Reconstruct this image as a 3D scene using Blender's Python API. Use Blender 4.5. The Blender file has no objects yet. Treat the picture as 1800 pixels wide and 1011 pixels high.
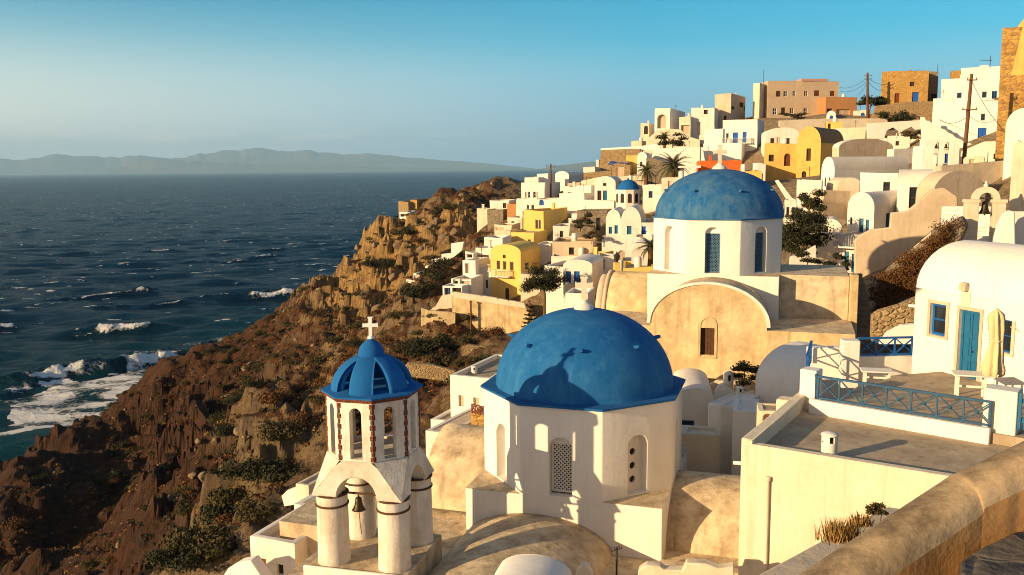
import bpy, bmesh, math, random
import numpy as np
from mathutils import Vector, Matrix
random.seed(7); np.random.seed(7)
R = math.radians
S = bpy.context.scene
COL = S.collection
# ------------------------------------------------------------------ camera
F, CX, CY = 1559.0, 900.0, 505.5
PITCH, ROLL = R(7.62), R(-0.57)
SEA = -70.0
cd = bpy.data.cameras.new('camera'); cam = bpy.data.objects.new('camera', cd); COL.objects.link(cam)
cd.sensor_width = 36.0; cd.lens = F/1800*36; cd.clip_start = 0.3; cd.clip_end = 200000
CM = Matrix.Rotation(math.pi/2-PITCH, 3, 'X') @ Matrix.Rotation(ROLL, 3, 'Z')
cam.matrix_world = CM.to_4x4()
S.camera = cam
# ------------------------------------------------------------------ sky, sun, exposure
AZ, EL = R(29.0), R(13.5)             # light travels towards (cos AZ, sin AZ), down by EL
sd = Vector((math.cos(EL)*math.cos(AZ), math.cos(EL)*math.sin(AZ), -math.sin(EL)))
sl = bpy.data.lights.new('sun', 'SUN'); sl.energy = 5.0; sl.angle = R(0.5); sl.color = (1.0, 0.73, 0.40)
so = bpy.data.objects.new('sun', sl); COL.objects.link(so)
so.rotation_euler = sd.to_track_quat('-Z', 'Y').to_euler()
S.view_settings.view_transform = 'Standard'; S.view_settings.look = 'None'
S.cycles.filter_width = 1.05
S.view_settings.exposure = 0.92; S.view_settings.gamma = 1.0
wd = bpy.data.worlds.new("World"); S.world = wd; wd.use_nodes = True
def build_world():
    nt = wd.node_tree; N = nt.nodes; L = nt.links; N.clear()
    out = N.new('ShaderNodeOutputWorld'); bg = N.new('ShaderNodeBackground'); bg.inputs['Strength'].default_value = 0.062
    sky = N.new('ShaderNodeTexSky'); sky.sky_type = 'NISHITA'; sky.sun_disc = False
    sky.sun_elevation = EL
    # azimuth of the place the sun stands at: (-cos AZ, -sin AZ); rotation 0 is +Y, clockwise seen from above
    sky.sun_rotation = math.atan2(-math.cos(AZ), -math.sin(AZ)) % (2*math.pi)
    sky.altitude = 100; sky.air_density = 1.0; sky.dust_density = 1.0; sky.ozone_density = 2.0
    hs = N.new('ShaderNodeHueSaturation'); hs.inputs['Saturation'].default_value = 2.3; hs.inputs['Hue'].default_value = 0.489
    hs.inputs['Value'].default_value = 1.35
    L.new(sky.outputs[0], hs.inputs['Color'])
    tc = N.new('ShaderNodeTexCoord'); sp = N.new('ShaderNodeSeparateXYZ'); L.new(tc.outputs['Generated'], sp.inputs[0])
    # pale band above the sea horizon, milkier towards the sun's side
    hx = N.new('ShaderNodeMapRange'); hx.inputs['From Min'].default_value = -0.55; hx.inputs['From Max'].default_value = 0.15; L.new(sp.outputs['X'], hx.inputs['Value'])
    hc = N.new('ShaderNodeMix'); hc.data_type = 'RGBA'; hc.inputs[6].default_value = (10.8, 10.6, 9.4, 1); hc.inputs[7].default_value = (1.2, 4.6, 8.2, 1); L.new(hx.outputs[0], hc.inputs[0])
    hz = N.new('ShaderNodeMapRange'); hz.interpolation_type = 'SMOOTHSTEP'; hz.inputs['From Min'].default_value = 0.0; hz.inputs['From Max'].default_value = 0.21; hz.inputs['To Min'].default_value = 0.95; hz.inputs['To Max'].default_value = 0.0
    L.new(sp.outputs['Z'], hz.inputs['Value'])
    hm = N.new('ShaderNodeMix'); hm.data_type = 'RGBA'; L.new(hz.outputs[0], hm.inputs[0]); L.new(hs.outputs[0], hm.inputs[6]); L.new(hc.outputs[2], hm.inputs[7])
    # warm glow added to the sun's side of the sky, warming the shadows
    dt = N.new('ShaderNodeVectorMath'); dt.operation = 'DOT_PRODUCT'; dt.inputs[1].default_value = (-math.cos(AZ), -math.sin(AZ), 0.25)
    L.new(tc.outputs['Generated'], dt.inputs[0])
    mr = N.new('ShaderNodeMapRange'); mr.inputs['From Min'].default_value = 0.05; mr.inputs['From Max'].default_value = 0.95; mr.interpolation_type = 'SMOOTHSTEP'
    L.new(dt.outputs['Value'], mr.inputs['Value'])
    warm = N.new('ShaderNodeMix'); warm.data_type = 'RGBA'; warm.blend_type = 'MIX'
    warm.inputs[7].default_value = (5.6, 3.9, 2.6, 1)
    wf = N.new('ShaderNodeMath'); wf.operation = 'MULTIPLY'; wf.inputs[1].default_value = 0.85
    L.new(mr.outputs[0], wf.inputs[0]); L.new(wf.outputs[0], warm.inputs[0]); L.new(hm.outputs[2], warm.inputs[6])
    # thin bank of low cloud over the horizon
    mp = N.new('ShaderNodeMapping'); mp.inputs['Scale'].default_value = (9, 9, 70)
    L.new(tc.outputs['Generated'], mp.inputs['Vector'])
    ns = N.new('ShaderNodeTexNoise'); ns.inputs['Scale'].default_value = 1.0; ns.inputs['Detail'].default_value = 7; ns.inputs['Roughness'].default_value = 0.62
    L.new(mp.outputs[0], ns.inputs['Vector'])
    cr = N.new('ShaderNodeMapRange'); cr.inputs['From Min'].default_value = 0.46; cr.inputs['From Max'].default_value = 0.66
    L.new(ns.outputs['Fac'], cr.inputs['Value'])
    b1 = N.new('ShaderNodeMapRange'); b1.inputs['From Min'].default_value = 0.022; b1.inputs['From Max'].default_value = 0.034; b1.interpolation_type = 'SMOOTHSTEP'
    b2 = N.new('ShaderNodeMapRange'); b2.inputs['From Min'].default_value = 0.047; b2.inputs['From Max'].default_value = 0.036; b2.interpolation_type = 'SMOOTHSTEP'
    L.new(sp.outputs['Z'], b1.inputs['Value']); L.new(sp.outputs['Z'], b2.inputs['Value'])
    az = N.new('ShaderNodeMapRange'); az.inputs['From Min'].default_value = 0.06; az.inputs['From Max'].default_value = -0.2
    L.new(sp.outputs['X'], az.inputs['Value'])
    m1 = N.new('ShaderNodeMath'); m1.operation = 'MULTIPLY'; L.new(b1.outputs[0], m1.inputs[0]); L.new(b2.outputs[0], m1.inputs[1])
    m2 = N.new('ShaderNodeMath'); m2.operation = 'MULTIPLY'; L.new(m1.outputs[0], m2.inputs[0]); L.new(cr.outputs[0], m2.inputs[1])
    m3 = N.new('ShaderNodeMath'); m3.operation = 'MULTIPLY'; L.new(m2.outputs[0], m3.inputs[0]); L.new(az.outputs[0], m3.inputs[1])
    m4 = N.new('ShaderNodeMath'); m4.operation = 'MULTIPLY'; L.new(m3.outputs[0], m4.inputs[0]); m4.inputs[1].default_value = 0.6
    cl = N.new('ShaderNodeMix'); cl.data_type = 'RGBA'; cl.inputs[7].default_value = (12.0, 10.5, 9.2, 1)
    L.new(m4.outputs[0], cl.inputs[0]); L.new(warm.outputs[2], cl.inputs[6])
    L.new(cl.outputs[2], bg.inputs['Color']); L.new(bg.outputs[0], out.inputs[0])
build_world()
# ------------------------------------------------------------------ placing helpers
def ray(px, py): return CM @ Vector(((px-CX)/F, -(py-CY)/F, -1.0))
def W(px, py, Y):
    r = ray(px, py); return r*(Y/r.y)
def WZ(px, py, z):
    r = ray(px, py); return r*(z/r.z)
CMI = CM.transposed()
def P(v):
    q = CMI @ Vector(v); return (CX+F*q.x/-q.z, CY-F*q.y/-q.z)
def hit(px, py, O, u):
    """pixel -> (distance along u, world z) on the upright plane through O along u"""
    r = ray(px, py)
    s = (O.y*r.x-O.x*r.y)/(u.x*r.y-u.y*r.x)
    t = (O.y+s*u.y)/r.y if abs(r.y) > 1e-6 else 0
    return s, t*r.z
# ------------------------------------------------------------------ value noise
def vnoise(x, y, seed=0):
    x = np.asarray(x, float); y = np.asarray(y, float)
    xi = np.floor(x).astype(np.int64); yi = np.floor(y).astype(np.int64); xf = x-xi; yf = y-yi
    def h(i, j):
        n = (i*374761393+j*668265263+seed*974711) & 0x7fffffff
        n = ((n ^ (n >> 13))*1274126177) & 0x7fffffff
        return ((n ^ (n >> 16)) & 0xffff)/65535.0
    u = xf*xf*xf*(xf*(xf*6-15)+10); v = yf*yf*yf*(yf*(yf*6-15)+10)
    return (h(xi, yi)*(1-u)+h(xi+1, yi)*u)*(1-v)+(h(xi, yi+1)*(1-u)+h(xi+1, yi+1)*u)*v
def fbm(x, y, o=4, seed=0):
    x = np.asarray(x, float); y = np.asarray(y, float); a, s, t = 0.5, 0.0, 0.0
    for k in range(o):
        s = s+a*vnoise(x*2**k+k*17.3, y*2**k+k*9.1, seed+k); t += a; a *= 0.5
    return s/t*2-1
# ------------------------------------------------------------------ object helpers
def tag(o, label=None, cat=None, group=None, kind=None):
    if label: o['label'] = label
    if cat: o['category'] = cat
    if group: o['group'] = group
    if kind: o['kind'] = kind
    return o
def thing(name, label, cat, loc=(0, 0, 0), rz=0.0, group=None):
    o = bpy.data.objects.new(name, None); COL.objects.link(o)
    o.location = loc; o.rotation_euler = (0, 0, rz); o.empty_display_size = 0.2
    return tag(o, label, cat, group)
class MB:
    def __init__(s): s.v = []; s.f = []; s.sm = []
    def add(s, vs, fs, smooth=False):
        b = len(s.v); s.v += [tuple(v) for v in vs]; s.f += [tuple(i+b for i in f) for f in fs]; s.sm += [smooth]*len(fs); return s
    def quad(s, a, b, c, d): return s.add([a, b, c, d], [(0, 1, 2, 3)])
    def box(s, x0, y0, z0, x1, y1, z1):
        return s.add([(x0, y0, z0), (x1, y0, z0), (x1, y1, z0), (x0, y1, z0), (x0, y0, z1), (x1, y0, z1), (x1, y1, z1), (x0, y1, z1)],
                     [(0, 3, 2, 1), (4, 5, 6, 7), (0, 1, 5, 4), (1, 2, 6, 5), (2, 3, 7, 6), (3, 0, 4, 7)])
    def bar(s, a, b, w, h=None):
        a = Vector(a); b = Vector(b); d = (b-a).normalized(); h = h or w
        up = Vector((0, 0, 1)) if abs(d.z) < 0.95 else Vector((1, 0, 0))
        x = d.cross(up).normalized()*(w/2); y = x.cross(d).normalized()*(h/2)
        vs = [a-x-y, a+x-y, a+x+y, a-x+y, b-x-y, b+x-y, b+x+y, b-x+y]
        return s.add(vs, [(0, 3, 2, 1), (4, 5, 6, 7), (0, 1, 5, 4), (1, 2, 6, 5), (2, 3, 7, 6), (3, 0, 4, 7)])
    def tube(s, pts, rad, n=8, cap=True, smooth=True):
        pts = [Vector(p) for p in pts]; rad = rad if isinstance(rad, (list, tuple)) else [rad]*len(pts)
        vs = []; fs = []
        for i, p in enumerate(pts):
            d = (pts[min(i+1, len(pts)-1)]-pts[max(i-1, 0)]).normalized()
            up = Vector((0, 0, 1)) if abs(d.z) < 0.95 else Vector((1, 0, 0))
            x = d.cross(up).normalized(); y = x.cross(d).normalized()
            for k in range(n):
                a = 2*math.pi*k/n; vs.append(p+x*(rad[i]*math.cos(a))+y*(rad[i]*math.sin(a)))
        for i in range(len(pts)-1):
            for k in range(n):
                fs.append((i*n+k, i*n+(k+1) % n, (i+1)*n+(k+1) % n, (i+1)*n+k))
        s.add(vs, fs, smooth)
        if cap:
            m = len(pts)-1
            s.add(vs[:n], [tuple(range(n-1, -1, -1))]); s.add(vs[m*n:], [tuple(range(n))])
        return s
    def lathe(s, prof, n=32, c=(0, 0, 0), smooth=True):
        vs = []; fs = []
        for r, z in prof:
            for k in range(n):
                a = 2*math.pi*k/n; vs.append((c[0]+r*math.cos(a), c[1]+r*math.sin(a), c[2]+z))
        for i in range(len(prof)-1):
            for k in range(n):
                fs.append((i*n+k, i*n+(k+1) % n, (i+1)*n+(k+1) % n, (i+1)*n+k))
        return s.add(vs, fs, smooth)
    def prism(s, poly, h, axis):
        """poly: list of Vectors, swept by Vector h"""
        n = len(poly); vs = [Vector(p) for p in poly]; vs += [p+Vector(h) for p in vs]
        fs = [tuple(range(n)), tuple(range(2*n-1, n-1, -1))]+[(i, i+n, (i+1) % n+n, (i+1) % n) for i in range(n)]
        return s.add(vs, fs)
    def build(s, name, mat, parent=None, merge=False, bevel=0, loc=None, rz=0, seg=2):
        me = bpy.data.meshes.new(name); me.from_pydata(s.v, [], s.f)
        for p, sm in zip(me.polygons, s.sm): p.use_smooth = sm
        if merge:
            bm = bmesh.new(); bm.from_mesh(me); bmesh.ops.remove_doubles(bm, verts=bm.verts, dist=0.002)
            bmesh.ops.recalc_face_normals(bm, faces=bm.faces); bm.to_mesh(me); bm.free()
        me.materials.append(mat); me.update()
        o = bpy.data.objects.new(name, me); COL.objects.link(o)
        if parent: o.parent = parent
        if loc is not None: o.location = loc; o.rotation_euler = (0, 0, rz)
        if bevel:
            m = o.modifiers.new('bevel', 'BEVEL'); m.width = bevel; m.segments = seg; m.limit_method = 'ANGLE'; m.angle_limit = R(35)
            m.harden_normals = False
            for p in me.polygons: p.use_smooth = True
            try: me.set_sharp_from_angle(angle=R(50))
            except Exception: pass
        return o
def struct(o): o['kind'] = 'structure'; return o
def clone(root, name=None):
    r = root.copy(); COL.objects.link(r)
    for ch in root.children:
        c = ch.copy(); COL.objects.link(c); c.parent = r
        for g in ch.children:
            d = g.copy(); COL.objects.link(d); d.parent = c
    return r
# ------------------------------------------------------------------ materials
def newmat(name):
    m = bpy.data.materials.new(name); m.use_nodes = True; nt = m.node_tree
    b = nt.nodes['Principled BSDF']; b.inputs['Roughness'].default_value = 0.9
    b.inputs['Specular IOR Level'].default_value = 0.25
    return m, nt.nodes, nt.links, b
def coords(N, L, rnd=True):
    tc = N.new('ShaderNodeTexCoord')
    if not rnd: return tc.outputs['Object']
    oi = N.new('ShaderNodeObjectInfo'); ml = N.new('ShaderNodeVectorMath'); ml.operation = 'SCALE'
    ml.inputs[0].default_value = (91.0, 47.0, 13.0); L.new(oi.outputs['Random'], ml.inputs['Scale'])
    ad = N.new('ShaderNodeVectorMath'); ad.operation = 'ADD'; L.new(tc.outputs['Object'], ad.inputs[0]); L.new(ml.outputs[0], ad.inputs[1])
    return ad.outputs[0]
def noise(N, L, vec, scale, detail=5, rough=0.6, stretch=None):
    if stretch:
        mp = N.new('ShaderNodeMapping'); mp.inputs['Scale'].default_value = stretch; L.new(vec, mp.inputs['Vector']); vec = mp.outputs[0]
    n = N.new('ShaderNodeTexNoise'); n.inputs['Scale'].default_value = scale; n.inputs['Detail'].default_value = detail; n.inputs['Roughness'].default_value = rough
    L.new(vec, n.inputs['Vector']); return n.outputs['Fac']
def mrange(N, L, v, a, b, c=0.0, d=1.0):
    m = N.new('ShaderNodeMapRange'); m.inputs['From Min'].default_value = a; m.inputs['From Max'].default_value = b
    m.inputs['To Min'].default_value = c; m.inputs['To Max'].default_value = d; L.new(v, m.inputs['Value']); return m.outputs[0]
def mixc(N, L, fac, a, b, mode='MIX'):
    m = N.new('ShaderNodeMix'); m.data_type = 'RGBA'; m.blend_type = mode
    for i, x in ((6, a), (7, b)):
        if isinstance(x, tuple): m.inputs[i].default_value = (*x[:3], 1)
        else: L.new(x, m.inputs[i])
    if isinstance(fac, float): m.inputs[0].default_value = fac
    else: L.new(fac, m.inputs[0])
    return m.outputs[2]
def bumpn(N, L, b, h, strength, dist):
    bp = N.new('ShaderNodeBump'); bp.inputs['Strength'].default_value = strength; bp.inputs['Distance'].default_value = dist
    L.new(h, bp.inputs['Height']); L.new(bp.outputs[0], b.inputs['Normal']); return bp
def math2(N, L, op, a, b):
    m = N.new('ShaderNodeMath'); m.operation = op
    for i, x in ((0, a), (1, b)):
        if isinstance(x, (int, float)): m.inputs[i].default_value = x
        else: L.new(x, m.inputs[i])
    return m.outputs[0]
def plaster(name, c, dirt, stain=0.35, bump=0.35, sc=1.0, fine=0.25, lo=0.42, hi=0.7):
    m, N, L, b = newmat(name); v = coords(N, L)
    n1 = mrange(N, L, noise(N, L, v, 0.55*sc, 7, 0.65), lo, hi, 0, stain)
    col = mixc(N, L, n1, c, dirt)
    n3 = mrange(N, L, noise(N, L, v, 1.9*sc, 9, 0.75), 0.53, 0.60, 0, stain*0.55)
    col = mixc(N, L, n3, col, tuple((x+y)/2 for x, y in zip(c, dirt)))
    n2 = mrange(N, L, noise(N, L, v, 9.0*sc, 6, 0.75), 0.5, 0.68, 0, fine)
    col = mixc(N, L, n2, col, tuple(x*0.72 for x in c))
    st = mrange(N, L, noise(N, L, v, 1.0, 6, 0.65, (3.2, 3.2, 0.2)), 0.52, 0.72, 0, min(1.0, stain*1.1))
    col = mixc(N, L, st, col, dirt)
    oi = N.new('ShaderNodeObjectInfo'); rv = mrange(N, L, oi.outputs['Random'], 0, 1, 0.93, 1.04)
    vm = N.new('ShaderNodeVectorMath'); vm.operation = 'SCALE'; L.new(col, vm.inputs[0]); L.new(rv, vm.inputs['Scale'])
    L.new(vm.outputs[0], b.inputs['Base Color'])
    h = math2(N, L, 'ADD', noise(N, L, v, 3.0, 3, 0.5), math2(N, L, 'MULTIPLY', noise(N, L, v, 22.0, 4, 0.6), 0.35))
    bumpn(N, L, b, h, bump, 0.05); return m
def stone(name, c1, c2, mortar, scale=3.0, flat=(1, 1, 1.5), bump=0.8):
    m, N, L, b = newmat(name); v = coords(N, L)
    mp = N.new('ShaderNodeMapping'); mp.inputs['Scale'].default_value = flat; L.new(v, mp.inputs['Vector'])
    wob = N.new('ShaderNodeTexNoise'); wob.inputs['Scale'].default_value = 2.5; L.new(mp.outputs[0], wob.inputs['Vector'])
    ad = N.new('ShaderNodeMix'); ad.data_type = 'RGBA'; ad.blend_type = 'LINEAR_LIGHT'; ad.inputs[0].default_value = 0.12
    L.new(mp.outputs[0], ad.inputs[6]); L.new(wob.outputs['Color'], ad.inputs[7])
    vo = N.new('ShaderNodeTexVoronoi'); vo.inputs['Scale'].default_value = scale; L.new(ad.outputs[2], vo.inputs['Vector'])
    ve = N.new('ShaderNodeTexVoronoi'); ve.feature = 'DISTANCE_TO_EDGE'; ve.inputs['Scale'].default_value = scale; L.new(ad.outputs[2], ve.inputs['Vector'])
    sp = N.new('ShaderNodeSeparateColor'); L.new(vo.outputs['Color'], sp.inputs[0])
    col = mixc(N, L, sp.outputs[0], c1, c2)
    col = mixc(N, L, mrange(N, L, noise(N, L, v, 0.7, 6), 0.4, 0.7, 0, 0.45), col, mortar)
    e = mrange(N, L, ve.outputs['Distance'], 0.0, 0.09)
    col = mixc(N, L, e, tuple(x*0.75 for x in mortar), col)
    L.new(col, b.inputs['Base Color'])
    h = math2(N, L, 'ADD', mrange(N, L, ve.outputs['Distance'], 0, 0.2), math2(N, L, 'MULTIPLY', noise(N, L, v, 14, 5), 0.5))
    bumpn(N, L, b, h, bump, 0.08); return m
def paint(name, c, c2=None, rough=0.55, stain=0.4, sc=1.0, bump=0.15):
    m, N, L, b = newmat(name); v = coords(N, L)
    c2 = c2 or tuple(x*0.7 for x in c)
    n = mrange(N, L, noise(N, L, v, 1.6*sc, 6, 0.65), 0.42, 0.72, 0, stain)
    col = mixc(N, L, n, c, c2)
    L.new(col, b.inputs['Base Color']); b.inputs['Roughness'].default_value = rough
    bumpn(N, L, b, noise(N, L, v, 9.0*sc, 4), bump, 0.03); return m
def leafmat(name, c1, c2):
    m, N, L, b = newmat(name); v = coords(N, L)
    n = mrange(N, L, noise(N, L, v, 1.6, 3), 0.35, 0.65)
    g = N.new('ShaderNodeNewGeometry'); col = mixc(N, L, g.outputs['Random Per Island'], c1, c2)
    col = mixc(N, L, math2(N, L, 'MULTIPLY', n, 0.45), col, tuple(x*0.5 for x in c1))
    L.new(col, b.inputs['Base Color']); b.inputs['Roughness'].default_value = 0.8; return m
M = {}
M['white'] = plaster('white_plaster', (0.73, 0.675, 0.595), (0.46, 0.38, 0.29), 0.34, 0.3)
M['worn'] = plaster('worn_white_plaster', (0.74, 0.67, 0.57), (0.40, 0.29, 0.18), 0.6, 0.6, 1.6, 0.45, 0.42, 0.66)
M['bright'] = plaster('bright_whitewash', (0.77, 0.73, 0.66), (0.55, 0.47, 0.38), 0.25, 0.25)
M['cream'] = plaster('cream_plaster', (0.70, 0.60, 0.45), (0.42, 0.31, 0.19), 0.45, 0.35)
M['beige'] = plaster('beige_plaster', (0.58, 0.46, 0.33), (0.34, 0.25, 0.16), 0.5, 0.4)
M['ochre'] = plaster('ochre_plaster', (0.66, 0.42, 0.11), (0.40, 0.23, 0.07), 0.55, 0.5)
M['yellow'] = plaster('yellow_plaster', (0.76, 0.51, 0.14), (0.55, 0.36, 0.12), 0.35, 0.25)
M['orange'] = plaster('orange_plaster', (0.62, 0.13, 0.025), (0.4, 0.1, 0.03), 0.3, 0.3)
M['terra'] = plaster('terracotta_plaster', (0.42, 0.20, 0.08), (0.3, 0.15, 0.07), 0.35, 0.3)
M['pink'] = plaster('pink_plaster', (0.50, 0.27, 0.20), (0.42, 0.29, 0.2), 0.4, 0.3)
M['tan'] = plaster('tan_plaster', (0.52, 0.38, 0.25), (0.38, 0.27, 0.17), 0.4, 0.3)
M['oldwall'] = plaster('weathered_church_plaster', (0.68, 0.52, 0.29), (0.36, 0.245, 0.125), 0.8, 0.8, 1.7, 0.5, 0.40, 0.66)
M['oldroof'] = plaster('stained_cement_roof', (0.68, 0.535, 0.35), (0.25, 0.175, 0.105), 0.75, 0.8, 2.4, 0.5, 0.4, 0.68)
M['deck'] = plaster('grey_cement_deck', (0.43, 0.335, 0.23), (0.22, 0.165, 0.11), 0.75, 0.4, 1.6, 0.45)
M['brownvault'] = plaster('brown_cement_vault', (0.22, 0.155, 0.09), (0.11, 0.08, 0.05), 0.7, 0.7, 2.0, 0.5)
M['rubble'] = stone('rubble_stone', (0.42, 0.28, 0.13), (0.22, 0.14, 0.07), (0.40, 0.29, 0.16), 3.2)
M['rubblegrey'] = stone('grey_rubble_stone', (0.30, 0.24, 0.17), (0.13, 0.10, 0.07), (0.33, 0.26, 0.17), 3.6)
M['ashlar'] = stone('ochre_ashlar', (0.50, 0.27, 0.07), (0.20, 0.10, 0.035), (0.52, 0.32, 0.10), 1.6, (1, 1, 2.0))
M['ochrestone'] = stone('ochre_rubble', (0.50, 0.28, 0.08), (0.32, 0.16, 0.045), (0.48, 0.30, 0.10), 2.2, (1, 1, 1.7))
M['brick'] = stone('red_brick', (0.24, 0.06, 0.028), (0.12, 0.03, 0.018), (0.2, 0.09, 0.05), 9.0, (1, 1, 2.0), 0.6)
M['dome'] = plaster('blue_dome_paint', (0.004, 0.088, 0.27), (0.03, 0.155, 0.34), 0.65, 0.25, 1.6, 0.35)
M['domeold'] = plaster('weathered_blue_dome_paint', (0.008, 0.095, 0.265), (0.08, 0.175, 0.27), 0.75, 0.4, 2.2, 0.45, 0.4, 0.66)
M['domevivid'] = plaster('vivid_blue_paint', (0.005, 0.10, 0.31), (0.02, 0.14, 0.34), 0.35, 0.2, 1.5, 0.2)
M['blue'] = paint('blue_paint', (0.006, 0.085, 0.30), (0.02, 0.12, 0.30))
M['bluevivid'] = paint('bright_blue_paint', (0.005, 0.075, 0.36), (0.01, 0.10, 0.36))
M['teal'] = paint('teal_paint', (0.010, 0.105, 0.23), (0.03, 0.15, 0.25))
M['screen'] = paint('grey_blue_screen', (0.06, 0.13, 0.22), (0.10, 0.17, 0.24))
M['railblue'] = paint('faded_blue_rail_paint', (0.014, 0.066, 0.145), (0.035, 0.105, 0.175), 0.5, 0.7, 3)
M['wood'] = paint('brown_wood', (0.085, 0.040, 0.018), (0.045, 0.02, 0.01), 0.8, 0.6, 3, 0.4)
M['redwood'] = paint('red_brown_wood', (0.16, 0.035, 0.012), (0.08, 0.02, 0.01), 0.7, 0.5, 3)
M['polewood'] = paint('pole_wood', (0.14, 0.062, 0.028), (0.08, 0.035, 0.018), 0.85, 0.6, 2, 0.5)
M['frame'] = paint('white_frame_paint', (0.72, 0.66, 0.56), (0.55, 0.48, 0.38), 0.6, 0.4, 2)
M['iron'] = paint('dark_iron', (0.03, 0.024, 0.02), (0.05, 0.03, 0.02), 0.6, 0.5, 4)
M['bronze'] = paint('dark_bronze', (0.05, 0.035, 0.02), (0.03, 0.03, 0.02), 0.45, 0.5, 4); M['bronze'].node_tree.nodes['Principled BSDF'].inputs['Metallic'].default_value = 0.7
M['cloth'] = paint('cream_cloth', (0.62, 0.49, 0.28), (0.5, 0.38, 0.2), 0.9, 0.4, 2)
M['table'] = paint('white_table_plastic', (0.75, 0.70, 0.60), (0.6, 0.54, 0.45), 0.45, 0.3, 2)
M['slate'] = stone('dark_slate', (0.10, 0.085, 0.075), (0.055, 0.048, 0.045), (0.20, 0.16, 0.12), 1.6, (1, 1, 1), 0.7)
M['tarp'] = paint('blue_tarp', (0.06, 0.08, 0.25), (0.2, 0.2, 0.3))
M['rail'] = paint('grey_metal', (0.42, 0.40, 0.37), (0.3, 0.28, 0.25), 0.5)
M['oldorange'] = plaster('orange_brown_render', (0.40, 0.21, 0.075), (0.22, 0.11, 0.045), 0.7, 0.4, 4.5, 0.5)
M['wallcap'] = plaster('lichen_cement', (0.34, 0.245, 0.145), (0.10, 0.07, 0.042), 0.85, 0.45, 4.5, 0.6, 0.44, 0.64)
m, N, L, b = newmat('window_glass'); b.inputs['Base Color'].default_value = (0.018, 0.022, 0.028, 1); b.inputs['Roughness'].default_value = 0.08; b.inputs['Specular IOR Level'].default_value = 0.5; M['glass'] = m
m, N, L, b = newmat('dark_interior'); b.inputs['Base Color'].default_value = (0.035, 0.025, 0.018, 1); M['dark'] = m
M['bush'] = leafmat('olive_leaves', (0.075, 0.060, 0.016), (0.05, 0.036, 0.011))
M['bushdark'] = leafmat('dark_leaves', (0.024, 0.027, 0.009), (0.036, 0.035, 0.011))
M['bushbrown'] = leafmat('rusty_leaves', (0.15, 0.062, 0.016), (0.09, 0.042, 0.014))
M['drygrass'] = leafmat('dry_grass', (0.38, 0.22, 0.065), (0.22, 0.125, 0.035))
M['palm'] = leafmat('palm_leaves', (0.055, 0.06, 0.018), (0.10, 0.08, 0.03))
# ------------------------------------------------------------------ building helpers
GP = []                                   # ground points (x, y, z) gathered from the buildings
UP = Vector((0, 0, 1))
def arc_pts(c, r, n=8, z=0):              # from left spring to right spring over the top
    return [(c-r*math.cos(math.pi*k/n), z+r*math.sin(math.pi*k/n)) for k in range(n+1)]
def wall_panel(mb, O, u, n, Wd, z0, z1, ops=(), rev=0.22):
    """upright wall with openings (s0, s1, za, zb, arch); O, u, n vectors; n points outwards"""
    pt = lambda s, z, d=0.0: O+u*s+UP*z-n*d
    ss = sorted({0.0, Wd, *[min(max(v, 0), Wd) for o in ops for v in o[:2]]})
    zs = sorted({z0, z1, *[min(max(v, z0), z1) for o in ops for v in o[2:4]]})
    for i in range(len(ss)-1):
        for j in range(len(zs)-1):
            a, c, e, f = ss[i], ss[i+1], zs[j], zs[j+1]
            if c-a < 1e-4 or f-e < 1e-4: continue
            mx, mz = (a+c)/2, (e+f)/2
            if any(o[0] < mx < o[1] and o[2] < mz < o[3] for o in ops): continue
            mb.quad(pt(a, e), pt(c, e), pt(c, f), pt(a, f))
    for o in ops:
        s0, s1, za, zb = o[:4]; arch = o[4] if len(o) > 4 else False
        if arch:
            r = (s1-s0)/2; zc = zb-r; c = (s0+s1)/2
            ar = arc_pts(c, r, 10, zc)
            for k in range(5): mb.add([pt(s0, zb), pt(*ar[k]), pt(*ar[k+1])], [(0, 1, 2)])
            for k in range(5, 10): mb.add([pt(s1, zb), pt(*ar[k]), pt(*ar[k+1])], [(0, 1, 2)])
            line = [(s0, za)]+ar+[(s1, za)]
        else:
            line = [(s0, za), (s0, zb), (s1, zb), (s1, za)]
        line = line+[line[0]]
        for p, q in zip(line[:-1], line[1:]):
            mb.quad(pt(*p), pt(*q), pt(*q, rev), pt(*p, rev))
WK = {  # kind: (part name, frame mat, pane mat, sub name)
    'glass': ('window', 'frame', 'glass', 'pane'), 'wood': ('window', 'wood', 'glass', 'pane'), 'blue': ('window', 'bluevivid', 'blue', 'shutter'),
    'bluew': ('window', 'blue', 'glass', 'pane'), 'dark': ('window', 'wood', 'dark', 'pane'), 'shut': ('window', 'wood', 'wood', 'shutter'),
    'door': ('door', 'wood', 'redwood', 'door_panel'), 'bdoor': ('door', 'bluevivid', 'bluevivid', 'door_panel'), 'tdoor': ('door', 'teal', 'teal', 'door_panel'),
    'wdoor': ('door', 'frame', 'wood', 'door_panel'), 'tan': ('door', 'frame', 'tan', 'door_panel'), 'niche': None, 'open': None}
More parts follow.
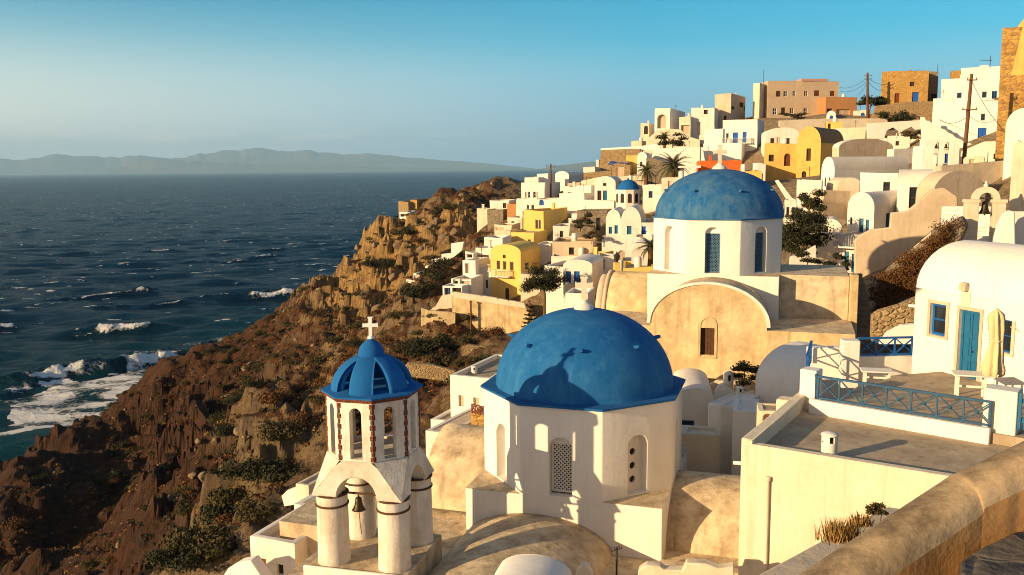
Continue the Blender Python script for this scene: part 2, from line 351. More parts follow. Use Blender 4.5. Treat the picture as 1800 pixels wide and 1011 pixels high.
def window(parent, O, u, n, op, kind, rev=0.22):
    spec = WK[kind]
    if spec is None: 
        if kind == 'niche':
            s0, s1, za, zb = op[:4]; mb = MB(); pt = lambda s, z, d: O+u*s+UP*z-n*d
            mb.quad(pt(s0, za, rev), pt(s1, za, rev), pt(s1, zb, rev), pt(s0, zb, rev)); mb.build('niche', M['white'], parent)
        return None
    nm, fm, pm, sub = spec
    s0, s1, za, zb = op[:4]; d = rev*0.75; w = s1-s0; t = min(0.09, w*0.13)
    pt = lambda s, z, dd: O+u*s+UP*z-n*dd
    mb = MB()
    def slab(a, c, e, f, d0, d1):
        vs = [pt(a, e, d1), pt(c, e, d1), pt(c, e, d0), pt(a, e, d0), pt(a, f, d1), pt(c, f, d1), pt(c, f, d0), pt(a, f, d0)]
        mb.add(vs, [(0, 3, 2, 1), (4, 5, 6, 7), (0, 1, 5, 4), (1, 2, 6, 5), (2, 3, 7, 6), (3, 0, 4, 7)])
    slab(s0, s0+t, za, zb, d+.03, d-.03); slab(s1-t, s1, za, zb, d+.03, d-.03)
    slab(s0+t, s1-t, zb-t, zb, d+.03, d-.03)
    if nm == 'window': slab(s0+t, s1-t, za, za+t, d+.03, d-.03)
    if w > 0.7: slab((s0+s1)/2-t*.35, (s0+s1)/2+t*.35, za+t, zb-t, d+.028, d-.028)
    if nm == 'window' and sub == 'pane' and zb-za > 1.0: slab(s0+t, s1-t, (za+zb)/2-t*.3, (za+zb)/2+t*.3, d+.026, d-.026)
    fo = mb.build(nm, M[fm], parent)
    mb = MB()
    if sub == 'door_panel' or sub == 'shutter':
        slab(s0+t*.5, s1-t*.5, za+.01, zb-t*.5, d+.02, d-.005)
        k = 3 if sub == 'door_panel' else 5
        hh = (zb-za-t)/k
        for i in range(k):
            for (a, c) in (((s0+t*1.5, (s0+s1)/2-t*.8), ((s0+s1)/2+t*.8, s1-t*1.5)) if w > 0.7 else ((s0+t*1.6, s1-t*1.6),)):
                slab(a, c, za+i*hh+.12*hh+.02, za+(i+1)*hh-.08*hh, d-.005, d-.024)
    else:
        mb.quad(pt(s0+t*.5, za+t*.5, d), pt(s1-t*.5, za+t*.5, d), pt(s1-t*.5, zb-t*.5, d), pt(s0+t*.5, zb-t*.5, d))
    mb.build(sub, M[pm], fo)
    return fo
def house(label, x0, x1, x2, yt, yb, Y, yaw, mat='white', roof='flat', d=None, rise=0.0, wins=(), ext=4.0, par=0.35, deck='deck',
          cat='house', name='house', group=None, rev=0.22, bevel=0.0, ground=True, open_back=False):
    """x0..x1 front wall in pixels (top edge at yt of the left corner), x2 far end of the visible right wall, Y distance of the left corner"""
    ya = R(yaw); u = Vector((math.cos(ya), math.sin(ya), 0)); bk = Vector((-u.y, u.x, 0))
    A = W(x0, yt, Y); zt = A.z; zb = W(x0, yb, Y).z
    Wd = hit(x1, yt, A, u)[0]
    Bc = A+u*Wd
    if d is None: d = min(max(hit(x2, yt, Bc, bk)[0], 1.5), 16)
    z0 = zb-ext; T = thing(name, label, cat, (A.x, A.y, z0), ya, group)
    ux, uy = Vector((1, 0, 0)), Vector((0, 1, 0)); H = zt-z0
    if ground:
        c = A+u*(Wd/2); GP.append((c.x, c.y, zb))
    faces = {'F': (Vector((0, 0, 0)), ux, -uy, Wd, A, u), 'R': (Vector((Wd, 0, 0)), uy, ux, d, Bc, bk), 'L': (Vector((0, d, 0)), -uy, -ux, d, A+bk*d, -bk)}
    ops = {'F': [], 'R': [], 'L': []}
    for wv in wins:
        f, a, c, e, g, kind = wv[:6]; arch = len(wv) > 6 and wv[6]
        O, lu, ln, ww, Ow, uw = faces[f]
        s0, za = hit(a, g, Ow, uw); s1, _ = hit(e, g, Ow, uw); _, zbb = hit((a+e)/2, c, Ow, uw)
        s0, s1 = max(min(s0, s1), .05), min(max(s0, s1), ww-.05)
        if s1-s0 < 0.15: continue
        ops[f].append(((s0, s1, za-z0, zbb-z0, arch), kind))
    mb = MB()
    for f, (O, lu, ln, ww, _, _) in faces.items():
        wall_panel(mb, O, lu, ln, ww, 0, H, [o for o, k in ops[f]], rev)
    mb.quad(Vector((Wd, d, 0)), Vector((0, d, 0)), Vector((0, d, H)), Vector((Wd, d, H)))
    rm = MB(); rmat = M[deck]
    if roof == 'flat':
        t = min(0.25, Wd*.2, d*.2); zi = H-par
        o = [Vector((0, 0, H)), Vector((Wd, 0, H)), Vector((Wd, d, H)), Vector((0, d, H))]
        i = [Vector((t, t, H)), Vector((Wd-t, t, H)), Vector((Wd-t, d-t, H)), Vector((t, d-t, H))]
        for k in range(4):
            q = (k+1) % 4; mb.quad(o[k], o[q], i[q], i[k])
            mb.quad(i[k], i[q], i[q]-UP*par, i[k]-UP*par)
        rm.quad(*[v-UP*par for v in i])
    elif roof == 'vault':                                 # barrel along the depth, arched gable in front
        n = 16; arc = [Vector((Wd/2-Wd/2*math.cos(math.pi*k/n), 0, H+rise*math.sin(math.pi*k/n))) for k in range(n+1)]
        for yy in (0, d): mb.add([p+uy*yy for p in arc], [tuple(range(n+1))])
        ov = -0.0
        for k in range(n): rm.add([arc[k]+uy*.02, arc[k+1]+uy*.02, arc[k+1]+uy*(d-.02), arc[k]+uy*(d-.02)], [(0, 1, 2, 3)], True)
    elif roof == 'xvault':                                # barrel along the front
        n = 16; arc = [Vector((0, d/2-d/2*math.cos(math.pi*k/n), H+rise*math.sin(math.pi*k/n))) for k in range(n+1)]
        for xx in (0, Wd): mb.add([p+ux*xx for p in arc], [tuple(range(n+1))])
        for k in range(n): rm.add([arc[k]+ux*.02, arc[k+1]+ux*.02, arc[k+1]+ux*(Wd-.02), arc[k]+ux*(Wd-.02)], [(0, 1, 2, 3)], True)
    wo = mb.build('wall', M[mat], T, merge=True, bevel=bevel)
    hr = random.Random(label)
    if roof == 'flat' and Y > 60:                          # hand-built: no edge quite level or straight
        jt = {}
        for vx in wo.data.vertices:
            if vx.co.z > H-.01:
                k = (vx.co.x > Wd/2, vx.co.y > d/2)
                if k not in jt: jt[k] = (hr.uniform(-.10, .10), hr.uniform(-.1, .1), hr.uniform(-.16, .12))
                vx.co.x += jt[k][0]; vx.co.y += jt[k][1]; vx.co.z += jt[k][2]
        if hr.random() < .7 and Wd > 1.8 and d > 1.8 and H > 3 and ext > 1.5:
            cx, cy = hr.uniform(.25, .75)*Wd, hr.uniform(.3, .8)*d; q = MB(); kind = hr.random()
            if kind < .5: q.box(cx-.22, cy-.2, H-par, cx+.22, cy+.2, H+.75); q.box(cx-.28, cy-.26, H+.751, cx+.28, cy+.26, H+.85); q.build('chimney', M[mat], T)
            elif kind < .75: q.lathe([(.4, H-par), (.4, H+.75), (.3, H+.9), (0, H+.92)], 14, (cx, cy, 0)); q.build('water_tank', M['frame'], T)
            else: q.tube([(cx, cy, H-par), (cx, cy, H+1.6)], .035, 5); q.bar((cx-.5, cy, H+1.4), (cx+.5, cy, H+1.4), .04); q.bar((cx-.35, cy, H+1.2), (cx+.35, cy, H+1.2), .04); q.build('aerial', M['iron'], T)
    if rm.v: rm.build('roof', rmat, T, merge=(roof != 'flat'))
    for f in ops:
        O, lu, ln, ww, _, _ = faces[f]
        for o, k in ops[f]: window(T, O, lu, ln, o, k, rev)
    T['_dim'] = (Wd, d, H)
    return T
def frame_of(T):
    return T.matrix_basis if False else Matrix.Translation(T.location) @ Matrix.Rotation(T.rotation_euler.z, 4, 'Z')
def slabwall(label, pts, Y, yaw, thick, mat, cat='wall', name='wall', x0=None, group=None, bevel=0.0, ground=False, mark=None):
    """a wall whose outline is read off in pixels on an upright plane at distance Y"""
    ya = R(yaw); u = Vector((math.cos(ya), math.sin(ya), 0)); bk = Vector((-u.y, u.x, 0))
    A = W(pts[0][0], pts[0][1], Y) if x0 is None else W(x0[0], x0[1], Y)
    loc = [hit(px, py, A, u) for px, py in pts]
    zmin = min(z for s, z in loc); smin = min(s for s, z in loc)
    mb = MB(); mb.prism([Vector((s-smin, 0, z-zmin)) for s, z in loc], Vector((0, thick, 0)), None)
    o = mb.build(name, M[mat], None, merge=True, bevel=bevel)
    o.location = (A+u*smin).xy.to_3d()+UP*zmin; o.rotation_euler = (0, 0, ya)
    tag(o, label, cat, group)
    if ground:
        for s, z in loc:
            if z < zmin+1.5: GP.append((*(A+u*s).xy, z))
    return o
def balcony(T, A, u, n, s0, s1, z, dep, hgt, mat='rail', slabmat='white', n_bars=None):
    """balcony part of a house in its local frame: slab with a rail of bars"""
    mb = MB(); pt = lambda s, d, zz: A+u*s+n*d+UP*zz
    def bx(a, c, d0, d1, e, f):
        mb.add([pt(a, d0, e), pt(c, d0, e), pt(c, d1, e), pt(a, d1, e), pt(a, d0, f), pt(c, d0, f), pt(c, d1, f), pt(a, d1, f)],
               [(0, 3, 2, 1), (4, 5, 6, 7), (0, 1, 5, 4), (1, 2, 6, 5), (2, 3, 7, 6), (3, 0, 4, 7)])
    bx(s0, s1, 0, dep, z-.14, z); sl_ = mb.build('balcony', M[slabmat], T)
    mb = MB()
    k = n_bars or max(4, int((s1-s0)/.22))
    for i in range(k+1):
        s = s0+.03+(s1-s0-.06)*i/k; bx(s-.02, s+.02, dep-.06, dep-.02, z, z+hgt)
    kk = max(2, int(dep/.22))
    for i in range(kk):
        dd = .02+(dep-.1)*i/kk
        for s in (s0+.03, s1-.03): bx(s-.02, s+.02, dd, dd+.04, z, z+hgt)
    bx(s0, s1, dep-.08, dep, z+hgt, z+hgt+.06)
    for s in (s0, s1-.07): bx(s, s+.07, 0, dep-.08, z+hgt, z+hgt+.06)
    mb.build('railing', M[mat], sl_)
def bal_px(T, f, px0, px1, py, dep, hgt, mat='rail', slabmat='white'):
    """balcony on the front wall read off in pixels (py is the floor line)"""
    ya = T.rotation_euler.z; u = Vector((math.cos(ya), math.sin(ya), 0)); A = Vector(T.location)
    s0, z = hit(px0, py, A, u); s1, _ = hit(px1, py, A, u)
    balcony(T, Vector((0, 0, 0)), Vector((1, 0, 0)), Vector((0, -1, 0)), s0, s1, z-A.z, dep, hgt, mat, slabmat)
def cross_mb(mb, c, h, w, t, a):
    """Latin cross standing on c, flat arms in direction a"""
    c = Vector(c); ux = Vector((math.cos(a), math.sin(a), 0)); uy = Vector((-ux.y, ux.x, 0))
    def b(s0, s1, z0, z1):
        vs = [c+ux*s+uy*y+UP*z for z in (z0, z1) for s, y in ((s0, -t/2), (s1, -t/2), (s1, t/2), (s0, t/2))]
        mb.add(vs, [(0, 3, 2, 1), (4, 5, 6, 7), (0, 1, 5, 4), (1, 2, 6, 5), (2, 3, 7, 6), (3, 0, 4, 7)])
    k = t*.62
    b(-k, k, 0, h*.56); b(-w/2, w/2, h*.56, h*.56+2*k); b(-k, k, h*.56+2*k, h)
    b(-k*1.5, k*1.5, h, h+k*.6); b(-w/2-k*.4, -w/2, h*.56-k*.3, h*.56+2.3*k); b(w/2, w/2+k*.4, h*.56-k*.3, h*.56+2.3*k)
def bell_obj(label, loc, r, h, group=None, rope=0.0):
    T = thing('bell', label, 'bell', loc, 0, group)       # origin at the hanging point
    mb = MB(); mb.lathe([(0.0, -.16*h), (.30*r, -.18*h), (.45*r, -.26*h), (.52*r, -.5*h), (.62*r, -.72*h), (.85*r, -.9*h), (r, -h), (.93*r, -h), (.6*r, -.8*h), (.45*r, -.4*h), (0, -.3*h)], 20)
    mb.build('bell_body', M['bronze'], T)
    mb = MB(); mb.tube([(0, 0, .02), (0, 0, -.17*h)], .06*r+.012, 6); mb.build('hanger', M['iron'], T)
    mb = MB(); mb.tube([(0, 0, -.3*h), (0, 0, -h*1.02)], .05*r, 6); mb.lathe([(0, -h*1.12), (.16*r, -h*1.06), (.16*r, -h*.98), (0, -h*.93)], 8); mb.build('clapper', M['iron'], T)
    if rope:
        mb = MB(); mb.tube([(0, 0, -h*1.05), (.02, .01, -h-rope*.5), (.05, .03, -h-rope)], .012, 5); mb.build('rope', M['polewood'], T)
    return T
# ------------------------------------------------------------------ the town on the hill, top row first
house('small white ruined tower with one tall opening at the far end of the ridge', 1126, 1141, 1150, 217, 250, 226, -20, 'cream', wins=[('F', 1132, 221, 1139, 236, 'dark', True)], cat='tower', name='tower')
h = house('white ridge house with a big open arched porch', 1151, 1178, 1226, 191, 232, 222, -24, 'white', wins=[('F', 1155, 201, 1171, 226, 'tan', True)], rev=1.2)
house('pale cube house stepping down beside the arched porch house', 1194, 1214, 1232, 205, 250, 216, -22, 'cream', d=6, wins=[('F', 1197, 220, 1212, 236, 'tan')], rev=0.8)
house('white ridge house with small dark window under the roof edge', 1215, 1256, 1262, 190, 262, 217, -20, 'white', d=8, wins=[('F', 1237, 193, 1244, 201, 'dark'), ('F', 1224, 214, 1231, 238, 'tan')], rev=0.5)
house('square weathered cream block on the skyline', 1257, 1285, 1331, 166, 222, 224, -30, 'beige', d=13, wins=[('R', 1300, 180, 1307, 188, 'dark'), ('R', 1286, 187, 1291, 192, 'dark'), ('R', 1308, 187, 1312, 195, 'dark'), ('F', 1272, 203, 1277, 213, 'dark', True)], par=0.5)
house('tall white and beige end of the long skyline house', 1324, 1336, 1351, 147, 205, 226, -34, 'cream', d=8)
T = house('long beige and pink house with two rows of windows on the skyline', 1350, 1475, 1480, 143, 212, 226, 4, 'tan', d=10, wins=[('F', a, c, e, g, k) for a, c, e, g, k in
    ((1364, 160, 1372, 170, 'shut'), (1377, 160, 1384, 170, 'glass'), (1393, 160, 1399, 169, 'glass'), (1413, 160, 1420, 169, 'glass'), (1431, 159, 1440, 169, 'door'), (1459, 160, 1467, 169, 'door'),
     (1358, 190, 1365, 202, 'glass'), (1373, 189, 1380, 201, 'dark'), (1388, 190, 1395, 200, 'glass'), (1412, 190, 1419, 201, 'glass'))], ext=2, deck='tan')
house('pink upper storey box on the long skyline house', 1409, 1457, 1476, 139, 170, 227.5, 4, 'pink', d=6, ext=0.2, ground=False)
house('terracotta orange terrace block in front of the pink storey', 1452, 1507, 1510, 171, 204, 222, 4, 'terra', d=5, wins=[('F', 1453, 191, 1463, 202, 'door'), ('F', 1470, 192, 1494, 203, 'tan')], rev=0.6)
house('low white chapel box with two blue niches below the terracotta terrace', 1500, 1523, 1528, 194, 212, 205, -20, 'white', d=4, wins=[('F', 1513, 198, 1520, 206, 'blue', True), ('F', 1502, 203, 1507, 210, 'dark', True)])
house('tiny white vaulted bell niche with blue arched window', 1453, 1469, 1470, 203, 212, 200, -19, 'bright', 'vault', d=4, rise=1.0, wins=[('F', 1458, 203, 1465, 210, 'blue', True)], deck='bright')
T = house('white house with blue balcony doors below the skyline block', 1271, 1332, 1353, 211, 262, 186, -24, 'bright', d=9, wins=[('F', 1276, 234, 1281, 251, 'glass'), ('F', 1288, 233, 1297, 252, 'bdoor'), ('F', 1305, 232, 1312, 252, 'bdoor')])
bal_px(T, 'F', 1270, 1321, 252, 0.9, 0.95, 'rail', 'bright')
house('bright white lower block under the blue balcony', 1237, 1304, 1340, 253, 318, 183, -24, 'bright', d=6)
house('low white block left of the blue balcony house', 1238, 1271, 1275, 228, 260, 187, -22, 'bright', d=6)
house('small white vaulted house with three dark windows above the ochre church', 1347, 1404, 1410, 234, 258, 172, -10, 'white', 'vault', d=9, rise=1.0, wins=[('F', 1354, 243, 1361, 253, 'dark'), ('F', 1365, 241, 1372, 253, 'tan'), ('F', 1379, 243, 1388, 253, 'dark')], deck='white')
slabwall('long cream garden wall below the skyline houses', [(1370, 240), (1370, 212), (1440, 209), (1560, 208), (1560, 240)], 188, 0, 0.6, 'cream', ground=True)
house('tiny ochre roof hut with arched door behind the brown vault', 1452, 1480, 1484, 214, 232, 168, -18, 'yellow', d=4, wins=[('F', 1455, 217, 1460, 227, 'dark', True)])
# ochre church with brown vault
house('ochre flat roofed wing with red arched window', 1345, 1401, 1404, 253, 322, 150, -15, 'ochre', d=8, wins=[('F', 1351, 272, 1360, 284, 'dark'), ('F', 1378, 270, 1389, 292, 'door', True)], rev=0.4, deck='oldroof')
T = house('ochre church gable with tall slit window and long brown vault', 1401, 1443, 1556, 252, 322, 148, -34, 'ochre', 'vault', d=15, rise=2.7, wins=[('F', 1417, 261, 1425, 283, 'shut'), ('F', 1419, 240, 1422, 249, 'dark'), ('F', 1409, 301, 1417, 318, 'dark', True)], rev=0.4, deck='brownvault', cat='church', name='church')
# skyline right
T = house('ruined ochre stone house with blue door and red door on the skyline', 1550, 1633, 1656, 127, 186, 200, -23, 'ochrestone', d=8, wins=[('F', 1603, 162, 1614, 179, 'bdoor'), ('F', 1572, 164, 1580, 181, 'door'), ('F', 1599, 144, 1607, 152, 'dark')], par=1.0, rev=0.4)
house('small stone lean-to beside the ruined ochre house', 1633, 1650, 1672, 126, 186, 203, -23, 'rubblegrey', d=6, wins=[('F', 1636, 165, 1646, 175, 'dark')])
house('brown stone hut on the skyline next to the white terraces', 1672, 1691, 1694, 125, 160, 196, -25, 'ochrestone', d=4)
slabwall('rough stone retaining wall under the ruined ochre house', [(1530, 215), (1540, 186), (1600, 179), (1645, 178), (1645, 215)], 190, -12, 1.2, 'rubble', ground=True)
house('upper white box with rooftop aerial on the skyline', 1690, 1764, 1770, 120, 160, 152, -28, 'bright', d=8)
house('white terrace storey with three small windows and flower boxes', 1655, 1770, 1775, 138, 190, 146, -27, 'bright', d=7, wins=[('F', 1682, 163, 1690, 174, 'bluew'), ('F', 1726, 161, 1734, 172, 'bluew'), ('F', 1743, 160, 1752, 174, 'bluew')])
house('white house front with a vivid blue door and one small window', 1700, 1760, 1764, 178, 250, 133, -28, 'bright', d=9, wins=[('F', 1718, 225, 1733, 247, 'bdoor'), ('F', 1724, 200, 1731, 212, 'wood')])
house('blank white stepped house left of the blue door house', 1640, 1702, 1706, 174, 250, 135.5, -27, 'bright', d=8)
slabwall('white arcade wall with two flat arches', [(1525, 244), (1525, 217), (1622, 211), (1622, 244), (1614, 244), (1612, 230), (1602, 223), (1590, 228), (1587, 244), (1583, 244), (1581, 231), (1570, 224), (1559, 229), (1554, 244)], 160, -4, 0.5, 'bright', cat='arcade', name='arcade')
house('low white terrace house under the arcade', 1520, 1622, 1626, 243, 275, 161, -22, 'white', d=7)
slabwall('grey white terrace wall below the vivid blue door', [(1686, 305), (1690, 266), (1730, 249), (1768, 248), (1770, 305)], 106, -24, 1.0, 'white')
house('white cube with a small dark window under the tall stone tower', 1738, 1768, 1780, 262, 300, 98, -30, 'bright', d=4, wins=[('F', 1746, 270, 1753, 280, 'dark')])
# stairs with stepped white balustrade
slabwall('white stepped stair balustrade climbing the hill', [(1622, 270), (1619, 206), (1625, 206), (1628, 212), (1634, 213), (1640, 218), (1648, 220), (1655, 226), (1661, 228), (1668, 234), (1674, 236), (1680, 242), (1688, 245), (1696, 250), (1706, 252), (1712, 257), (1728, 261), (1730, 290), (1622, 290)], 132, -12, 0.5, 'bright', cat='balustrade', name='balustrade')
house('white vaulted house at the edge of the frame beside the stone tower', 1768, 1830, 1835, 222, 282, 78, -32, 'bright', 'vault', d=8, rise=1.5, wins=[('F', 1782, 250, 1797, 282, 'tan')], deck='bright')
# tall stone tower, right edge
T = house('tall ochre stone church tower wall with big blocks at the edge of the frame', 1763, 1880, 1885, 50, 262, 96, -31, 'ashlar', d=8, par=0.4, cat='church', name='church')
h = T['_dim']; mb = MB()
mb.prism([Vector((1.3, .02, h[2])), Vector((2.2, .02, h[2]+1.3)), Vector((3.4, .02, h[2]+2.3)), Vector((5.2, .02, h[2]+2.3)), Vector((6.4, .02, h[2]+1.3)), Vector((7.0, .02, h[2]))], Vector((0, .8, 0)), None)
mb.build('gable', M['ochre'], T)
mb = MB(); mb.box(-.012, -.012, h[2]-4.9, h[0]+.012, .4, h[2]-.004); mb.build('plaster_band', M['ochre'], T)
house('tall yellowed plaster corner house at the edge of the frame', 1781, 1850, 1855, 250, 368, 52, -34, 'cream', d=5, wins=())
# middle right rows
T = house('low beige house with a shallow curved gable behind the long white vault', 1475, 1570, 1574, 259, 285, 134, 20, 'beige', 'vault', d=1.5, rise=1.3, deck='white')
house('small white block right of the shallow curved gable', 1572, 1606, 1612, 261, 290, 128, 15, 'white', d=1.5)
house('white block behind the double bell gable', 1604, 1640, 1660, 257, 300, 104, -26, 'bright', d=6)
T = house('long white barrel vaulted house with two slit windows in its round end', 1444, 1467, 1612, 300, 372, 112, -66, 'bright', 'vault', d=12.5, rise=1.7, wins=[('F', 1449, 312, 1452, 328, 'shut'), ('F', 1456, 312, 1459, 330, 'shut')], deck='white')
house('small yellowish vault in front of the long white vaulted house', 1472, 1516, 1520, 330, 350, 98, -6, 'cream', 'vault', d=5, rise=1.1, deck='cream')
house('white cube house with barred dark window on the slope', 1513, 1592, 1600, 303, 372, 88, -22, 'bright', d=7, wins=[('F', 1552, 320, 1564, 339, 'wood')])
T = house('white vaulted house with a pair of tall glazed doors', 1578, 1640, 1652, 322, 395, 80, -24, 'bright', 'xvault', d=5, rise=1.2, wins=[('F', 1597, 329, 1622, 366, 'wood')], deck='white')
house('big beige vault end wall above the sloping stair wall', 1640, 1732, 1740, 343, 420, 74, 16, 'beige', 'vault', d=2.0, rise=2.0, deck='beige')
slabwall('long beige terrace wall under the double bell gable', [(1655, 345), (1655, 292), (1790, 281), (1790, 345)], 78, 8, 1.0, 'beige')
house('small cream rooftop hatch on the beige terrace wall', 1695, 1730, 1734, 277, 300, 82, -27, 'cream', d=2, wins=[('F', 1703, 280, 1713, 296, 'tan')], ext=1, ground=False)
house('white block with rail at the foot of the double bell gable', 1622, 1686, 1700, 287, 320, 94, -25, 'white', d=5, ground=False)
house('white two storey block behind the dark trees', 1400, 1444, 1450, 318, 385, 100, -20, 'bright', d=7, wins=[('F', 1414, 346, 1436, 356, 'tan')])
house('beige stepped block between the long vault and the balcony house', 1447, 1494, 1510, 335, 420, 92, 20, 'beige', d=1.5)
T = house('white barrel vaulted house with blue doors and a balcony', 1490, 1537, 1590, 364, 436, 80, -46, 'white', 'vault', d=7.5, rise=1.35, wins=[('F', 1509, 384, 1517, 414, 'tdoor'), ('F', 1521, 386, 1527, 414, 'tdoor'), ('F', 1494, 382, 1498, 395, 'wood'), ('R', 1556, 375, 1564, 414, 'tdoor')], deck='white', ext=6)
T = house('lower white storey with two blue doors under the balcony', 1474, 1517, 1560, 410, 492, 77, -46, 'white', d=6, wins=[('F', 1483, 442, 1491, 480, 'tdoor'), ('F', 1496, 446, 1504, 478, 'tdoor')], par=0.1)
bal_px(T, 'F', 1474, 1518, 431, 1.0, 0.95, 'rail', 'white')
house('plain white wing with a small vault left of the balcony house', 1437, 1474, 1480, 409, 478, 79, 12, 'white', d=1.5, par=.1)
house('low white vault on the roof of the plain white wing', 1440, 1482, 1486, 410, 420, 81, -20, 'white', 'vault', d=5, rise=1.3, deck='white', ext=.5, ground=False)
# long wall sloping down beside the brush slope
slabwall('tall plastered stair wall sloping down the hillside', [(1503, 560), (1503, 422), (1516, 412), (1531, 404), (1565, 400), (1567, 374), (1596, 372), (1618, 352), (1640, 333), (1660, 330), (1683, 345), (1685, 373), (1660, 392), (1640, 405), (1600, 440), (1570, 470), (1545, 482), (1543, 560)], 60.5, -12, 0.5, 'beige', bevel=.06)
# walls around the little garden behind the middle church
slabwall('curved white garden wall beside the dark trees', [(1388, 478), (1390, 452), (1412, 445), (1434, 432), (1434, 478)], 72, -6, 0.4, 'white')
slabwall('low white parapet behind the middle church', [(1380, 500), (1380, 470), (1480, 472), (1500, 480), (1500, 500)], 62, -10, 0.4, 'white')
house('plain cream cube filling the step under the long garden wall', 1466, 1522, 1530, 226, 250, 165, -20, 'cream', d=5)
house('white cube with one small window behind the ochre vault end', 1560, 1600, 1606, 240, 268, 150, -22, 'white', d=5, wins=[('F', 1574, 248, 1580, 256, 'dark')])
slabwall('golden rubble bank below the ochre church', [(1336, 372), (1338, 322), (1360, 316), (1400, 320), (1412, 330), (1412, 380)], 140, -15, 1.5, 'rubble')
slabwall('white ramp wall descending left of the white two storey block', [(1362, 318), (1368, 316), (1392, 348), (1400, 352), (1400, 362), (1388, 360)], 118, -15, .5, 'bright')
house('low white house with two dark doors under the golden rubble bank', 1378, 1402, 1406, 352, 392, 112, -18, 'white', d=5, wins=[('F', 1382, 364, 1387, 380, 'dark'), ('F', 1392, 364, 1397, 380, 'tdoor')])
house('white room with flat roof left of the palm canopy', 1130, 1166, 1172, 326, 372, 134, -12, 'white', d=6, wins=[('F', 1140, 336, 1147, 348, 'bluew')])
house('cream terrace block below the shaggy palm', 1090, 1132, 1140, 318, 345, 156, -14, 'beige', d=5, wins=[('F', 1108, 326, 1114, 338, 'dark')])
slabwall('long pale retaining wall behind the round window chapel', [(1020, 345), (1022, 318), (1050, 312), (1140, 308), (1140, 345)], 166, -14, .8, 'cream')
house('narrow white house between the sea end house and the vault roofs', 990, 1016, 1030, 328, 362, 166, -20, 'white', d=6, wins=[('F', 998, 338, 1004, 350, 'bluew')])
house('white cube terrace over the brown stone house', 1004, 1050, 1060, 374, 392, 138, -16, 'bright', d=5)
house('white stepped terrace right of the upper yellow house', 972, 1012, 1020, 396, 430, 132, -14, 'white', d=6, wins=[('F', 984, 406, 990, 418, 'dark')])
house('small cream house below the dark red block', 892, 918, 926, 382, 408, 158, -20, 'cream', d=5, wins=[('F', 899, 389, 904, 398, 'shut')])
# ------------------------------------------------------------------ middle of the hillside
slabwall('honey coloured rubble wall at the far end of the town', [(1053, 300), (1056, 264), (1100, 262), (1125, 262), (1128, 300)], 205, -18, 1.0, 'rubble', ground=True)
slabwall('white parapet on top of the honey coloured rubble wall', [(1056, 267), (1056, 261), (1125, 257), (1160, 252), (1160, 264)], 206, -18, 0.5, 'bright')
house('white stepped cubes at the far end of the ridge', 1110, 1128, 1136, 248, 272, 214, -18, 'cream', d=6)
slabwall('cream terrace wall sloping below the arched porch house', [(1128, 272), (1140, 243), (1152, 232), (1170, 226), (1196, 228), (1210, 240), (1230, 246), (1230, 275)], 212, -18, 0.8, 'cream')
slabwall('long white terrace wall above the palm garden', [(1145, 282), (1148, 262), (1200, 259), (1235, 259), (1240, 290), (1145, 290)], 178, -18, 0.8, 'bright')
house('white block right of the palm garden wall', 1198, 1230, 1240, 260, 315, 176, -18, 'white', d=7)
house('vivid yellow ochre block beside a tiny white chapel', 1100, 1120, 1124, 274, 296, 176, -18, 'ochre', d=5)
house('tiny white vaulted chapel beside the vivid yellow block', 1120, 1137, 1150, 276, 296, 172, -18, 'bright', 'vault', d=5, rise=.9, deck='white', wins=[('F', 1125, 284, 1129, 293, 'shut', True)])
house('rubble stone house with white corner piers under the blue tarpaulin', 1076, 1108, 1130, 291, 318, 174, -18, 'rubble', d=6, wins=[('F', 1084, 294, 1097, 310, 'tan')])
slabwall('rubble garden wall below the palms', [(1135, 325), (1136, 278), (1150, 279), (1185, 290), (1190, 325)], 160, -18, 0.6, 'rubblegrey')
slabwall('low golden rubble wall above the round window chapel', [(1026, 318), (1026, 304), (1075, 300), (1075, 318)], 176, -18, 0.8, 'rubble', ground=True)
house('white cubes at the far left end of the golden walls', 1047, 1053, 1060, 281, 304, 208, -18, 'white', d=6)
house('small white block at the far left edge of the ridge', 1026, 1046, 1052, 294, 312, 200, -18, 'white', d=6)
house('white plastered vault roofs behind the pole', 975, 1000, 1026, 309, 330, 182, -26, 'bright', 'vault', d=9, rise=.9, deck='bright')
house('brown walled yard beside the white vault roofs', 998, 1030, 1034, 321, 342, 172, -14, 'tan', d=5, par=.8)
house('bright vivid orange walled house behind the middle dome', 1231, 1303, 1306, 283, 330, 132, -6, 'orange', d=6)
house('yellowish low wall block beneath the orange house', 1290, 1340, 1346, 300, 330, 128, -8, 'yellow', d=5)
house('little white block with dark door between orange house and ochre church', 1330, 1346, 1350, 287, 318, 145, -8, 'bright', d=5, wins=[('F', 1334, 305, 1341, 318, 'dark')])
T = house('white pillared terrace house in front of the big palm', 1163, 1212, 1218, 312, 372, 128, -10, 'cream', d=6, wins=[('F', 1174, 318, 1181, 336, 'tan'), ('F', 1187, 319, 1193, 336, 'tan')])
slabwall('thin pale canopy roof on a post beside the orange house', [(1195, 295), (1196, 292), (1232, 291), (1232, 295)], 131, -6, 3.0, 'bright', cat='canopy', name='canopy')
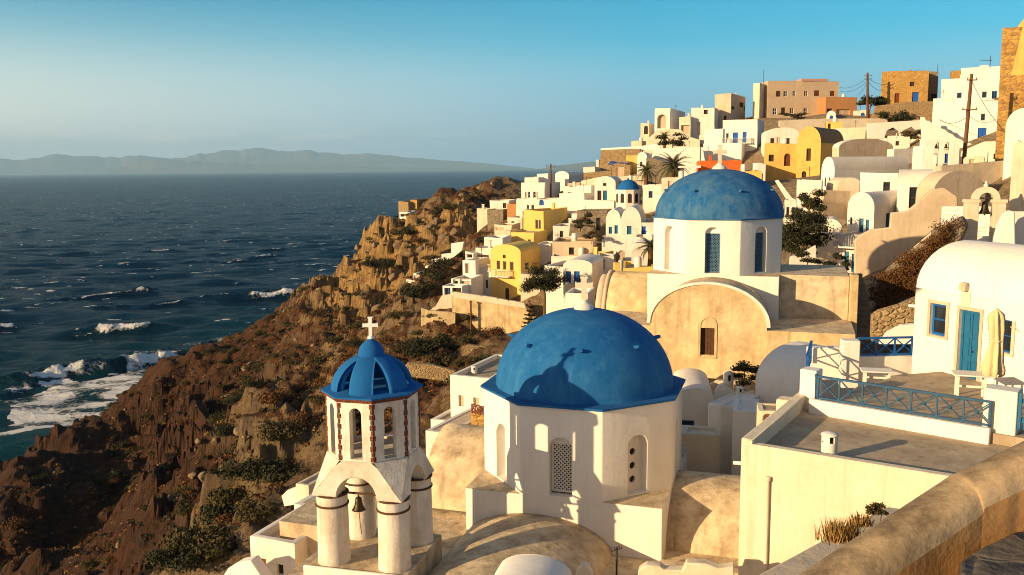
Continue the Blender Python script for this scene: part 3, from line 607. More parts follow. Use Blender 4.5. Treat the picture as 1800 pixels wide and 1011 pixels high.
# round window chapel and small blue dome
T = house('weathered white chapel with round window and two tall doors', 1045, 1082, 1090, 322, 356, 152, -14, 'white', 'vault', d=9, rise=1.15, wins=[('F', 1050, 335, 1057, 354, 'dark'), ('F', 1060, 335, 1067, 354, 'tdoor'), ('F', 1060, 319, 1066, 327, 'dark', True)], deck='white', cat='chapel', name='chapel')
house('white wall terrace in front of the small blue domed chapel', 1026, 1079, 1142, 352, 378, 147, -14, 'bright', d=8, par=.2)
T = thing('chapel', 'small white round chapel with a bright blue dome', 'chapel', W(1104, 357, 146)-UP*1.0, 0)
c = W(1104, 357, 146); r = 22.0*146/F
mb = MB(); mb.lathe([(r, -.5), (r, 3.2), (r*.86, 3.2)], 10, smooth=False); mb.build('drum', M['white'], T)
mb = MB(); mb.lathe([(r*.86*math.cos(a), 3.2+1.62*math.sin(a)) for a in [math.pi/2*k/10 for k in range(11)]], 32); mb.build('dome', M['domevivid'], T)
for k in range(5):
    a = -math.pi/2+(k-2)*math.pi*2/10+.314-math.pi/10
    mb = MB(); ux = Vector((-math.sin(a), math.cos(a), 0)); n = Vector((math.cos(a), math.sin(a), 0)); q = n*(r*math.cos(math.pi/10)+.03)
    pts = [q+ux*s+UP*z for s, z in [(-.32, 1.1)]+[(x, z) for x, z in arc_pts(0, .32, 6, 2.3)]+[(.32, 1.1)]]
    mb.prism(pts, n*-.1, None); mb.build('window', M['dark'], T)
mb = MB(); mb.lathe([(.0, 5.1), (.16, 5.0), (.2, 4.78), (.0, 4.7)], 8); mb.build('finial', M['domevivid'], T)
# left white houses at the edge of the village
T = house('white two storey house with pairs of small windows at the sea end', 916, 957, 1008, 322, 355, 168, -20, 'white', d=10, wins=[('F', 923, 337, 927, 348, 'tan'), ('F', 928, 337, 932, 348, 'glass'), ('F', 937, 337, 942, 348, 'glass'), ('F', 943, 337, 946, 348, 'tan')])
house('white roof room on the sea end house, left part', 922, 946, 960, 311, 324, 172, -20, 'white', d=5, ext=.5, ground=False)
house('taller white roof room on the sea end house', 944, 963, 969, 305, 324, 174, -20, 'bright', d=5, ext=.5, ground=False)
house('white lower storey with two slim windows below the sea end house', 907, 945, 960, 349, 380, 163, -20, 'white', d=6, wins=[('F', 926, 360, 930, 368, 'glass'), ('F', 934, 360, 939, 369, 'glass')])
house('white wall block with arched blue doorway beside the sea end house', 944, 984, 988, 350, 372, 158, -16, 'white', d=5, wins=[('F', 948, 351, 956, 361, 'blue', True)])
house('big bright blank white box below the round window chapel', 983, 1026, 1040, 340, 372, 153, -18, 'bright', d=8)
house('white block with slope roof above the big blank white box', 1014, 1040, 1046, 327, 350, 160, -18, 'bright', d=7)
# double vault house
T = house('white vaulted house, lower left of the three joined gables', 1065, 1091, 1094, 388, 480, 122, -12, 'white', 'vault', d=9, rise=1.55, wins=[('F', 1070, 399, 1076, 411, 'tdoor'), ('F', 1080, 396, 1086, 411, 'tdoor')], deck='white')
house('taller middle gable of the three joined white vaults', 1091, 1127, 1130, 392, 480, 121, -12, 'white', 'vault', d=10, rise=2.2, wins=[('F', 1102, 397, 1110, 412, 'tdoor'), ('F', 1104, 386, 1108, 390, 'tan')], deck='white')
house('flat white end of the three joined gables with a blue door', 1127, 1150, 1154, 390, 480, 120, -12, 'white', d=8, wins=[('F', 1128, 398, 1135, 415, 'bdoor')])
house('white terrace block with arched niche under the three gables', 1058, 1146, 1150, 415, 480, 118, -12, 'white', d=3, wins=[('F', 1086, 440, 1100, 458, 'tan', True), ('F', 1056, 437, 1060, 448, 'dark')])
T = house('brown rubble stone house with narrow wooden door', 1014, 1066, 1070, 370, 415, 128, -12, 'rubblegrey', d=7, wins=[('F', 1048, 383, 1055, 405, 'wood')], par=.5, deck='ochrestone')
slabwall('low rubble garden wall below the brown stone house', [(1000, 415), (1002, 393), (1046, 397), (1046, 420)], 126, -12, .4, 'rubblegrey')
# yellow houses
T = house('upper yellow house with white framed terrace door', 920, 956, 1000, 369, 420, 143, -26, 'yellow', d=10, wins=[('F', 941, 386, 951, 402, 'wdoor')], par=.45, deck='yellow')
house('square yellow lower storey of the upper yellow house', 897, 938, 955, 408, 462, 137, -26, 'yellow', d=5, wins=[('F', 928, 421, 933, 428, 'shut')], par=.15)
T = house('tall yellow house with arched roof, balcony and arched door', 862, 915, 946, 442, 532, 121, -24, 'yellow', 'vault', d=7, rise=1.0, wins=[('F', 873, 458, 879, 473, 'wdoor'), ('F', 884, 459, 890, 474, 'wdoor'), ('F', 896, 460, 903, 475, 'wdoor'), ('F', 884, 448, 889, 454, 'shut'), ('F', 888, 506, 895, 530, 'shut', True), ('R', 923, 461, 930, 476, 'glass')], deck='yellow', ext=2)
bal_px(T, 'F', 869, 898, 484, 0.9, 0.8, 'frame', 'frame')
house('cream annex between tall yellow house and the dark tree', 915, 962, 966, 482, 535, 118, -14, 'cream', d=5)
T = house('white sea side house with two slim windows left of the yellow house', 834, 863, 866, 470, 526, 122, -20, 'white', d=7, wins=[('F', 844, 491, 849, 505, 'wdoor'), ('F', 853, 492, 858, 507, 'wdoor')], par=.1)
bal_px(T, 'F', 834, 862, 475, 0.15, 0.8, 'frame', 'white')
house('white set back upper storey behind the sea side terrace', 836, 866, 870, 436, 480, 127, -20, 'white', d=5, wins=[('F', 838, 448, 860, 468, 'tan')], rev=.6)
house('bright white porch tower stepping down to the sea side terrace', 813, 836, 838, 458, 510, 121, -20, 'bright', d=5, wins=[('F', 817, 463, 825, 480, 'tan')], rev=.5)
house('small white porch block at the top of the sea side steps', 818, 832, 836, 443, 462, 126, -20, 'bright', d=4, wins=[('F', 820, 446, 830, 453, 'open')], rev=.6)
house('white roof block with curved side behind the sea side terrace', 852, 884, 886, 417, 448, 133, -18, 'bright', d=4)
house('lower white terrace block with open pergola front', 793, 828, 832, 489, 520, 117, -20, 'bright', d=4, wins=[('F', 796, 491, 805, 499, 'open'), ('F', 808, 491, 826, 499, 'tan')], rev=.7)
house('lowest white terrace hut with striped front at the wall corner', 778, 812, 824, 501, 522, 115, -20, 'bright', d=4, wins=[('F', 781, 506, 792, 519, 'bluew'), ('F', 795, 506, 811, 515, 'dark')], rev=.5)
house('white block with diagonal shadow right of the yellow houses', 938, 968, 990, 429, 470, 128, -22, 'white', d=5)
house('beige stone fronted house with one dark window', 970, 1042, 1046, 424, 452, 119, -10, 'beige', d=7, wins=[('F', 1000, 435, 1009, 448, 'wood')], par=.3, deck='ochrestone')
house('white lower front under the beige stone house', 968, 1046, 1050, 449, 478, 117, -10, 'white', d=3)
T = house('white house with two vivid blue shuttered balcony windows', 990, 1041, 1046, 466, 545, 100, -16, 'white', 'vault', d=7, rise=0.65, wins=[('F', 995, 477, 1004, 497, 'blue'), ('F', 1009, 477, 1019, 497, 'blue')], deck='white')
bal_px(T, 'F', 992, 1020, 498, 0.7, 0.8, 'iron', 'white')
house('plain white wing left of the blue shuttered windows', 957, 991, 994, 466, 545, 103, -30, 'white', d=5)
house('low white room in front of the blue shuttered house', 993, 1032, 1038, 515, 545, 90, -16, 'bright', d=4)
house('patchy yellow and white house behind the lamp post', 1020, 1052, 1078, 448, 482, 110, -24, 'yellow', d=6)
house('white front with pale wooden door beside the patchy yellow house', 1050, 1080, 1084, 450, 482, 107, -8, 'white', d=4, wins=[('F', 1056, 456, 1064, 474, 'tan')])
house('low golden roofed wall left of the middle church drum', 1096, 1150, 1156, 470, 500, 95, -8, 'yellow', d=6)
house('grey white vault behind the lamp post', 1110, 1150, 1154, 442, 480, 100, -8, 'white', 'vault', d=6, rise=1.0, deck='white')
# retaining wall under the yellow houses
slabwall('high honey coloured retaining wall below the yellow house', [(794, 580), (795, 522), (924, 541), (940, 560), (940, 605), (860, 600)], 113, -14, 1.2, 'oldwall', ground=True)
slabwall('white parapet in four panels along the retaining wall top', [(795, 523), (797, 513), (845, 520), (846, 522), (848, 520), (873, 524), (874, 527), (876, 525), (892, 528), (893, 530), (895, 528), (921, 533), (924, 542)], 112.6, -14, 0.5, 'cream')
slabwall('stepped wall swooping down at the seaward corner of the retaining wall', [(748, 570), (754, 546), (766, 538), (776, 520), (794, 517), (794, 570)], 114, -8, 0.4, 'cream')
slabwall('low golden wall at the foot of the retaining wall', [(740, 580), (740, 541), (754, 546), (800, 550), (800, 580)], 112, -6, 0.5, 'oldwall', ground=True)
slabwall('lower terrace wall of dry stones below the bushes', [(812, 625), (820, 606), (870, 612), (890, 620), (890, 640), (830, 640)], 92, -8, 0.5, 'rubble', ground=True)
slabwall('dry stone terrace wall behind the bell tower', [(700, 660), (715, 638), (760, 642), (800, 652), (800, 672)], 82, -8, 0.5, 'rubble', ground=True)
# cliff edge buildings
house('dark stone ruin on the cliff edge', 700, 718, 720, 354, 372, 236, -30, 'rubble', d=5)
house('long stone ruin with white corner on the cliff edge', 722, 733, 760, 351, 368, 236, -30, 'ochrestone', d=8)
house('small white cave house with two dark openings on the cliff', 702, 721, 724, 372, 384, 228, -20, 'bright', d=5, wins=[('F', 704, 376, 711, 381, 'dark'), ('F', 713, 376, 719, 381, 'dark')], ext=2)
slabwall('tiny white fence at the seaward tip of the cliff', [(671, 399), (671, 391), (688, 390), (688, 398)], 226, -20, .2, 'frame', cat='fence', name='fence')
house('low white house above the red wall', 861, 894, 905, 352, 378, 178, -16, 'white', d=6, wins=[('F', 884, 357, 890, 366, 'dark')])
house('dark red house block beside the white sea end house', 891, 908, 910, 358, 384, 172, -20, 'terra', d=5)
house('brown stone block left of the dark red house', 857, 884, 894, 368, 392, 175, -24, 'rubblegrey', d=5)
house('cream walled hut under the cliff top boulders', 838, 857, 860, 367, 384, 180, -18, 'cream', d=4)
house('thatched terrace with pale balustrade below the dark red house', 868, 899, 912, 394, 408, 150, -18, 'cream', d=5, deck='ochrestone', wins=[('F', 871, 399, 886, 405, 'tan')])
house('small cream hut beside the upper yellow house', 884, 897, 899, 405, 430, 145, -20, 'cream', d=4)
slabwall('white stepped wall descending the scrub slope', [(757, 472), (759, 456), (776, 453), (776, 447), (793, 445), (793, 428), (815, 425), (812, 440), (800, 450), (785, 460)], 148, -14, .8, 'bright')
T = house('small open white pavilion on the scrub slope', 726, 748, 756, 481, 496, 140, -18, 'bright', d=5, wins=[('F', 728, 484, 737, 494, 'tan'), ('F', 739, 484, 746, 494, 'tan')], cat='pavilion', name='pavilion')
slabwall('white railing wall below the small open pavilion', [(714, 497), (714, 491), (742, 495), (742, 500)], 138, -18, .2, 'frame', cat='fence', name='fence')
# ------------------------------------------------------------------ terrain
CPX = [  # px, py, distance
 (0,872,122),(40,845,128),(85,796,140),(130,748,152),(175,718,159),(220,688,166),(232,676,168),(300,642,174),(380,600,181),(450,562,186),(500,546,189),(560,507,191),(605,480,193),
 (0,1005,108),(100,1000,116),(250,872,128),(235,790,152),(180,850,140),(140,900,128),(60,940,112),(200,960,98),(300,905,98),(400,900,70),(350,1005,60),(280,1005,72),(330,830,118),(300,800,132),(400,780,106),(400,850,82),
 (450,700,120),(350,700,141),(300,665,161),(400,612,171),(450,640,141),(500,600,152),(550,560,160),(600,600,128),(520,680,112),(520,800,72),(470,860,60),(560,760,74),
 (620,432,196),(640,415,205),(680,374,228),(720,362,238),(770,345,248),(820,332,256),(868,320,266),(905,326,262),
 (660,540,163),(700,560,142),(690,440,186),(700,520,160),(640,500,172),(620,520,178),(750,400,208),(750,470,168),(800,400,190),(800,440,168),(840,380,190),(760,530,130),(690,600,118),(720,480,172),
 (650,620,110),(700,640,95),(780,620,100),(780,660,80),(860,650,84),(760,700,66),(850,740,56),(700,720,66),(900,600,110),(880,570,115),
 (1030,312,262),(1052,305,255)]
CW = [  # x, y, z
 (0,5,-14),(-6,20,-15.5),(-10,30,-19),(0,26,-14.5),(5,22,-14.5),(10,30,-13.5),(14,24,-9.5),(20,30,-8.5),(8,12,-8),(3,6,-6),(12,10,-5),(30,30,-5),(20,12,-4),(40,20,0),
 (12,48,-13),(2,45,-14),(20,48,-12),(24,50,-8),(-14,40,-22),(-20,30,-24),(-25,15,-28),(-60,30,-52),(-60,10,-60),(-100,20,-80),(-100,80,-78),(-40,20,-40),
 (30,55,-4.5),(34,60,-3),(40,45,-1.5),(24,62,-7.5),(60,60,5),(90,60,9),(120,120,18),(110,200,18),(60,250,12),(100,300,2),(160,260,10),(200,150,20),
 (80,130,11),(95,180,15),(75,205,13),(30,300,-10),(10,320,-26),(60,420,-60),(0,420,-90),(-40,340,-90)]
SIL = [(0,872,122),(40,845,128),(130,748,152),(220,688,166),(300,642,174),(380,600,181),(450,562,186),(500,546,189),(560,507,191),(605,480,193),(625,430,198),(680,374,230),(720,362,240),(770,345,250),(820,332,258),(868,320,268)]
CW += [(13,205,-10),(15,218,-12),(20,240,-15),(26,280,-22),(18,300,-30),(32,255,-13),(40,240,-5),(8,190,-9),(45,292,-14),(62,322,-26),(40,345,-55),(80,340,-26),(75,275,0),(55,262,-5)]
pts = [tuple(W(*c)) for c in CPX]+CW
for (a, b, c) in SIL:
    w = W(a, b, c); k = Vector((w.x, w.y, 0)).normalized()+Vector((-0.5, 0.25, 0))
    pts.append((w.x+k.x*24, w.y+k.y*24, min(w.z-24, -60))); pts.append((w.x+k.x*52, w.y+k.y*52, -90)); pts.append((w.x+k.x*120, w.y+k.y*120, -110))
pts += [(x, y, z-0.3) for x, y, z in GP]
A_ = []
for p in pts:
    if all((p[0]-q[0])**2+(p[1]-q[1])**2 > 3.0 for q in A_): A_.append(p)
A_ = np.array(A_); n_ = len(A_)
D_ = np.sqrt(((A_[:, None, :2]-A_[None, :, :2])**2).sum(-1)+45.0)
K_ = np.zeros((n_+3, n_+3)); K_[:n_, :n_] = -D_+np.eye(n_)*1.5; K_[:n_, n_] = 1; K_[:n_, n_+1:] = A_[:, :2]; K_[n_, :n_] = 1; K_[n_+1:, :n_] = A_[:, :2].T
C_ = np.linalg.solve(K_, np.concatenate([A_[:, 2], [0, 0, 0]]))
def G0_(x, y):
    x = np.asarray(x, float).ravel(); y = np.asarray(y, float).ravel(); z = np.empty_like(x)
    for i in range(0, len(x), 20000):
        q = np.stack([x[i:i+20000], y[i:i+20000]], 1)
        d = np.sqrt(((q[:, None, :]-A_[None, :, :2])**2).sum(-1)+45.0); z[i:i+20000] = -d@C_[:n_]+C_[n_]+q@C_[n_+1:]
    return z
gx_ = np.arange(-420, 480, 1.5); gy_ = np.arange(-6, 475, 1.5); GX_, GY_ = np.meshgrid(gx_, gy_); GZ_ = G0_(GX_, GY_).reshape(GX_.shape)
gdy_, gdx_ = np.gradient(GZ_, 1.5); GS_ = np.hypot(gdx_, gdy_)
def lookup(T, x, y):
    u = np.clip((np.asarray(x, float).ravel()+420)/1.5, 0, len(gx_)-1.001); v = np.clip((np.asarray(y, float).ravel()+6)/1.5, 0, len(gy_)-1.001)
    i = u.astype(int); j = v.astype(int); a = u-i; b = v-j
    return (T[j, i]*(1-a)+T[j, i+1]*a)*(1-b)+(T[j+1, i]*(1-a)+T[j+1, i+1]*a)*b
def G0(x, y): return lookup(GZ_, x, y)
CL_ = [(W(a, c, d), r) for a, c, d, r in ((650,480,172,13),(690,440,186,12),(640,525,178,10),(720,480,172,9),(660,425,195,12),(760,400,205,11),(700,400,215,12),(800,415,190,9),(620,455,188,9))]
def cliff(x, y):
    x = np.asarray(x, float).ravel(); y = np.asarray(y, float).ravel(); s = np.zeros_like(x)
    for w, r in CL_: s = np.maximum(s, np.exp(-((x-w.x)**2+(y-w.y)**2)/r**2))
    return np.clip(s*1.6-.3+fbm(x/7, y/7, 3, 44)*.35, 0, 1)
def worley(x, y, s=1):
    x = np.asarray(x, float); y = np.asarray(y, float); xi = np.floor(x).astype(np.int64); yi = np.floor(y).astype(np.int64)
    best = np.full(x.shape, 9.0); b2 = best.copy(); val = np.zeros(x.shape)
    def h(i, j, k):
        n = (i*374761393+j*668265263+(s*7+k)*974711) & 0x7fffffff
        n = ((n ^ (n >> 13))*1274126177) & 0x7fffffff
        return ((n ^ (n >> 16)) & 0xffff)/65535.0
    for di in (-1, 0, 1):
        for dj in (-1, 0, 1):
            i, j = xi+di, yi+dj; d = np.hypot(i+h(i, j, 0)-x, j+h(i, j, 1)-y); m = d < best
            b2 = np.where(m, best, np.minimum(b2, d)); val = np.where(m, h(i, j, 2), val); best = np.where(m, d, best)
    return best, b2, val
def rocky(x, y): return np.maximum(np.clip((lookup(GS_, x, y)-0.48)/0.5, 0, 1), cliff(x, y)*.85)
def G(x, y):
    x = np.asarray(x, float).ravel(); y = np.asarray(y, float).ravel()
    z = G0(x, y); rk = rocky(x, y); far = np.clip((np.hypot(x, y)-38)/30, 0, 1)
    wild = np.clip((-0.02*y+12-x)/15, 0, 1)*far             # open slope on the sea side, town on the other
    gul = np.abs(fbm(x/17+3, y/17, 4, 5)); gul2 = np.abs(fbm(x/6.0, y/6.0+9, 3, 9))
    wx = x+fbm(x/5, y/5, 3, 13)*2.5; wy = y+fbm(x/5+7, y/5, 3, 14)*2.5
    c1, c2, cv = worley(wx/5.2, wy/3.6, 2); e1, e2, ev = worley(wx/1.9, wy/1.4, 5)
    z = z-wild*((.22-gul)*(5.0+9*rk)+(.2-gul2)*(2.2+3.5*rk))-wild*.4
    low = np.clip((-z-26)/10, 0, 1); bl = 1-.65*low
    z = z+wild*rk*bl*((cv-.55)*4.2*np.clip((c2-c1)*5, 0, 1)+(ev-.5)*1.5*np.clip((e2-e1)*5, 0, 1))
    z = z+wild*(fbm(x/2.2, y/2.2, 3, 21)*(0.55+.5*rk)+fbm(x/.8, y/.8, 3, 33)*(0.28+.45*rk)+fbm(x/40, y/40, 2, 40)*1.2)
    st = z/2.6+fbm(x/20, y/20, 2, 55)*1.5                     # ledges in the cliffs
    z = z+wild*rk*(np.abs((st % 1)-.5)-.25)*3.0
    return z+(1-wild)*fbm(x/3, y/3, 3, 61)*0.15
def grid_mesh(name, X, Y, Z, mat, attrs=None, smooth=True):
    r, c = X.shape; me = bpy.data.meshes.new(name)
    co = np.stack([X, Y, Z], -1).reshape(-1, 3).astype(np.float32)
    i = np.arange(r*c).reshape(r, c); q = np.stack([i[:-1, :-1], i[:-1, 1:], i[1:, 1:], i[1:, :-1]], -1).reshape(-1, 4)
    me.vertices.add(r*c); me.vertices.foreach_set('co', co.ravel())
    me.loops.add(q.size); me.loops.foreach_set('vertex_index', q.ravel().astype(np.int32))
    me.polygons.add(len(q)); me.polygons.foreach_set('loop_start', np.arange(0, q.size, 4, dtype=np.int32)); me.polygons.foreach_set('loop_total', np.full(len(q), 4, np.int32))
    me.polygons.foreach_set('use_smooth', np.full(len(q), smooth))
    for k, v in (attrs or {}).items():
        a = me.attributes.new(k, 'FLOAT', 'POINT'); a.data.foreach_set('value', v.ravel().astype(np.float32))
    me.update(calc_edges=True); me.validate(); me.materials.append(mat)
    o = bpy.data.objects.new(name, me); COL.objects.link(o); return o
def polar(a0, a1, na, radii):
    an = np.radians(np.linspace(a0, a1, na)); AA, RR = np.meshgrid(an, radii); return RR*np.sin(AA), RR*np.cos(AA)
def v_z(N, L, v):
    q = N.new('ShaderNodeSeparateXYZ'); L.new(v, q.inputs[0]); return q.outputs['Z']
# terrain material: earth, dry grass and bare rock
m, N, L, b = newmat('hillside_earth'); tc = N.new('ShaderNodeTexCoord'); v = tc.outputs['Object']
g = N.new('ShaderNodeNewGeometry'); sp = N.new('ShaderNodeSeparateXYZ'); L.new(g.outputs['Normal'], sp.inputs[0])
earth = mixc(N, L, mrange(N, L, noise(N, L, v, 0.10, 8, 0.7), 0.38, 0.62), (0.135, 0.047, 0.011), (0.062, 0.027, 0.008))
earth = mixc(N, L, mrange(N, L, noise(N, L, v, 0.42, 7, 0.75), 0.5, 0.66, 0, .85), earth, (0.18, 0.082, 0.021))
earth = mixc(N, L, mrange(N, L, noise(N, L, v, 1.5, 6, 0.8), 0.52, 0.66, 0, .8), earth, (0.05, 0.035, 0.014))
earth = mixc(N, L, mrange(N, L, noise(N, L, v, 3.2, 4, 0.8), 0.60, 0.66, 0, .75), earth, (0.26, 0.175, 0.10))
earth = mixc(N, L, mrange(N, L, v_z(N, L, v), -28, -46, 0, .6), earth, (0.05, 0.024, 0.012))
rk1 = mixc(N, L, mrange(N, L, noise(N, L, v, 0.16, 8, 0.7), 0.35, 0.65), (0.36, 0.225, 0.10), (0.20, 0.145, 0.095))
rk1 = mixc(N, L, mrange(N, L, noise(N, L, v, 1.1, 7, 0.8), 0.48, 0.68), rk1, (0.11, 0.07, 0.04))
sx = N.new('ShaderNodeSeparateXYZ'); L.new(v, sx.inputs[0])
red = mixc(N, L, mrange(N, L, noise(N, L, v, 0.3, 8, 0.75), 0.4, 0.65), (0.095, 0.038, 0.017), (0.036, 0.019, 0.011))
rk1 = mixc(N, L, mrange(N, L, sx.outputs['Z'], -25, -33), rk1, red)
slope = math2(N, L, 'ADD', sp.outputs['Z'], math2(N, L, 'MULTIPLY', math2(N, L, 'SUBTRACT', noise(N, L, v, 0.5, 6, 0.7), 0.5), 0.7))
ca = N.new('ShaderNodeAttribute'); ca.attribute_name = 'cliff'
rk1 = mixc(N, L, ca.outputs['Fac'], rk1, mixc(N, L, mrange(N, L, noise(N, L, v, 0.5, 8, 0.75), 0.42, 0.64), (0.50, 0.305, 0.11), (0.22, 0.13, 0.06)))
fac = math2(N, L, 'MAXIMUM', mrange(N, L, slope, 0.80, 0.62), mrange(N, L, math2(N, L, 'SUBTRACT', ca.outputs['Fac'], math2(N, L, 'MULTIPLY', sp.outputs['Z'], .45)), 0.05, 0.25))
ta = N.new('ShaderNodeAttribute'); ta.attribute_name = 'town'
pale = mixc(N, L, mrange(N, L, noise(N, L, v, 1.4, 7, 0.75), 0.42, 0.6), (0.46, 0.34, 0.20), (0.22, 0.15, 0.085))
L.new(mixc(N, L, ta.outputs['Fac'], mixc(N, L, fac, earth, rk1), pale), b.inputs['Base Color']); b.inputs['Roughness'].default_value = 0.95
hh = math2(N, L, 'ADD', noise(N, L, v, 1.0, 9, 0.75), math2(N, L, 'MULTIPLY', noise(N, L, v, 4.0, 6, 0.75), 0.5))
bumpn(N, L, b, hh, 1.0, 0.8); M['earth'] = m
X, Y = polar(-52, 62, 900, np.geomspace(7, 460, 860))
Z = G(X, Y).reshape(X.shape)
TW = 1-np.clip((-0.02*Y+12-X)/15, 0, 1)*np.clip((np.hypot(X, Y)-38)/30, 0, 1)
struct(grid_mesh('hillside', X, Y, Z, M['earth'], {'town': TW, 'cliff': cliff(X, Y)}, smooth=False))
def gz(x, y): return float(G([x], [y])[0])
# ------------------------------------------------------------------ sea
radii = np.concatenate([np.geomspace(125, 1000, 620), np.geomspace(1006, 66000, 300)])
X, Y = polar(-56, 60, 760, radii)
RR = np.hypot(X, Y); Z = np.zeros_like(X); rng = np.random.RandomState(3)
wx, wy = X+fbm(X/90, Y/90, 3, 71).reshape(X.shape)*14, Y+fbm(X/70, Y/70, 3, 73).reshape(X.shape)*14
for k in range(26):
    lam = 7*1.17**k if k < 16 else 9+rng.rand()*40
    if lam > 75: lam = 20+rng.rand()*50
    th = R(-78)+rng.randn()*0.38; amp = 0.0075*lam*(0.6+rng.rand()*.8)
    ph = (wx*math.cos(th)+wy*math.sin(th))*2*math.pi/lam+rng.rand()*6.28
    c = np.sin(ph); fade = np.clip(1.6-RR*0.0035/(lam*0.35), 0, 1)
    Z += amp*fade*(c+0.35*(c*c-.5))
Z *= 0.62
foam = np.zeros_like(X)
BR = [(163,583,268,577,3.4,3.2,1),(440,523,528,519,3.2,3.0,1),(262,441,302,440,1.6,2.4,.9),(443,455,482,451,2.2,2.4,.9),(395,462,440,457,1.4,1.8,.7),(335,462,375,460,1.3,1.5,.6),(100,527,232,514,1.6,1.6,.75),(245,513,268,514,2.2,2.6,.8),(268,536,318,531,1.3,1.6,.7),
      (175,541,215,537,1.2,1.5,.6),(340,525,405,523,1.5,2.0,.6),(0,551,22,547,1.5,3,.9),(435,503,463,502,1.3,2.0,.7),(0,579,24,575,1.7,3,.9),(130,446,190,444,1.2,1.6,.6),(470,440,495,439,1.2,2,.8),(210,640,320,625,3.0,3.6,1),(40,668,188,646,3.2,3.2,1),(0,690,60,672,2.0,4,.7),(350,608,420,596,2,2.5,.7),
      (80,424,88,423,1,2,.9),(216,382,240,381,1,2,.8),(225,392,232,391,1,2,.9),(470,447,478,446,1,1.5,.9)]
for (a, b_, c, d, h, w, f) in BR:
    p = WZ(a, b_, SEA); q = WZ(c, d, SEA); dx, dy = q.x-p.x, q.y-p.y; Ln = math.hypot(dx, dy)
    tt = ((X-p.x)*dx+(Y-p.y)*dy)/Ln**2; nd = ((X-p.x)*-dy+(Y-p.y)*dx)/Ln
    nd = nd+fbm(X/9, Y/9, 3, 81).reshape(X.shape)*3.0
    if nd[0, 0] is None: pass
    rag = fbm(X/4.5, Y/4.5, 4, 85).reshape(X.shape)
    ends = np.clip(np.minimum(tt+.10, 1.10-tt)/.25+rag*.5, 0, 1)
    lng = np.clip(np.minimum(tt+.8, 1.8-tt)/.8, 0, 1); lng = lng*lng*(3-2*lng)
    side = np.where(nd > 0, 9.0, 3.0); prof_ = np.exp(-(nd/side)**2)
    Z += lng*h*.55*prof_-lng*h*.28*np.exp(-((nd+8)/5)**2)+ends*prof_*h*(.12+.55*rag+.3*fbm(X/1.6, Y/1.6, 3, 87).reshape(X.shape))
    face = np.where(nd < 0, np.exp(-(nd/(w*1.5))**2), np.exp(-(nd/(w*.8))**2))
    trail = np.where(nd > 0, np.exp(-(nd/11)**2)*.42, 0)*np.clip(np.minimum(tt+.3, 1.3-tt)/.4, 0, 1)
    foam = np.maximum(foam, np.maximum(ends*f*face*(0.9+.6*fbm(X/3, Y/3, 3, 83).reshape(X.shape)), trail*f))
# foam field off the shore
for (poly, f) in (([(0,700),(60,672),(190,655),(240,650),(260,690),(150,735),(40,765),(0,770)], 1.0), ([(200,640),(330,620),(350,640),(240,668),(190,655)], .75), ([(330,610),(430,590),(470,575),(460,600),(380,630)], .6)):
    ps = [WZ(a, c, SEA) for a, c in poly]; ins = np.zeros(X.shape, bool)
    xx = X+fbm(X/16, Y/16, 4, 91).reshape(X.shape)*12; yy = Y+fbm(X/16, Y/16, 4, 93).reshape(X.shape)*12
    for i in range(len(ps)):
        p, q = ps[i], ps[(i+1) % len(ps)]
        cond = ((p.y > yy) != (q.y > yy)); xi = (q.x-p.x)*(yy-p.y)/((q.y-p.y) if abs(q.y-p.y) > 1e-6 else 1e-6)+p.x
        ins ^= cond & (xx < xi)
    foam = np.maximum(foam, np.where(ins, f*(.66+.6*fbm(X/9, Y/6, 4, 95).reshape(X.shape)), 0))
coast = np.full(X.shape, 1e9)
for (a, c, d) in SIL:
    w = W(a, c, d); coast = np.minimum(coast, np.hypot(X-w.x, Y-w.y))
shallow = np.clip(1-(coast-40)/230, 0, 1)
m, N, L, b = newmat('sea_water'); tc = N.new('ShaderNodeTexCoord'); v = tc.outputs['Object']
af = N.new('ShaderNodeAttribute'); af.attribute_name = 'foam'; ash = N.new('ShaderNodeAttribute'); ash.attribute_name = 'shallow'
deep = mixc(N, L, mrange(N, L, noise(N, L, v, 0.012, 5, 0.6), 0.35, 0.65), (0.0012, 0.011, 0.030), (0.002, 0.016, 0.038))
wc = mixc(N, L, math2(N, L, 'MULTIPLY', ash.outputs['Fac'], 0.8), deep, (0.008, 0.050, 0.055))
lace = noise(N, L, v, 0.75, 8, 0.78)
fm = mrange(N, L, math2(N, L, 'ADD', af.outputs['Fac'], math2(N, L, 'MULTIPLY', math2(N, L, 'SUBTRACT', lace, 0.5), 1.5)), 0.46, 0.66)
fm = math2(N, L, 'MULTIPLY', fm, mrange(N, L, af.outputs['Fac'], 0.04, 0.2))
# scattered whitecaps on the open water
caps = noise(N, L, v, 0.11, 6, 0.62, (0.7, 1.0, 1)); capm = noise(N, L, v, 0.006, 3, 0.5)
cm = mrange(N, L, math2(N, L, 'ADD', caps, math2(N, L, 'MULTIPLY', capm, 0.18)), 0.735, 0.762, 0, .8)
fall = math2(N, L, 'MAXIMUM', fm, cm)
L.new(mixc(N, L, fall, wc, (0.72, 0.70, 0.68)), b.inputs['Base Color'])
L.new(mrange(N, L, fall, 0, 1, 0.16, 0.9), b.inputs['Roughness']); b.inputs['IOR'].default_value = 1.33; b.inputs['Specular IOR Level'].default_value = 0.13
wv = math2(N, L, 'ADD', math2(N, L, 'MULTIPLY', noise(N, L, v, 0.22, 5, 0.65, (0.7, 1.2, 1)), 1.3), math2(N, L, 'MULTIPLY', noise(N, L, v, 0.8, 6, 0.75), 0.7))
wv = math2(N, L, 'ADD', wv, math2(N, L, 'MULTIPLY', noise(N, L, v, 0.045, 3, 0.6, (0.6, 1.3, 1)), 3.0))
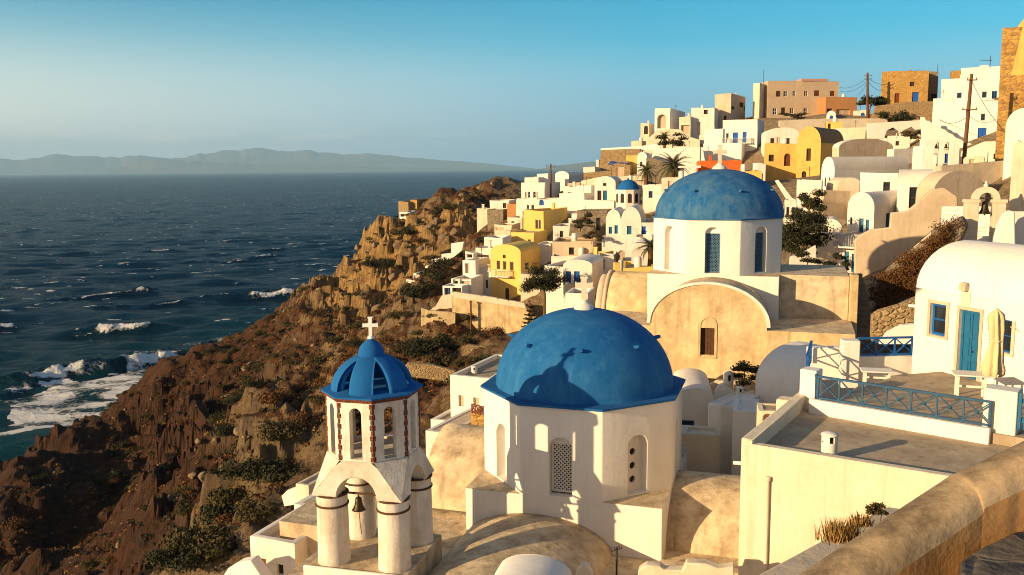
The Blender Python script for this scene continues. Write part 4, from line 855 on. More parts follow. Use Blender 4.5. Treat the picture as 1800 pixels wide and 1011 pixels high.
wv = math2(N, L, 'ADD', wv, math2(N, L, 'MULTIPLY', fall, 0.5))
bp_ = bumpn(N, L, b, wv, 1.0, 1.2)
df = N.new('ShaderNodeBsdfDiffuse'); L.new(mixc(N, L, fall, wc, (0.72, 0.70, 0.68)), df.inputs['Color']); L.new(bp_.outputs[0], df.inputs['Normal'])
mx_ = N.new('ShaderNodeMixShader'); mx_.inputs[0].default_value = 0.52; L.new(b.outputs[0], mx_.inputs[1]); L.new(df.outputs[0], mx_.inputs[2])
L.new(mx_.outputs[0], [n for n in N if n.type == 'OUTPUT_MATERIAL'][0].inputs['Surface']); M['sea'] = m
struct(grid_mesh('sea', X, Y, Z+SEA, M['sea'], {'foam': foam, 'shallow': shallow}))
# ------------------------------------------------------------------ far shore
m, N, L, b = newmat('far_hill_ground'); v = coords(N, L, False)
L.new(mixc(N, L, mrange(N, L, noise(N, L, v, 0.0006, 8, 0.7), 0.35, 0.65), (0.22, 0.17, 0.12), (0.13, 0.11, 0.075)), b.inputs['Base Color']); M['farhill'] = m
def far_range(name, prof, dist, depth, seed):
    xs = np.interp(np.linspace(0, 1, 260), np.linspace(0, 1, len(prof)), [p[0] for p in prof]); 
    px = np.linspace(prof[0][0], prof[-1][0], 260); py = np.interp(px, [p[0] for p in prof], [p[1] for p in prof])
    rows = 26; X = np.zeros((rows, 260)); Y = X.copy(); Z = X.copy()
    for i in range(260):
        top = W(px[i], py[i], dist); H = max(top.z-SEA, 0)*(1+.10*float(fbm([px[i]/14], [seed*3.3], 5, seed)[0])); d = Vector((top.x, top.y, 0)).normalized()
        for j in range(rows):
            t = j/(rows-1)*2-1; prof_ = max(0, 1-abs(t)**1.25)
            X[j, i] = top.x+d.x*t*depth; Y[j, i] = top.y+d.y*t*depth; Z[j, i] = SEA-3+(H+3)*prof_
    n = fbm(X/2600, Y/2600, 6, seed).reshape(X.shape); h = (Z-SEA); Z = SEA-2+h*(1+.5*n*(1-np.linspace(-1, 1, rows)[:, None]**2*0)*np.abs(np.linspace(-1, 1, rows))[:, None])
    return struct(grid_mesh(name, X, Y, Z, M['farhill'], smooth=True))
far_range('hills', [(-260,290),(-200,284),(-120,278),(-60,281),(0,279),(30,280),(65,277),(95,271),(135,273),(170,274),(210,276),(245,272),(300,278),(325,276),(335,272),(375,267),(410,264),(440,261),(455,260),(480,262),(515,266),(535,262),(560,266),(600,269),(625,272),(650,270),(700,275),(740,278),(790,282),(840,286),(880,290),(940,296)], 60000, 6000, 11)
far_range('hills', [(190,297),(225,291),(255,283),(270,279),(300,280),(330,282),(380,285),(440,287),(500,288),(560,289),(640,292),(720,294),(800,296),(880,298)], 50000, 3500, 12)
far_range('hills', [(930,299),(955,296),(975,291),(1000,289),(1040,284),(1080,280),(1120,276),(1200,270)], 36000, 3000, 13)
# ------------------------------------------------------------------ domed churches
def lattice(mb, O, u, n, s0, s1, za, zb, arch):
    """pierced screen of diagonal bars in a niche"""
    pt = lambda s, z, d=0: O+u*s+UP*z-n*d
    k = .135; t = .026; w = s1-s0
    i = -int((zb-za)/k)
    def seg(p, q): mb.bar(pt(*p), pt(*q), t, .04)
    nseg = int((zb-za+w)/k)+1
    for j in range(nseg):
        o = j*k
        a = (s0, za+o) if za+o <= zb else (s0+(za+o-zb), zb); c = (s0+o, za) if s0+o <= s1 else (s1, za+o-w)
        seg(a, c)
        a = (s1, za+o) if za+o <= zb else (s1-(za+o-zb), zb); c = (s1-o, za) if s1-o >= s0 else (s0, za+o-w)
        seg(a, c)
    for (a, c, e, f) in ((s0, s0+.04, za, zb), (s1-.04, s1, za, zb)): mb.bar(pt((a+c)/2, e), pt((a+c)/2, f), .04, .06)
    mb.bar(pt(s0, za+.02), pt(s1, za+.02), .05); mb.bar(pt(s0, zb-.02), pt(s1, zb-.02), .05)
def drum_church(label, c, yaw, S_, zbase, zledge, zeave, Rd, Hd, wallm, domem, eavem, niche, kinds, overh=.10, knob_z=.62, knob_n=8, knob0=.2, cross=(.75, .5), ledgem='oldroof', finial=.36, roof_rise=.08):
    T = thing('domed_church', label, 'church', (c[0], c[1], zbase), yaw)
    h = S_/2; t = h*math.tan(math.pi/8); zl = zledge-zbase; ze = zeave-zbase
    mb = MB()
    sq = [Vector((-h, -h, 0)), Vector((h, -h, 0)), Vector((h, h, 0)), Vector((-h, h, 0))]
    for i in range(4): mb.quad(sq[i], sq[(i+1) % 4], sq[(i+1) % 4]+UP*zl, sq[i]+UP*zl)
    oc = [Vector(p) for p in ((-t, -h, 0), (t, -h, 0), (h, -t, 0), (h, t, 0), (t, h, 0), (-t, h, 0), (-h, t, 0), (-h, -t, 0))]
    faces = []
    for i in range(8):
        a, b_ = oc[i], oc[(i+1) % 8]; u = (b_-a).normalized(); n = Vector((u.y, -u.x, 0)); L_ = (b_-a).length
        s0, s1, za, zb = (L_-niche[0])/2, (L_+niche[0])/2, zl+niche[1], zl+niche[2]
        wall_panel(mb, a, u, n, L_, zl, ze, [(s0, s1, za, zb, True)], .34); faces.append((a, u, n, s0, s1, za, zb))
    mb.build('wall', M[wallm], T, merge=True, bevel=.035)
    for i, q in enumerate(sq):
        p1, p2 = [(oc[7], oc[0]), (oc[1], oc[2]), (oc[3], oc[4]), (oc[5], oc[6])][i]; lm = MB()
        lm.add([q+UP*(zl+.012), p2+UP*(zl+.012), p1+UP*(zl+.012), q+UP*(zl+.004), p2+UP*(zl+.004), p1+UP*(zl+.004)], [(0, 1, 2), (0, 3, 4, 1), (2, 5, 3, 0)])
        lm.build('ledge', M[ledgem], T)
    # eave slab and dome
    mb = MB(); o2 = [p*((h+overh)/h) for p in oc]
    lo = [p+UP*(ze+.004) for p in o2]; up = [p+UP*(ze+.075) for p in o2]
    inn = [Vector((Rd*1.0*math.cos(a), Rd*1.0*math.sin(a), ze+.075+roof_rise)) for a in [math.radians(-112.5+45*i) for i in range(8)]]
    mb.add(lo, [tuple(range(7, -1, -1))])
    for i in range(8):
        j = (i+1) % 8; mb.quad(lo[i], lo[j], up[j], up[i]); mb.quad(up[i], up[j], inn[j]*.99+UP*0, inn[i]*.99)
    mb.build('eave', M[eavem], T, merge=True)
    mb = MB(); z0 = ze+.05
    prof = [(Rd*math.cos(math.pi/2*k/20)**.98, z0+Hd*math.sin(math.pi/2*k/20)) for k in range(20)]+[(0.001, z0+Hd)]
    mb.lathe([(Rd, z0)]+prof, 72); dm = mb.build('dome', M[domem], T)
    for k in range(knob_n):
        a = knob0+2*math.pi*k/knob_n; ph = math.asin(knob_z); n = Vector((math.cos(a), math.sin(a), .25)).normalized()
        q = Vector((Rd*math.cos(ph)*math.cos(a), Rd*math.cos(ph)*math.sin(a), z0+Hd*knob_z)); mb = MB()
        mb.tube([q-n*.08, q+n*.16, q+n*.22], [.075, .07, .045], 8); mb.build('stub', M[domem], T)
    mb = MB(); fz = z0+Hd; mb.lathe([(finial, fz-.10), (finial*.98, fz+.06), (finial*.72, fz+.17), (finial*.40, fz+.26), (.14, fz+.31), (0, fz+.31)], 20); fb = mb.build('finial', M['white'], T)
    mb = MB(); cross_mb(mb, (0, 0, fz+.30), cross[0], cross[1]*1.05, .15, -yaw+R(-6)); mb.build('cross', M['cream'], fb)
    for (a, u, n, s0, s1, za, zb), kd in zip(faces, kinds):
        if kd == 'blind':
            mb = MB(); pt = lambda s, z, d: a+u*s+UP*z-n*d
            mb.quad(pt(s0, za, .34), pt(s1, za, .34), pt(s1, zb, .34), pt(s0, zb, .34)); mb.build('niche', M[wallm], T); continue
        mb = MB(); pt = lambda s, z, d: a+u*s+UP*z-n*d
        mb.quad(pt(s0, za, .40), pt(s1, za, .40), pt(s1, zb, .40), pt(s0, zb, .40)); 
        if kd == 'lattice':
            w = mb.build('window', M['dark'], T); mb = MB(); lattice(mb, a-n*.30, u, n, s0+.02, s1-.02, za+.06, zb-(s1-s0)*.32, True); mb.build('grille', M['frame'], w)
            mb = MB(); zt = zb-(s1-s0)*.32; pts = [pt(s0, zt, .27), pt(s1, zt, .27), pt(s1, zb, .27), pt(s0, zb, .27)]; mb.prism(pts, n*-.06, None); mb.build('lunette', M[wallm], w)
        elif kd == 'blue':
            w = mb.build('window', M['dark'], T); mb = MB(); lattice(mb, a-n*.30, u, n, s0+.02, s1-.02, za+.02, zb-(s1-s0)*.42, True); mb.build('grille', M['screen'], w)
            mb = MB(); zt = zb-(s1-s0)*.42; pts = [pt(s0, zt, .24), pt(s1, zt, .24), pt(s1, zb, .24), pt(s0, zb, .24)]; mb.prism(pts, n*-.08, None); mb.build('lunette', M[wallm], w)
        elif kd == 'holes':
            w = mb.build('window', M['dark'], T); mb = MB(); c0 = (s0+s1)/2; hh = zb-za
            cs = [(c0, za+hh*f, .115) for f in (.20, .44, .68)]
            # pierced panel: grid with round holes
            zs = [za, za+hh*.32, za+hh*.56, zb]
            for (cc, cz, r), z0_, z1_ in zip(cs, zs[:-1], zs[1:]):
                ring = [(cc+r*math.cos(2*math.pi*k/20+math.pi/4), cz+r*1.05*math.sin(2*math.pi*k/20+math.pi/4)) for k in range(20)]
                cor = [(s1, z1_), (s0, z1_), (s0, z0_), (s1, z0_)]
                for q in range(4):
                    for k in range(5): mb.add([pt(*cor[q], .30), pt(*ring[(q*5+k) % 20], .30), pt(*ring[(q*5+k+1) % 20], .30)], [(0, 1, 2)])
                    mb.add([pt(*cor[q], .30), pt(*ring[(q*5+5) % 20], .30), pt(*cor[(q+1) % 4], .30)], [(0, 1, 2)])
                for k in range(20): mb.quad(pt(*ring[k], .30), pt(*ring[(k+1) % 20], .30), pt(*ring[(k+1) % 20], .38), pt(*ring[k], .38))
            mb.build('pierced_panel', M['white'], w)
    return T
FRp = W(1165, 895, 27.0); FLp = WZ(818, 858, FRp.z)
u1 = (FRp-FLp).xy.to_3d(); S1 = u1.length; u1.normalize(); b1 = Vector((-u1.y, u1.x, 0)); yaw1 = math.atan2(u1.y, u1.x)
C1 = (FLp+FRp)/2+b1*(S1/2)
ZL1 = FRp.z; ZE1 = W(1047, 727, 27.35).z; ZB1 = W(1145, 976, 27.0).z-1.2
R1 = 149.5/F*C1.length*1.0
HD1 = 2.72
T1 = drum_church('near church with big clean blue dome on a white octagon drum', C1, yaw1, S1, ZB1, ZL1, ZE1, R1, HD1, 'bright', 'dome', 'dome', (.78, .06, 2.05),
                 ['lattice', 'holes', 'blind', 'blind', 'blind', 'blind', 'blind', 'blind'], cross=(.78, .52))
def loc1(px, py, z):                                     # pixel at height z -> near church frame
    w = WZ(px, py, z)-C1; return (w.dot(u1), w.dot(b1))
# vaults round the near church (parts of it)
def vault_part(T, name, mat, c, along, half, length, zs, rise, wall_to=None, endm=None, n=20, rim=0):
    """barrel from c (local, at spring height zs) running along a local direction"""
    a = Vector(along).normalized(); s = Vector((-a.y, a.x, 0)); c = Vector(c); mb = MB()
    arc = [(-half*math.cos(math.pi*k/n), zs+rise*math.sin(math.pi*k/n)) for k in range(n+1)]
    p = lambda q, l: Vector((c.x, c.y, 0))+s*q[0]+UP*q[1]+a*l
    m_ = max(1, int(length/.5))
    for k in range(n):
        for j in range(m_): mb.add([p(arc[k], length*j/m_), p(arc[k+1], length*j/m_), p(arc[k+1], length*(j+1)/m_), p(arc[k], length*(j+1)/m_)], [(0, 1, 2, 3)], True)
    for l in (0, length): mb.add([p(q, l) for q in arc], [tuple(range(n+1))])
    if wall_to is not None:
        for q in (arc[0], arc[-1]): mb.quad(p(q, 0), p(q, length), p((q[0], wall_to), length), p((q[0], wall_to), 0))
        for l in (0, length): mb.quad(p(arc[0], l), p(arc[-1], l), p((arc[-1][0], wall_to), l), p((arc[0][0], wall_to), l))
    return mb.build(name, M[mat], T, merge=True)
zf = ZB1+1.0                                              # flat roof terrace round the drum
mb = MB(); mb.box(-S1*1.15, -S1*1.75, -2.0, S1*1.25, S1*.5-.01, zf-ZB1); o = mb.build('terrace_roof', M['oldroof'], T1)
mb = MB(); mb.box(-S1*1.6, -S1*.5, -3.0, -S1*1.151, S1*.5, zf-ZB1-.3); mb.build('side_roof', M['oldroof'], T1)
crown = W(955, 905, 28.2).z
vault_part(T1, 'nave_vault', 'oldroof', (-S1*.12, -S1*.5-.004, 0), (0, -1, 0), 2.55, 6.2, zf-ZB1-.05, crown-zf+.05)
cr = W(1240, 843, 29.5).z
vault_part(T1, 'side_vault', 'oldroof', (S1*.5+.004, -S1*.02, 0), (1, 0, 0), 2.35, 4.6, zf-ZB1, cr-zf)
vault_part(T1, 'side_vault', 'oldroof', (-S1*.5-.004, S1*.12, 0), (-1, 0, 0), 2.3, 2.4, zf-ZB1+.1, W(800, 790, 31).z-zf)
mb = MB(); mb.box(S1*.5+.01, -S1*.5-.7, zf-ZB1, S1*1.2, -S1*.5-.35, zf-ZB1+.22); mb.build('kerb', M['oldroof'], T1)
# ------------------------------------------------------------------ middle church
FRm = W(1370, 487, 45.0); FLm = WZ(1138, 484, FRm.z)
yawm = yaw1; um = Vector((math.cos(yawm), math.sin(yawm), 0)); bm_ = Vector((-um.y, um.x, 0))
Sm = abs(hit(1138, 486, FRm, -um)[0]); Cm = FRm-um*(Sm/2)+bm_*(Sm/2)
ZLm = FRm.z; ZEm = W(1262, 388, 45.6).z; ZBm = W(1250, 690, 41).z-1.5
Rm = 107.0/F*Cm.length
T2 = drum_church('middle church with weathered blue dome above honey coloured gable', Cm, yawm, Sm, ZBm, ZLm, ZEm, Rm, 2.58, 'bright', 'domeold', 'domeold', (.78, .10, 2.5),
                 ['blue', 'blue', 'blind', 'blind', 'blind', 'blind', 'blind', 'blind'], overh=.08, knob_z=.55, knob0=.45, cross=(.95, .62), finial=.4, roof_rise=.05)
zz = lambda px, py, Y: W(px, py, Y).z-ZBm
def locm(px, py, yl):                                    # pixel on the plane local y = yl -> (x, z) of the middle church frame
    O = Cm+bm_*yl; s, z = hit(px, py, O, um); return s, z-ZBm
yF = -Sm/2-3.3                                           # plane of the honey coloured facade
xl, zl_ = locm(1143, 566, yF); xr, zr_ = locm(1348, 577, yF); xc, zc_ = locm(1246, 500, yF); hw = (xr-xl)/2; xc = (xl+xr)/2; zsp = (zl_+zr_)/2; rise = zc_-zsp
mb = MB(); n = 24
arc = [(xc-hw*math.cos(math.pi*k/n), zsp+rise*math.sin(math.pi*k/n)) for k in range(n+1)]
xL, _ = locm(1010, 600, yF); xR, zRt = locm(1503, 600, yF)
zsh = zsp-.15
d0, d0z = locm(1230, 624, yF); d1, d1z = locm(1257, 574, yF)
def ywall(mb, x0, x1, z0, z1, y, ops=(), rev=.3):
    wall_panel(mb, Vector((x0, y, 0)), Vector((1, 0, 0)), Vector((0, -1, 0)), x1-x0, z0, z1, [(o[0]-x0, o[1]-x0, *o[2:]) for o in ops], rev)
e0, ez1 = locm(1233, 664, yF); e1, _ = locm(1260, 664, yF)
ywall(mb, xL, xR, -2.0, zsh, yF, [(d0, d1, d0z, d1z, False), (e0, e1, ez1-1.3, ez1, False)])
mb.add([Vector((a, yF, z)) for a, z in [(xc-hw, zsh)]+arc+[(xc+hw, zsh)]], [tuple(range(n+3))])
mb.quad(Vector((xR, yF, -2)), Vector((xR, -Sm/2+.6, -2)), Vector((xR, -Sm/2+.6, zsh)), Vector((xR, yF, zsh)))
mb.quad(Vector((xL, yF, -2)), Vector((xL, Sm/2, -2)), Vector((xL, Sm/2, zsh)), Vector((xL, yF, zsh)))
fa = mb.build('facade', M['oldwall'], T2, merge=True)
mb = MB()                                                # raised rim of the gable
for k in range(n):
    p, q = arc[k], arc[k+1]; f = lambda w, g, y: Vector((xc+(w[0]-xc)*g, y, zsp+(w[1]-zsp)*g))
    for (a, c_) in (((1.0, yF-.06), (1.0, yF+.25)), ((1.06, yF+.25), (1.06, yF-.06)), ((1.06, yF-.06), (1.0, yF-.06)), ((1.0, yF+.25), (1.06, yF+.25))):
        mb.quad(f(p, *a), f(q, *a), f(q, *c_), f(p, *c_))
mb.build('gable_rim', M['white'], T2)
vault_part(T2, 'nave_vault', 'oldroof', (xc, yF+.02, 0), (0, 1, 0), hw*.985, -Sm/2-yF-.03, zsp, rise*.985)
for xa, xb in ((xL, xc-hw-.01), (xc+hw+.01, xR)):
    mb = MB(); mb.box(xa, yF+.012, zsh-.5, xb, Sm/2, zsh-.004); mb.build('flat_roof', M['oldroof'], T2)
pt = lambda s, z, d: Vector((s, yF+d, z))
mb = MB(); mb.prism([pt(d0, d0z, .2), pt(d1, d0z, .2), pt(d1, d1z, .2), pt(d0, d1z, .2)], Vector((0, .05, 0)), None); dr = mb.build('door', M['wood'], T2)
mb = MB()
for i in range(4): mb.box(d0+.05+(d1-d0-.1)*i/4, yF+.185, d0z+.05, d0+.05+(d1-d0-.1)*(i+.93)/4, yF+.199, d1z-.05)
mb.build('planks', M['wood'], dr)
mb = MB(); dc = (d0+d1)/2; rr = (d1-d0)/2+.1; a2 = arc_pts(dc, rr, 12, d1z+.05); a1 = arc_pts(dc, rr-.12, 12, d1z+.05)
for k in range(12): 
    for (y0, y1, A1, A2) in ((yF-.04, yF-.04, a1, a2), ):
        mb.prism([Vector((a1[k][0], yF-.04, a1[k][1])), Vector((a2[k][0], yF-.04, a2[k][1])), Vector((a2[k+1][0], yF-.04, a2[k+1][1])), Vector((a1[k+1][0], yF-.04, a1[k+1][1]))], Vector((0, .036, 0)), None)
for s in (d0-.1, d1-.02): mb.box(s, yF-.04, d0z-.05, s+.12, yF-.004, d1z+.05)
mb.box(d0-.1, yF-.05, d0z-.14, d1+.1, yF-.004, d0z-.051)
mb.build('door_surround', M['oldwall'], T2)
mb = MB(); mb.box(e0, yF+.2, ez1-1.3, e1, yF+.25, ez1); mb.build('window', M['dark'], T2)
# right arm: flat wall with end pier
yA = -Sm/2+.9; x0a, z0a = locm(1370, 489, yA); x1a, z1a = locm(1494, 486, yA); x2a, z2a = locm(1504, 484, yA)
mb = MB(); mb.box(Sm/2+.004, yA, zsh-1, x1a, Sm/2-.6, z1a); mb.build('side_arm', M['oldroof'], T2, bevel=.05)
mb = MB(); mb.box(x1a+.004, yA-.35, zsh-3, x2a+.15, yA+.6, z2a+.05); mb.build('pier', M['oldwall'], T2, bevel=.04)
# left arm: barrel with a double rim at its round end
zs_ = locm(1050, 560, -.3)[1]; zt_ = locm(1090, 476, 0)[1]; xe = locm(1070, 520, -1.5)[0]
vault_part(T2, 'side_vault', 'oldwall', (-Sm/2-.004, -.2, 0), (-1, 0, 0), 2.5, -Sm/2-xe, zs_-.4, zt_-zs_+.4, wall_to=zsh-2)
for k, (g, w) in enumerate(((1.02, .2), (.94, .4))):
    vault_part(T2, 'end_rim', 'beige', (xe-.004-.21*k, -.2, 0), (-1, 0, 0), 2.5*g, w, zs_-.4, (zt_-zs_+.4)*g, wall_to=zsh-2)
# ------------------------------------------------------------------ bell tower
FRt = W(688, 1003, 24.0); Z0 = FRt.z; yawt = R(-14.5)
ut = Vector((math.cos(yawt), math.sin(yawt), 0)); bt = Vector((-ut.y, ut.x, 0))
rc = 0.46; hs_ = hit(580, 974, FRt, -ut)[0]/2            # half spacing of the columns
Ct = FRt-ut*hs_+bt*(hs_+rc*.6)
Tt = thing('bell_tower', 'open white bell tower with blue ribbed cupola and white cross', 'bell tower', (Ct.x, Ct.y, Z0), yawt)
zz1 = W(688, 880, 24.0).z-Z0; zz2 = W(648, 812, 24.2).z-Z0; zz3 = W(648, 702, 24.2).z-Z0; zz4 = W(655, 600, 25.2).z-Z0
for sx_ in (-1, 1):
    for sy_ in (-1, 1):
        mb = MB(); mb.lathe([(rc*1.04, -.05), (rc*1.02, .15), (rc, .6), (rc*.97, zz1)], 28, (sx_*hs_, sy_*hs_, 0)); cl = mb.build('column', M['worn'], Tt)
        mb = MB()
        for zb_ in (zz1-.04, zz1-.36):
            mb.lathe([(rc*.97, zb_), (rc*1.05, zb_+.01), (rc*1.065, zb_+.035), (rc*1.045, zb_+.06), (rc*.97, zb_+.065)], 28, (sx_*hs_, sy_*hs_, 0))
        mb.build('band', M['wood'], cl)
ao = hs_+rc*.93; bo = (hs_+rc)*.90; to = bo*math.tan(math.pi/8)
mb = MB(); ra = hs_-rc*.72; nA = 14
arch = arc_pts(0, ra, nA, zz1)
for q in range(4):
    Q = Matrix.Rotation(q*math.pi/2, 3, 'Z')
    yb_ = lambda z: -(ao+(bo-ao)*(z-zz1)/(zz2-zz1)); xb_ = lambda z: ao+(to-ao)*(z-zz1)/(zz2-zz1)
    f = lambda x, z, d=0: Q @ Vector((x, yb_(z)+d, z))
    top = zz2
    # outer skin with the arch cut out: strips from the arch to the outline
    outl = []
    for k in range(nA+1):
        t = k/nA
        if t < .25: zq = zz1+(top-zz1)*(t/.25); outl.append((-xb_(zq), zq))
        elif t > .75: zq = zz1+(top-zz1)*((1-t)/.25); outl.append((xb_(zq), zq))
        else: outl.append((-to+2*to*(t-.25)/.5, top))
    for k in range(nA):
        mb.quad(f(*arch[k]), f(*outl[k]), f(*outl[k+1]), f(*arch[k+1]))
        mb.quad(f(*arch[k]), f(*arch[k+1]), f(*arch[k+1], .6), f(*arch[k], .6))
        mb.quad(f(*arch[k], .6), f(*arch[k+1], .6), f(arch[k+1][0], top-.02, .6), f(arch[k][0], top-.02, .6))
    mb.add([Q @ Vector((ao, -ao, zz1)), Q @ Vector((to, -bo, zz2)), Q @ Vector((bo, -to, zz2))], [(0, 1, 2)])
    mb.add([Q @ Vector((ra, -ao, zz1)), Q @ Vector((ao, -ao, zz1)), Q @ Vector((ao, -ra, zz1)), Q @ Vector((ra, -ra, zz1))], [(0, 1, 2, 3)])
mb.add([Vector((x, y, zz2-.002)) for x, y in ((-to, -bo), (to, -bo), (bo, -to), (bo, to), (to, bo), (-to, bo), (-bo, to), (-bo, -to))], [tuple(range(8))])
mb.build('arches', M['worn'], Tt, merge=True, bevel=.03)
mb = MB(); bl = bo*.985; tl = bl*math.tan(math.pi/8); oc = [Vector(p) for p in ((-tl, -bl, 0), (tl, -bl, 0), (bl, -tl, 0), (bl, tl, 0), (tl, bl, 0), (-tl, bl, 0), (-bl, tl, 0), (-bl, -tl, 0))]
for i in range(8):
    a, b_ = oc[i], oc[(i+1) % 8]; u = (b_-a).normalized(); n = Vector((u.y, -u.x, 0)); L_ = (b_-a).length; w = .37
    op = [((L_-w)/2, (L_+w)/2, zz2+.06, zz3-.26, True)]
    wall_panel(mb, a, u, n, L_, zz2+.001, zz3, op, .22)
    ai, bi = a*.80, b_*.80; Li = (bi-ai).length
    wall_panel(mb, ai, u, n, Li, zz2+.001, zz3, [((Li-w)/2, (Li+w)/2, zz2+.06, zz3-.26, True)], -.02)
mb.build('lantern', M['worn'], Tt, merge=True)
for i in range(8):
    p = oc[i]; a = math.atan2(p.y, p.x); mb = MB(); rd = p.length
    for k in range(11):                                   # toothed brick edge
        z0_ = zz2+.02+(zz3-zz2-.14)*k/11; z1_ = zz2+.02+(zz3-zz2-.14)*(k+.93)/11; w = .058 if k % 2 else .082
        mb.prism([Vector((rd*math.cos(a)+w*math.sin(a)*s-.06*math.cos(a)*e, rd*math.sin(a)-w*math.cos(a)*s-.06*math.sin(a)*e, z0_)) for s, e in ((-1, .4), (0, -.35), (1, .4), (0, 1.5))], UP*(z1_-z0_), None)
    mb.build('brick_edge', M['brick'], Tt)
mb = MB(); g1, g2 = 1.035, 1.085
for gz_, za, zb_ in ((g1, zz3-.10, zz3-.045), (g2, zz3-.045, zz3+.012)):
    lo = [p*gz_+UP*za for p in oc]; up = [p*gz_+UP*zb_ for p in oc]
    mb.add(lo, [tuple(range(7, -1, -1))]); mb.add(up, [tuple(range(8))])
    for i in range(8): j = (i+1) % 8; mb.quad(lo[i], lo[j], up[j], up[i])
mb.build('brick_cornice', M['brick'], Tt)
Rc = bl*.93; Hc = zz4-zz3-.45
mb = MB(); lo = [p*1.10+UP*(zz3+.014) for p in oc]; up = [p*1.10+UP*(zz3+.055) for p in oc]; ring = [p.normalized()*Rc*.80+UP*(zz3+.13) for p in oc]
mb.add(lo, [tuple(range(7, -1, -1))])
for i in range(8): j = (i+1) % 8; mb.quad(lo[i], lo[j], up[j], up[i]); mb.quad(up[i], up[j], ring[j], ring[i])
mb.add(ring, [tuple(range(8))]); mb.build('eave', M['domevivid'], Tt)
NR = 6; gap = R(12.5); th_t = R(60); phi0 = R(-90+14+23)
for k in range(NR):                                       # ribs of the cupola, leaving arched gaps between them
    mb = MB(); c0 = phi0+2*math.pi*(k+.5)/NR; n_th = 18; n_ph = 10; vs = []; vi = []
    for i in range(n_th+1):
        th = R(90)*i/n_th*.94; g = gap*math.sqrt(max(0, 1-(th/th_t)**2)) if th < th_t else 0
        hwid = math.pi/NR-g
        for j in range(n_ph+1):
            ph = c0-hwid+2*hwid*j/n_ph; bul = 1+.035*math.cos((j/n_ph-.5)*math.pi)
            for lst, rr_ in ((vs, Rc*bul), (vi, Rc*.80)):
                lst.append(Vector((rr_*math.cos(th)*math.cos(ph), rr_*math.cos(th)*math.sin(ph), zz3+.06+(Hc-(0 if lst is vs else .1))*math.sin(th))))
    w_ = n_ph+1; m_ = len(vs); fs = []
    for i in range(n_th):
        for j in range(n_ph):
            a = i*w_+j; fs.append((a, a+1, a+w_+1, a+w_)); fs.append((m_+a, m_+a+w_, m_+a+w_+1, m_+a+1))
        for j in (0, n_ph): a = i*w_+j; fs.append((a, a+w_, m_+a+w_, m_+a))
    mb.add(vs+vi, fs, True); mb.build('cupola_rib', M['domevivid'], Tt)
mb = MB(); zk = zz3+.06+Hc; mb.lathe([(Rc*.34, zk-.16), (Rc*.33, zk+.02), (Rc*.29, zk+.18), (Rc*.2, zk+.30), (.1, zk+.40), (.06, zk+.44), (0, zk+.44)], 20); kn = mb.build('cupola_knob', M['domevivid'], Tt)
mb = MB(); mb.lathe([(.10, zk+.43), (.085, zk+.5), (0, zk+.5)], 10); cross_mb(mb, (0, 0, zk+.44), .60, .40, .08, 0.0-yawt); mb.build('cross', M['bright'], kn)
mb = MB(); zbm = zz1+.02
mb.bar((-hs_, -hs_, zbm), (hs_, -hs_, zbm), .05); mb.bar((hs_, -hs_, zbm), (hs_, hs_, zbm), .05); mb.bar((-hs_, hs_, zbm), (hs_, hs_, zbm), .05); mb.bar((-hs_, -hs_, zbm), (-hs_, hs_, zbm), .05)
mb.build('tie_beam', M['wood'], Tt)
def tloc(x, y, z): return Ct+ut*x+bt*y+UP*(Z0+z)-UP*Ct.z if False else Vector((Ct.x, Ct.y, Z0))+ut*x+bt*y+UP*z
bell_obj('dark bronze bell hanging in the front arch of the bell tower', tloc(-.12, -hs_, zbm-.03), .20, .46, rope=.75)
bell_obj('small dark bell hanging in the right arch of the bell tower', tloc(hs_, .05, zbm+.02), .15, .34, rope=1.2)
# plinth of the tower
T = house('white plinth block under the bell tower', 548, 716, 790, 975, 1011, 23.3, -14.5, 'white', d=3.6, par=.05, deck='oldroof', cat='plinth', name='plinth', ext=3, ground=False, bevel=.03)
T.location = Vector((Ct.x, Ct.y, 0))-ut*(hs_+rc*1.25)-bt*(hs_+rc*1.25)+UP*(Z0-3.0)
for ch in list(T.children): bpy.data.objects.remove(ch)
mb = MB(); q = 2*(hs_+rc*1.25); mb.box(0, 0, 0, q, q, 3.0-.004); mb.build('base', M['oldroof'], T, bevel=.03)
mb = MB(); mb.box(-.09, -.1, 1.6, q+.06, -.004, 3.06); mb.build('kerb', M['white'], T, bevel=.03)
# ------------------------------------------------------------------ right foreground: big white box, terrace, house
yb = R(-33.0); ub = Vector((math.cos(yb), math.sin(yb), 0)); bb = Vector((-ub.y, ub.x, 0))
Ab = W(1303, 770, 21.5); zB = Ab.z
Lw = 7.2; Db = hit(1428, 702, Ab, bb)[0]
T = thing('house', 'big plain cream house front with flat grey roof and one chimney', 'house', (Ab.x, Ab.y, zB-7), yb)
mb = MB(); o = [(0, 0), (Lw, 0), (Lw, Db), (0, Db)]; hB = 7.0; t = .28
wall_panel(mb, Vector((0, 0, 0)), Vector((1, 0, 0)), Vector((0, -1, 0)), Lw, 0, hB-.12)
for q in ((Vector((0, Db, 0)), Vector((0, -1, 0)), Vector((-1, 0, 0)), Db),):
    wall_panel(mb, q[0], q[1], q[2], q[3], 0, hB-.12)
mb.quad(Vector((Lw, 0, 0)), Vector((Lw, Db, 0)), Vector((Lw, Db, hB-.12)), Vector((Lw, 0, hB-.12)))
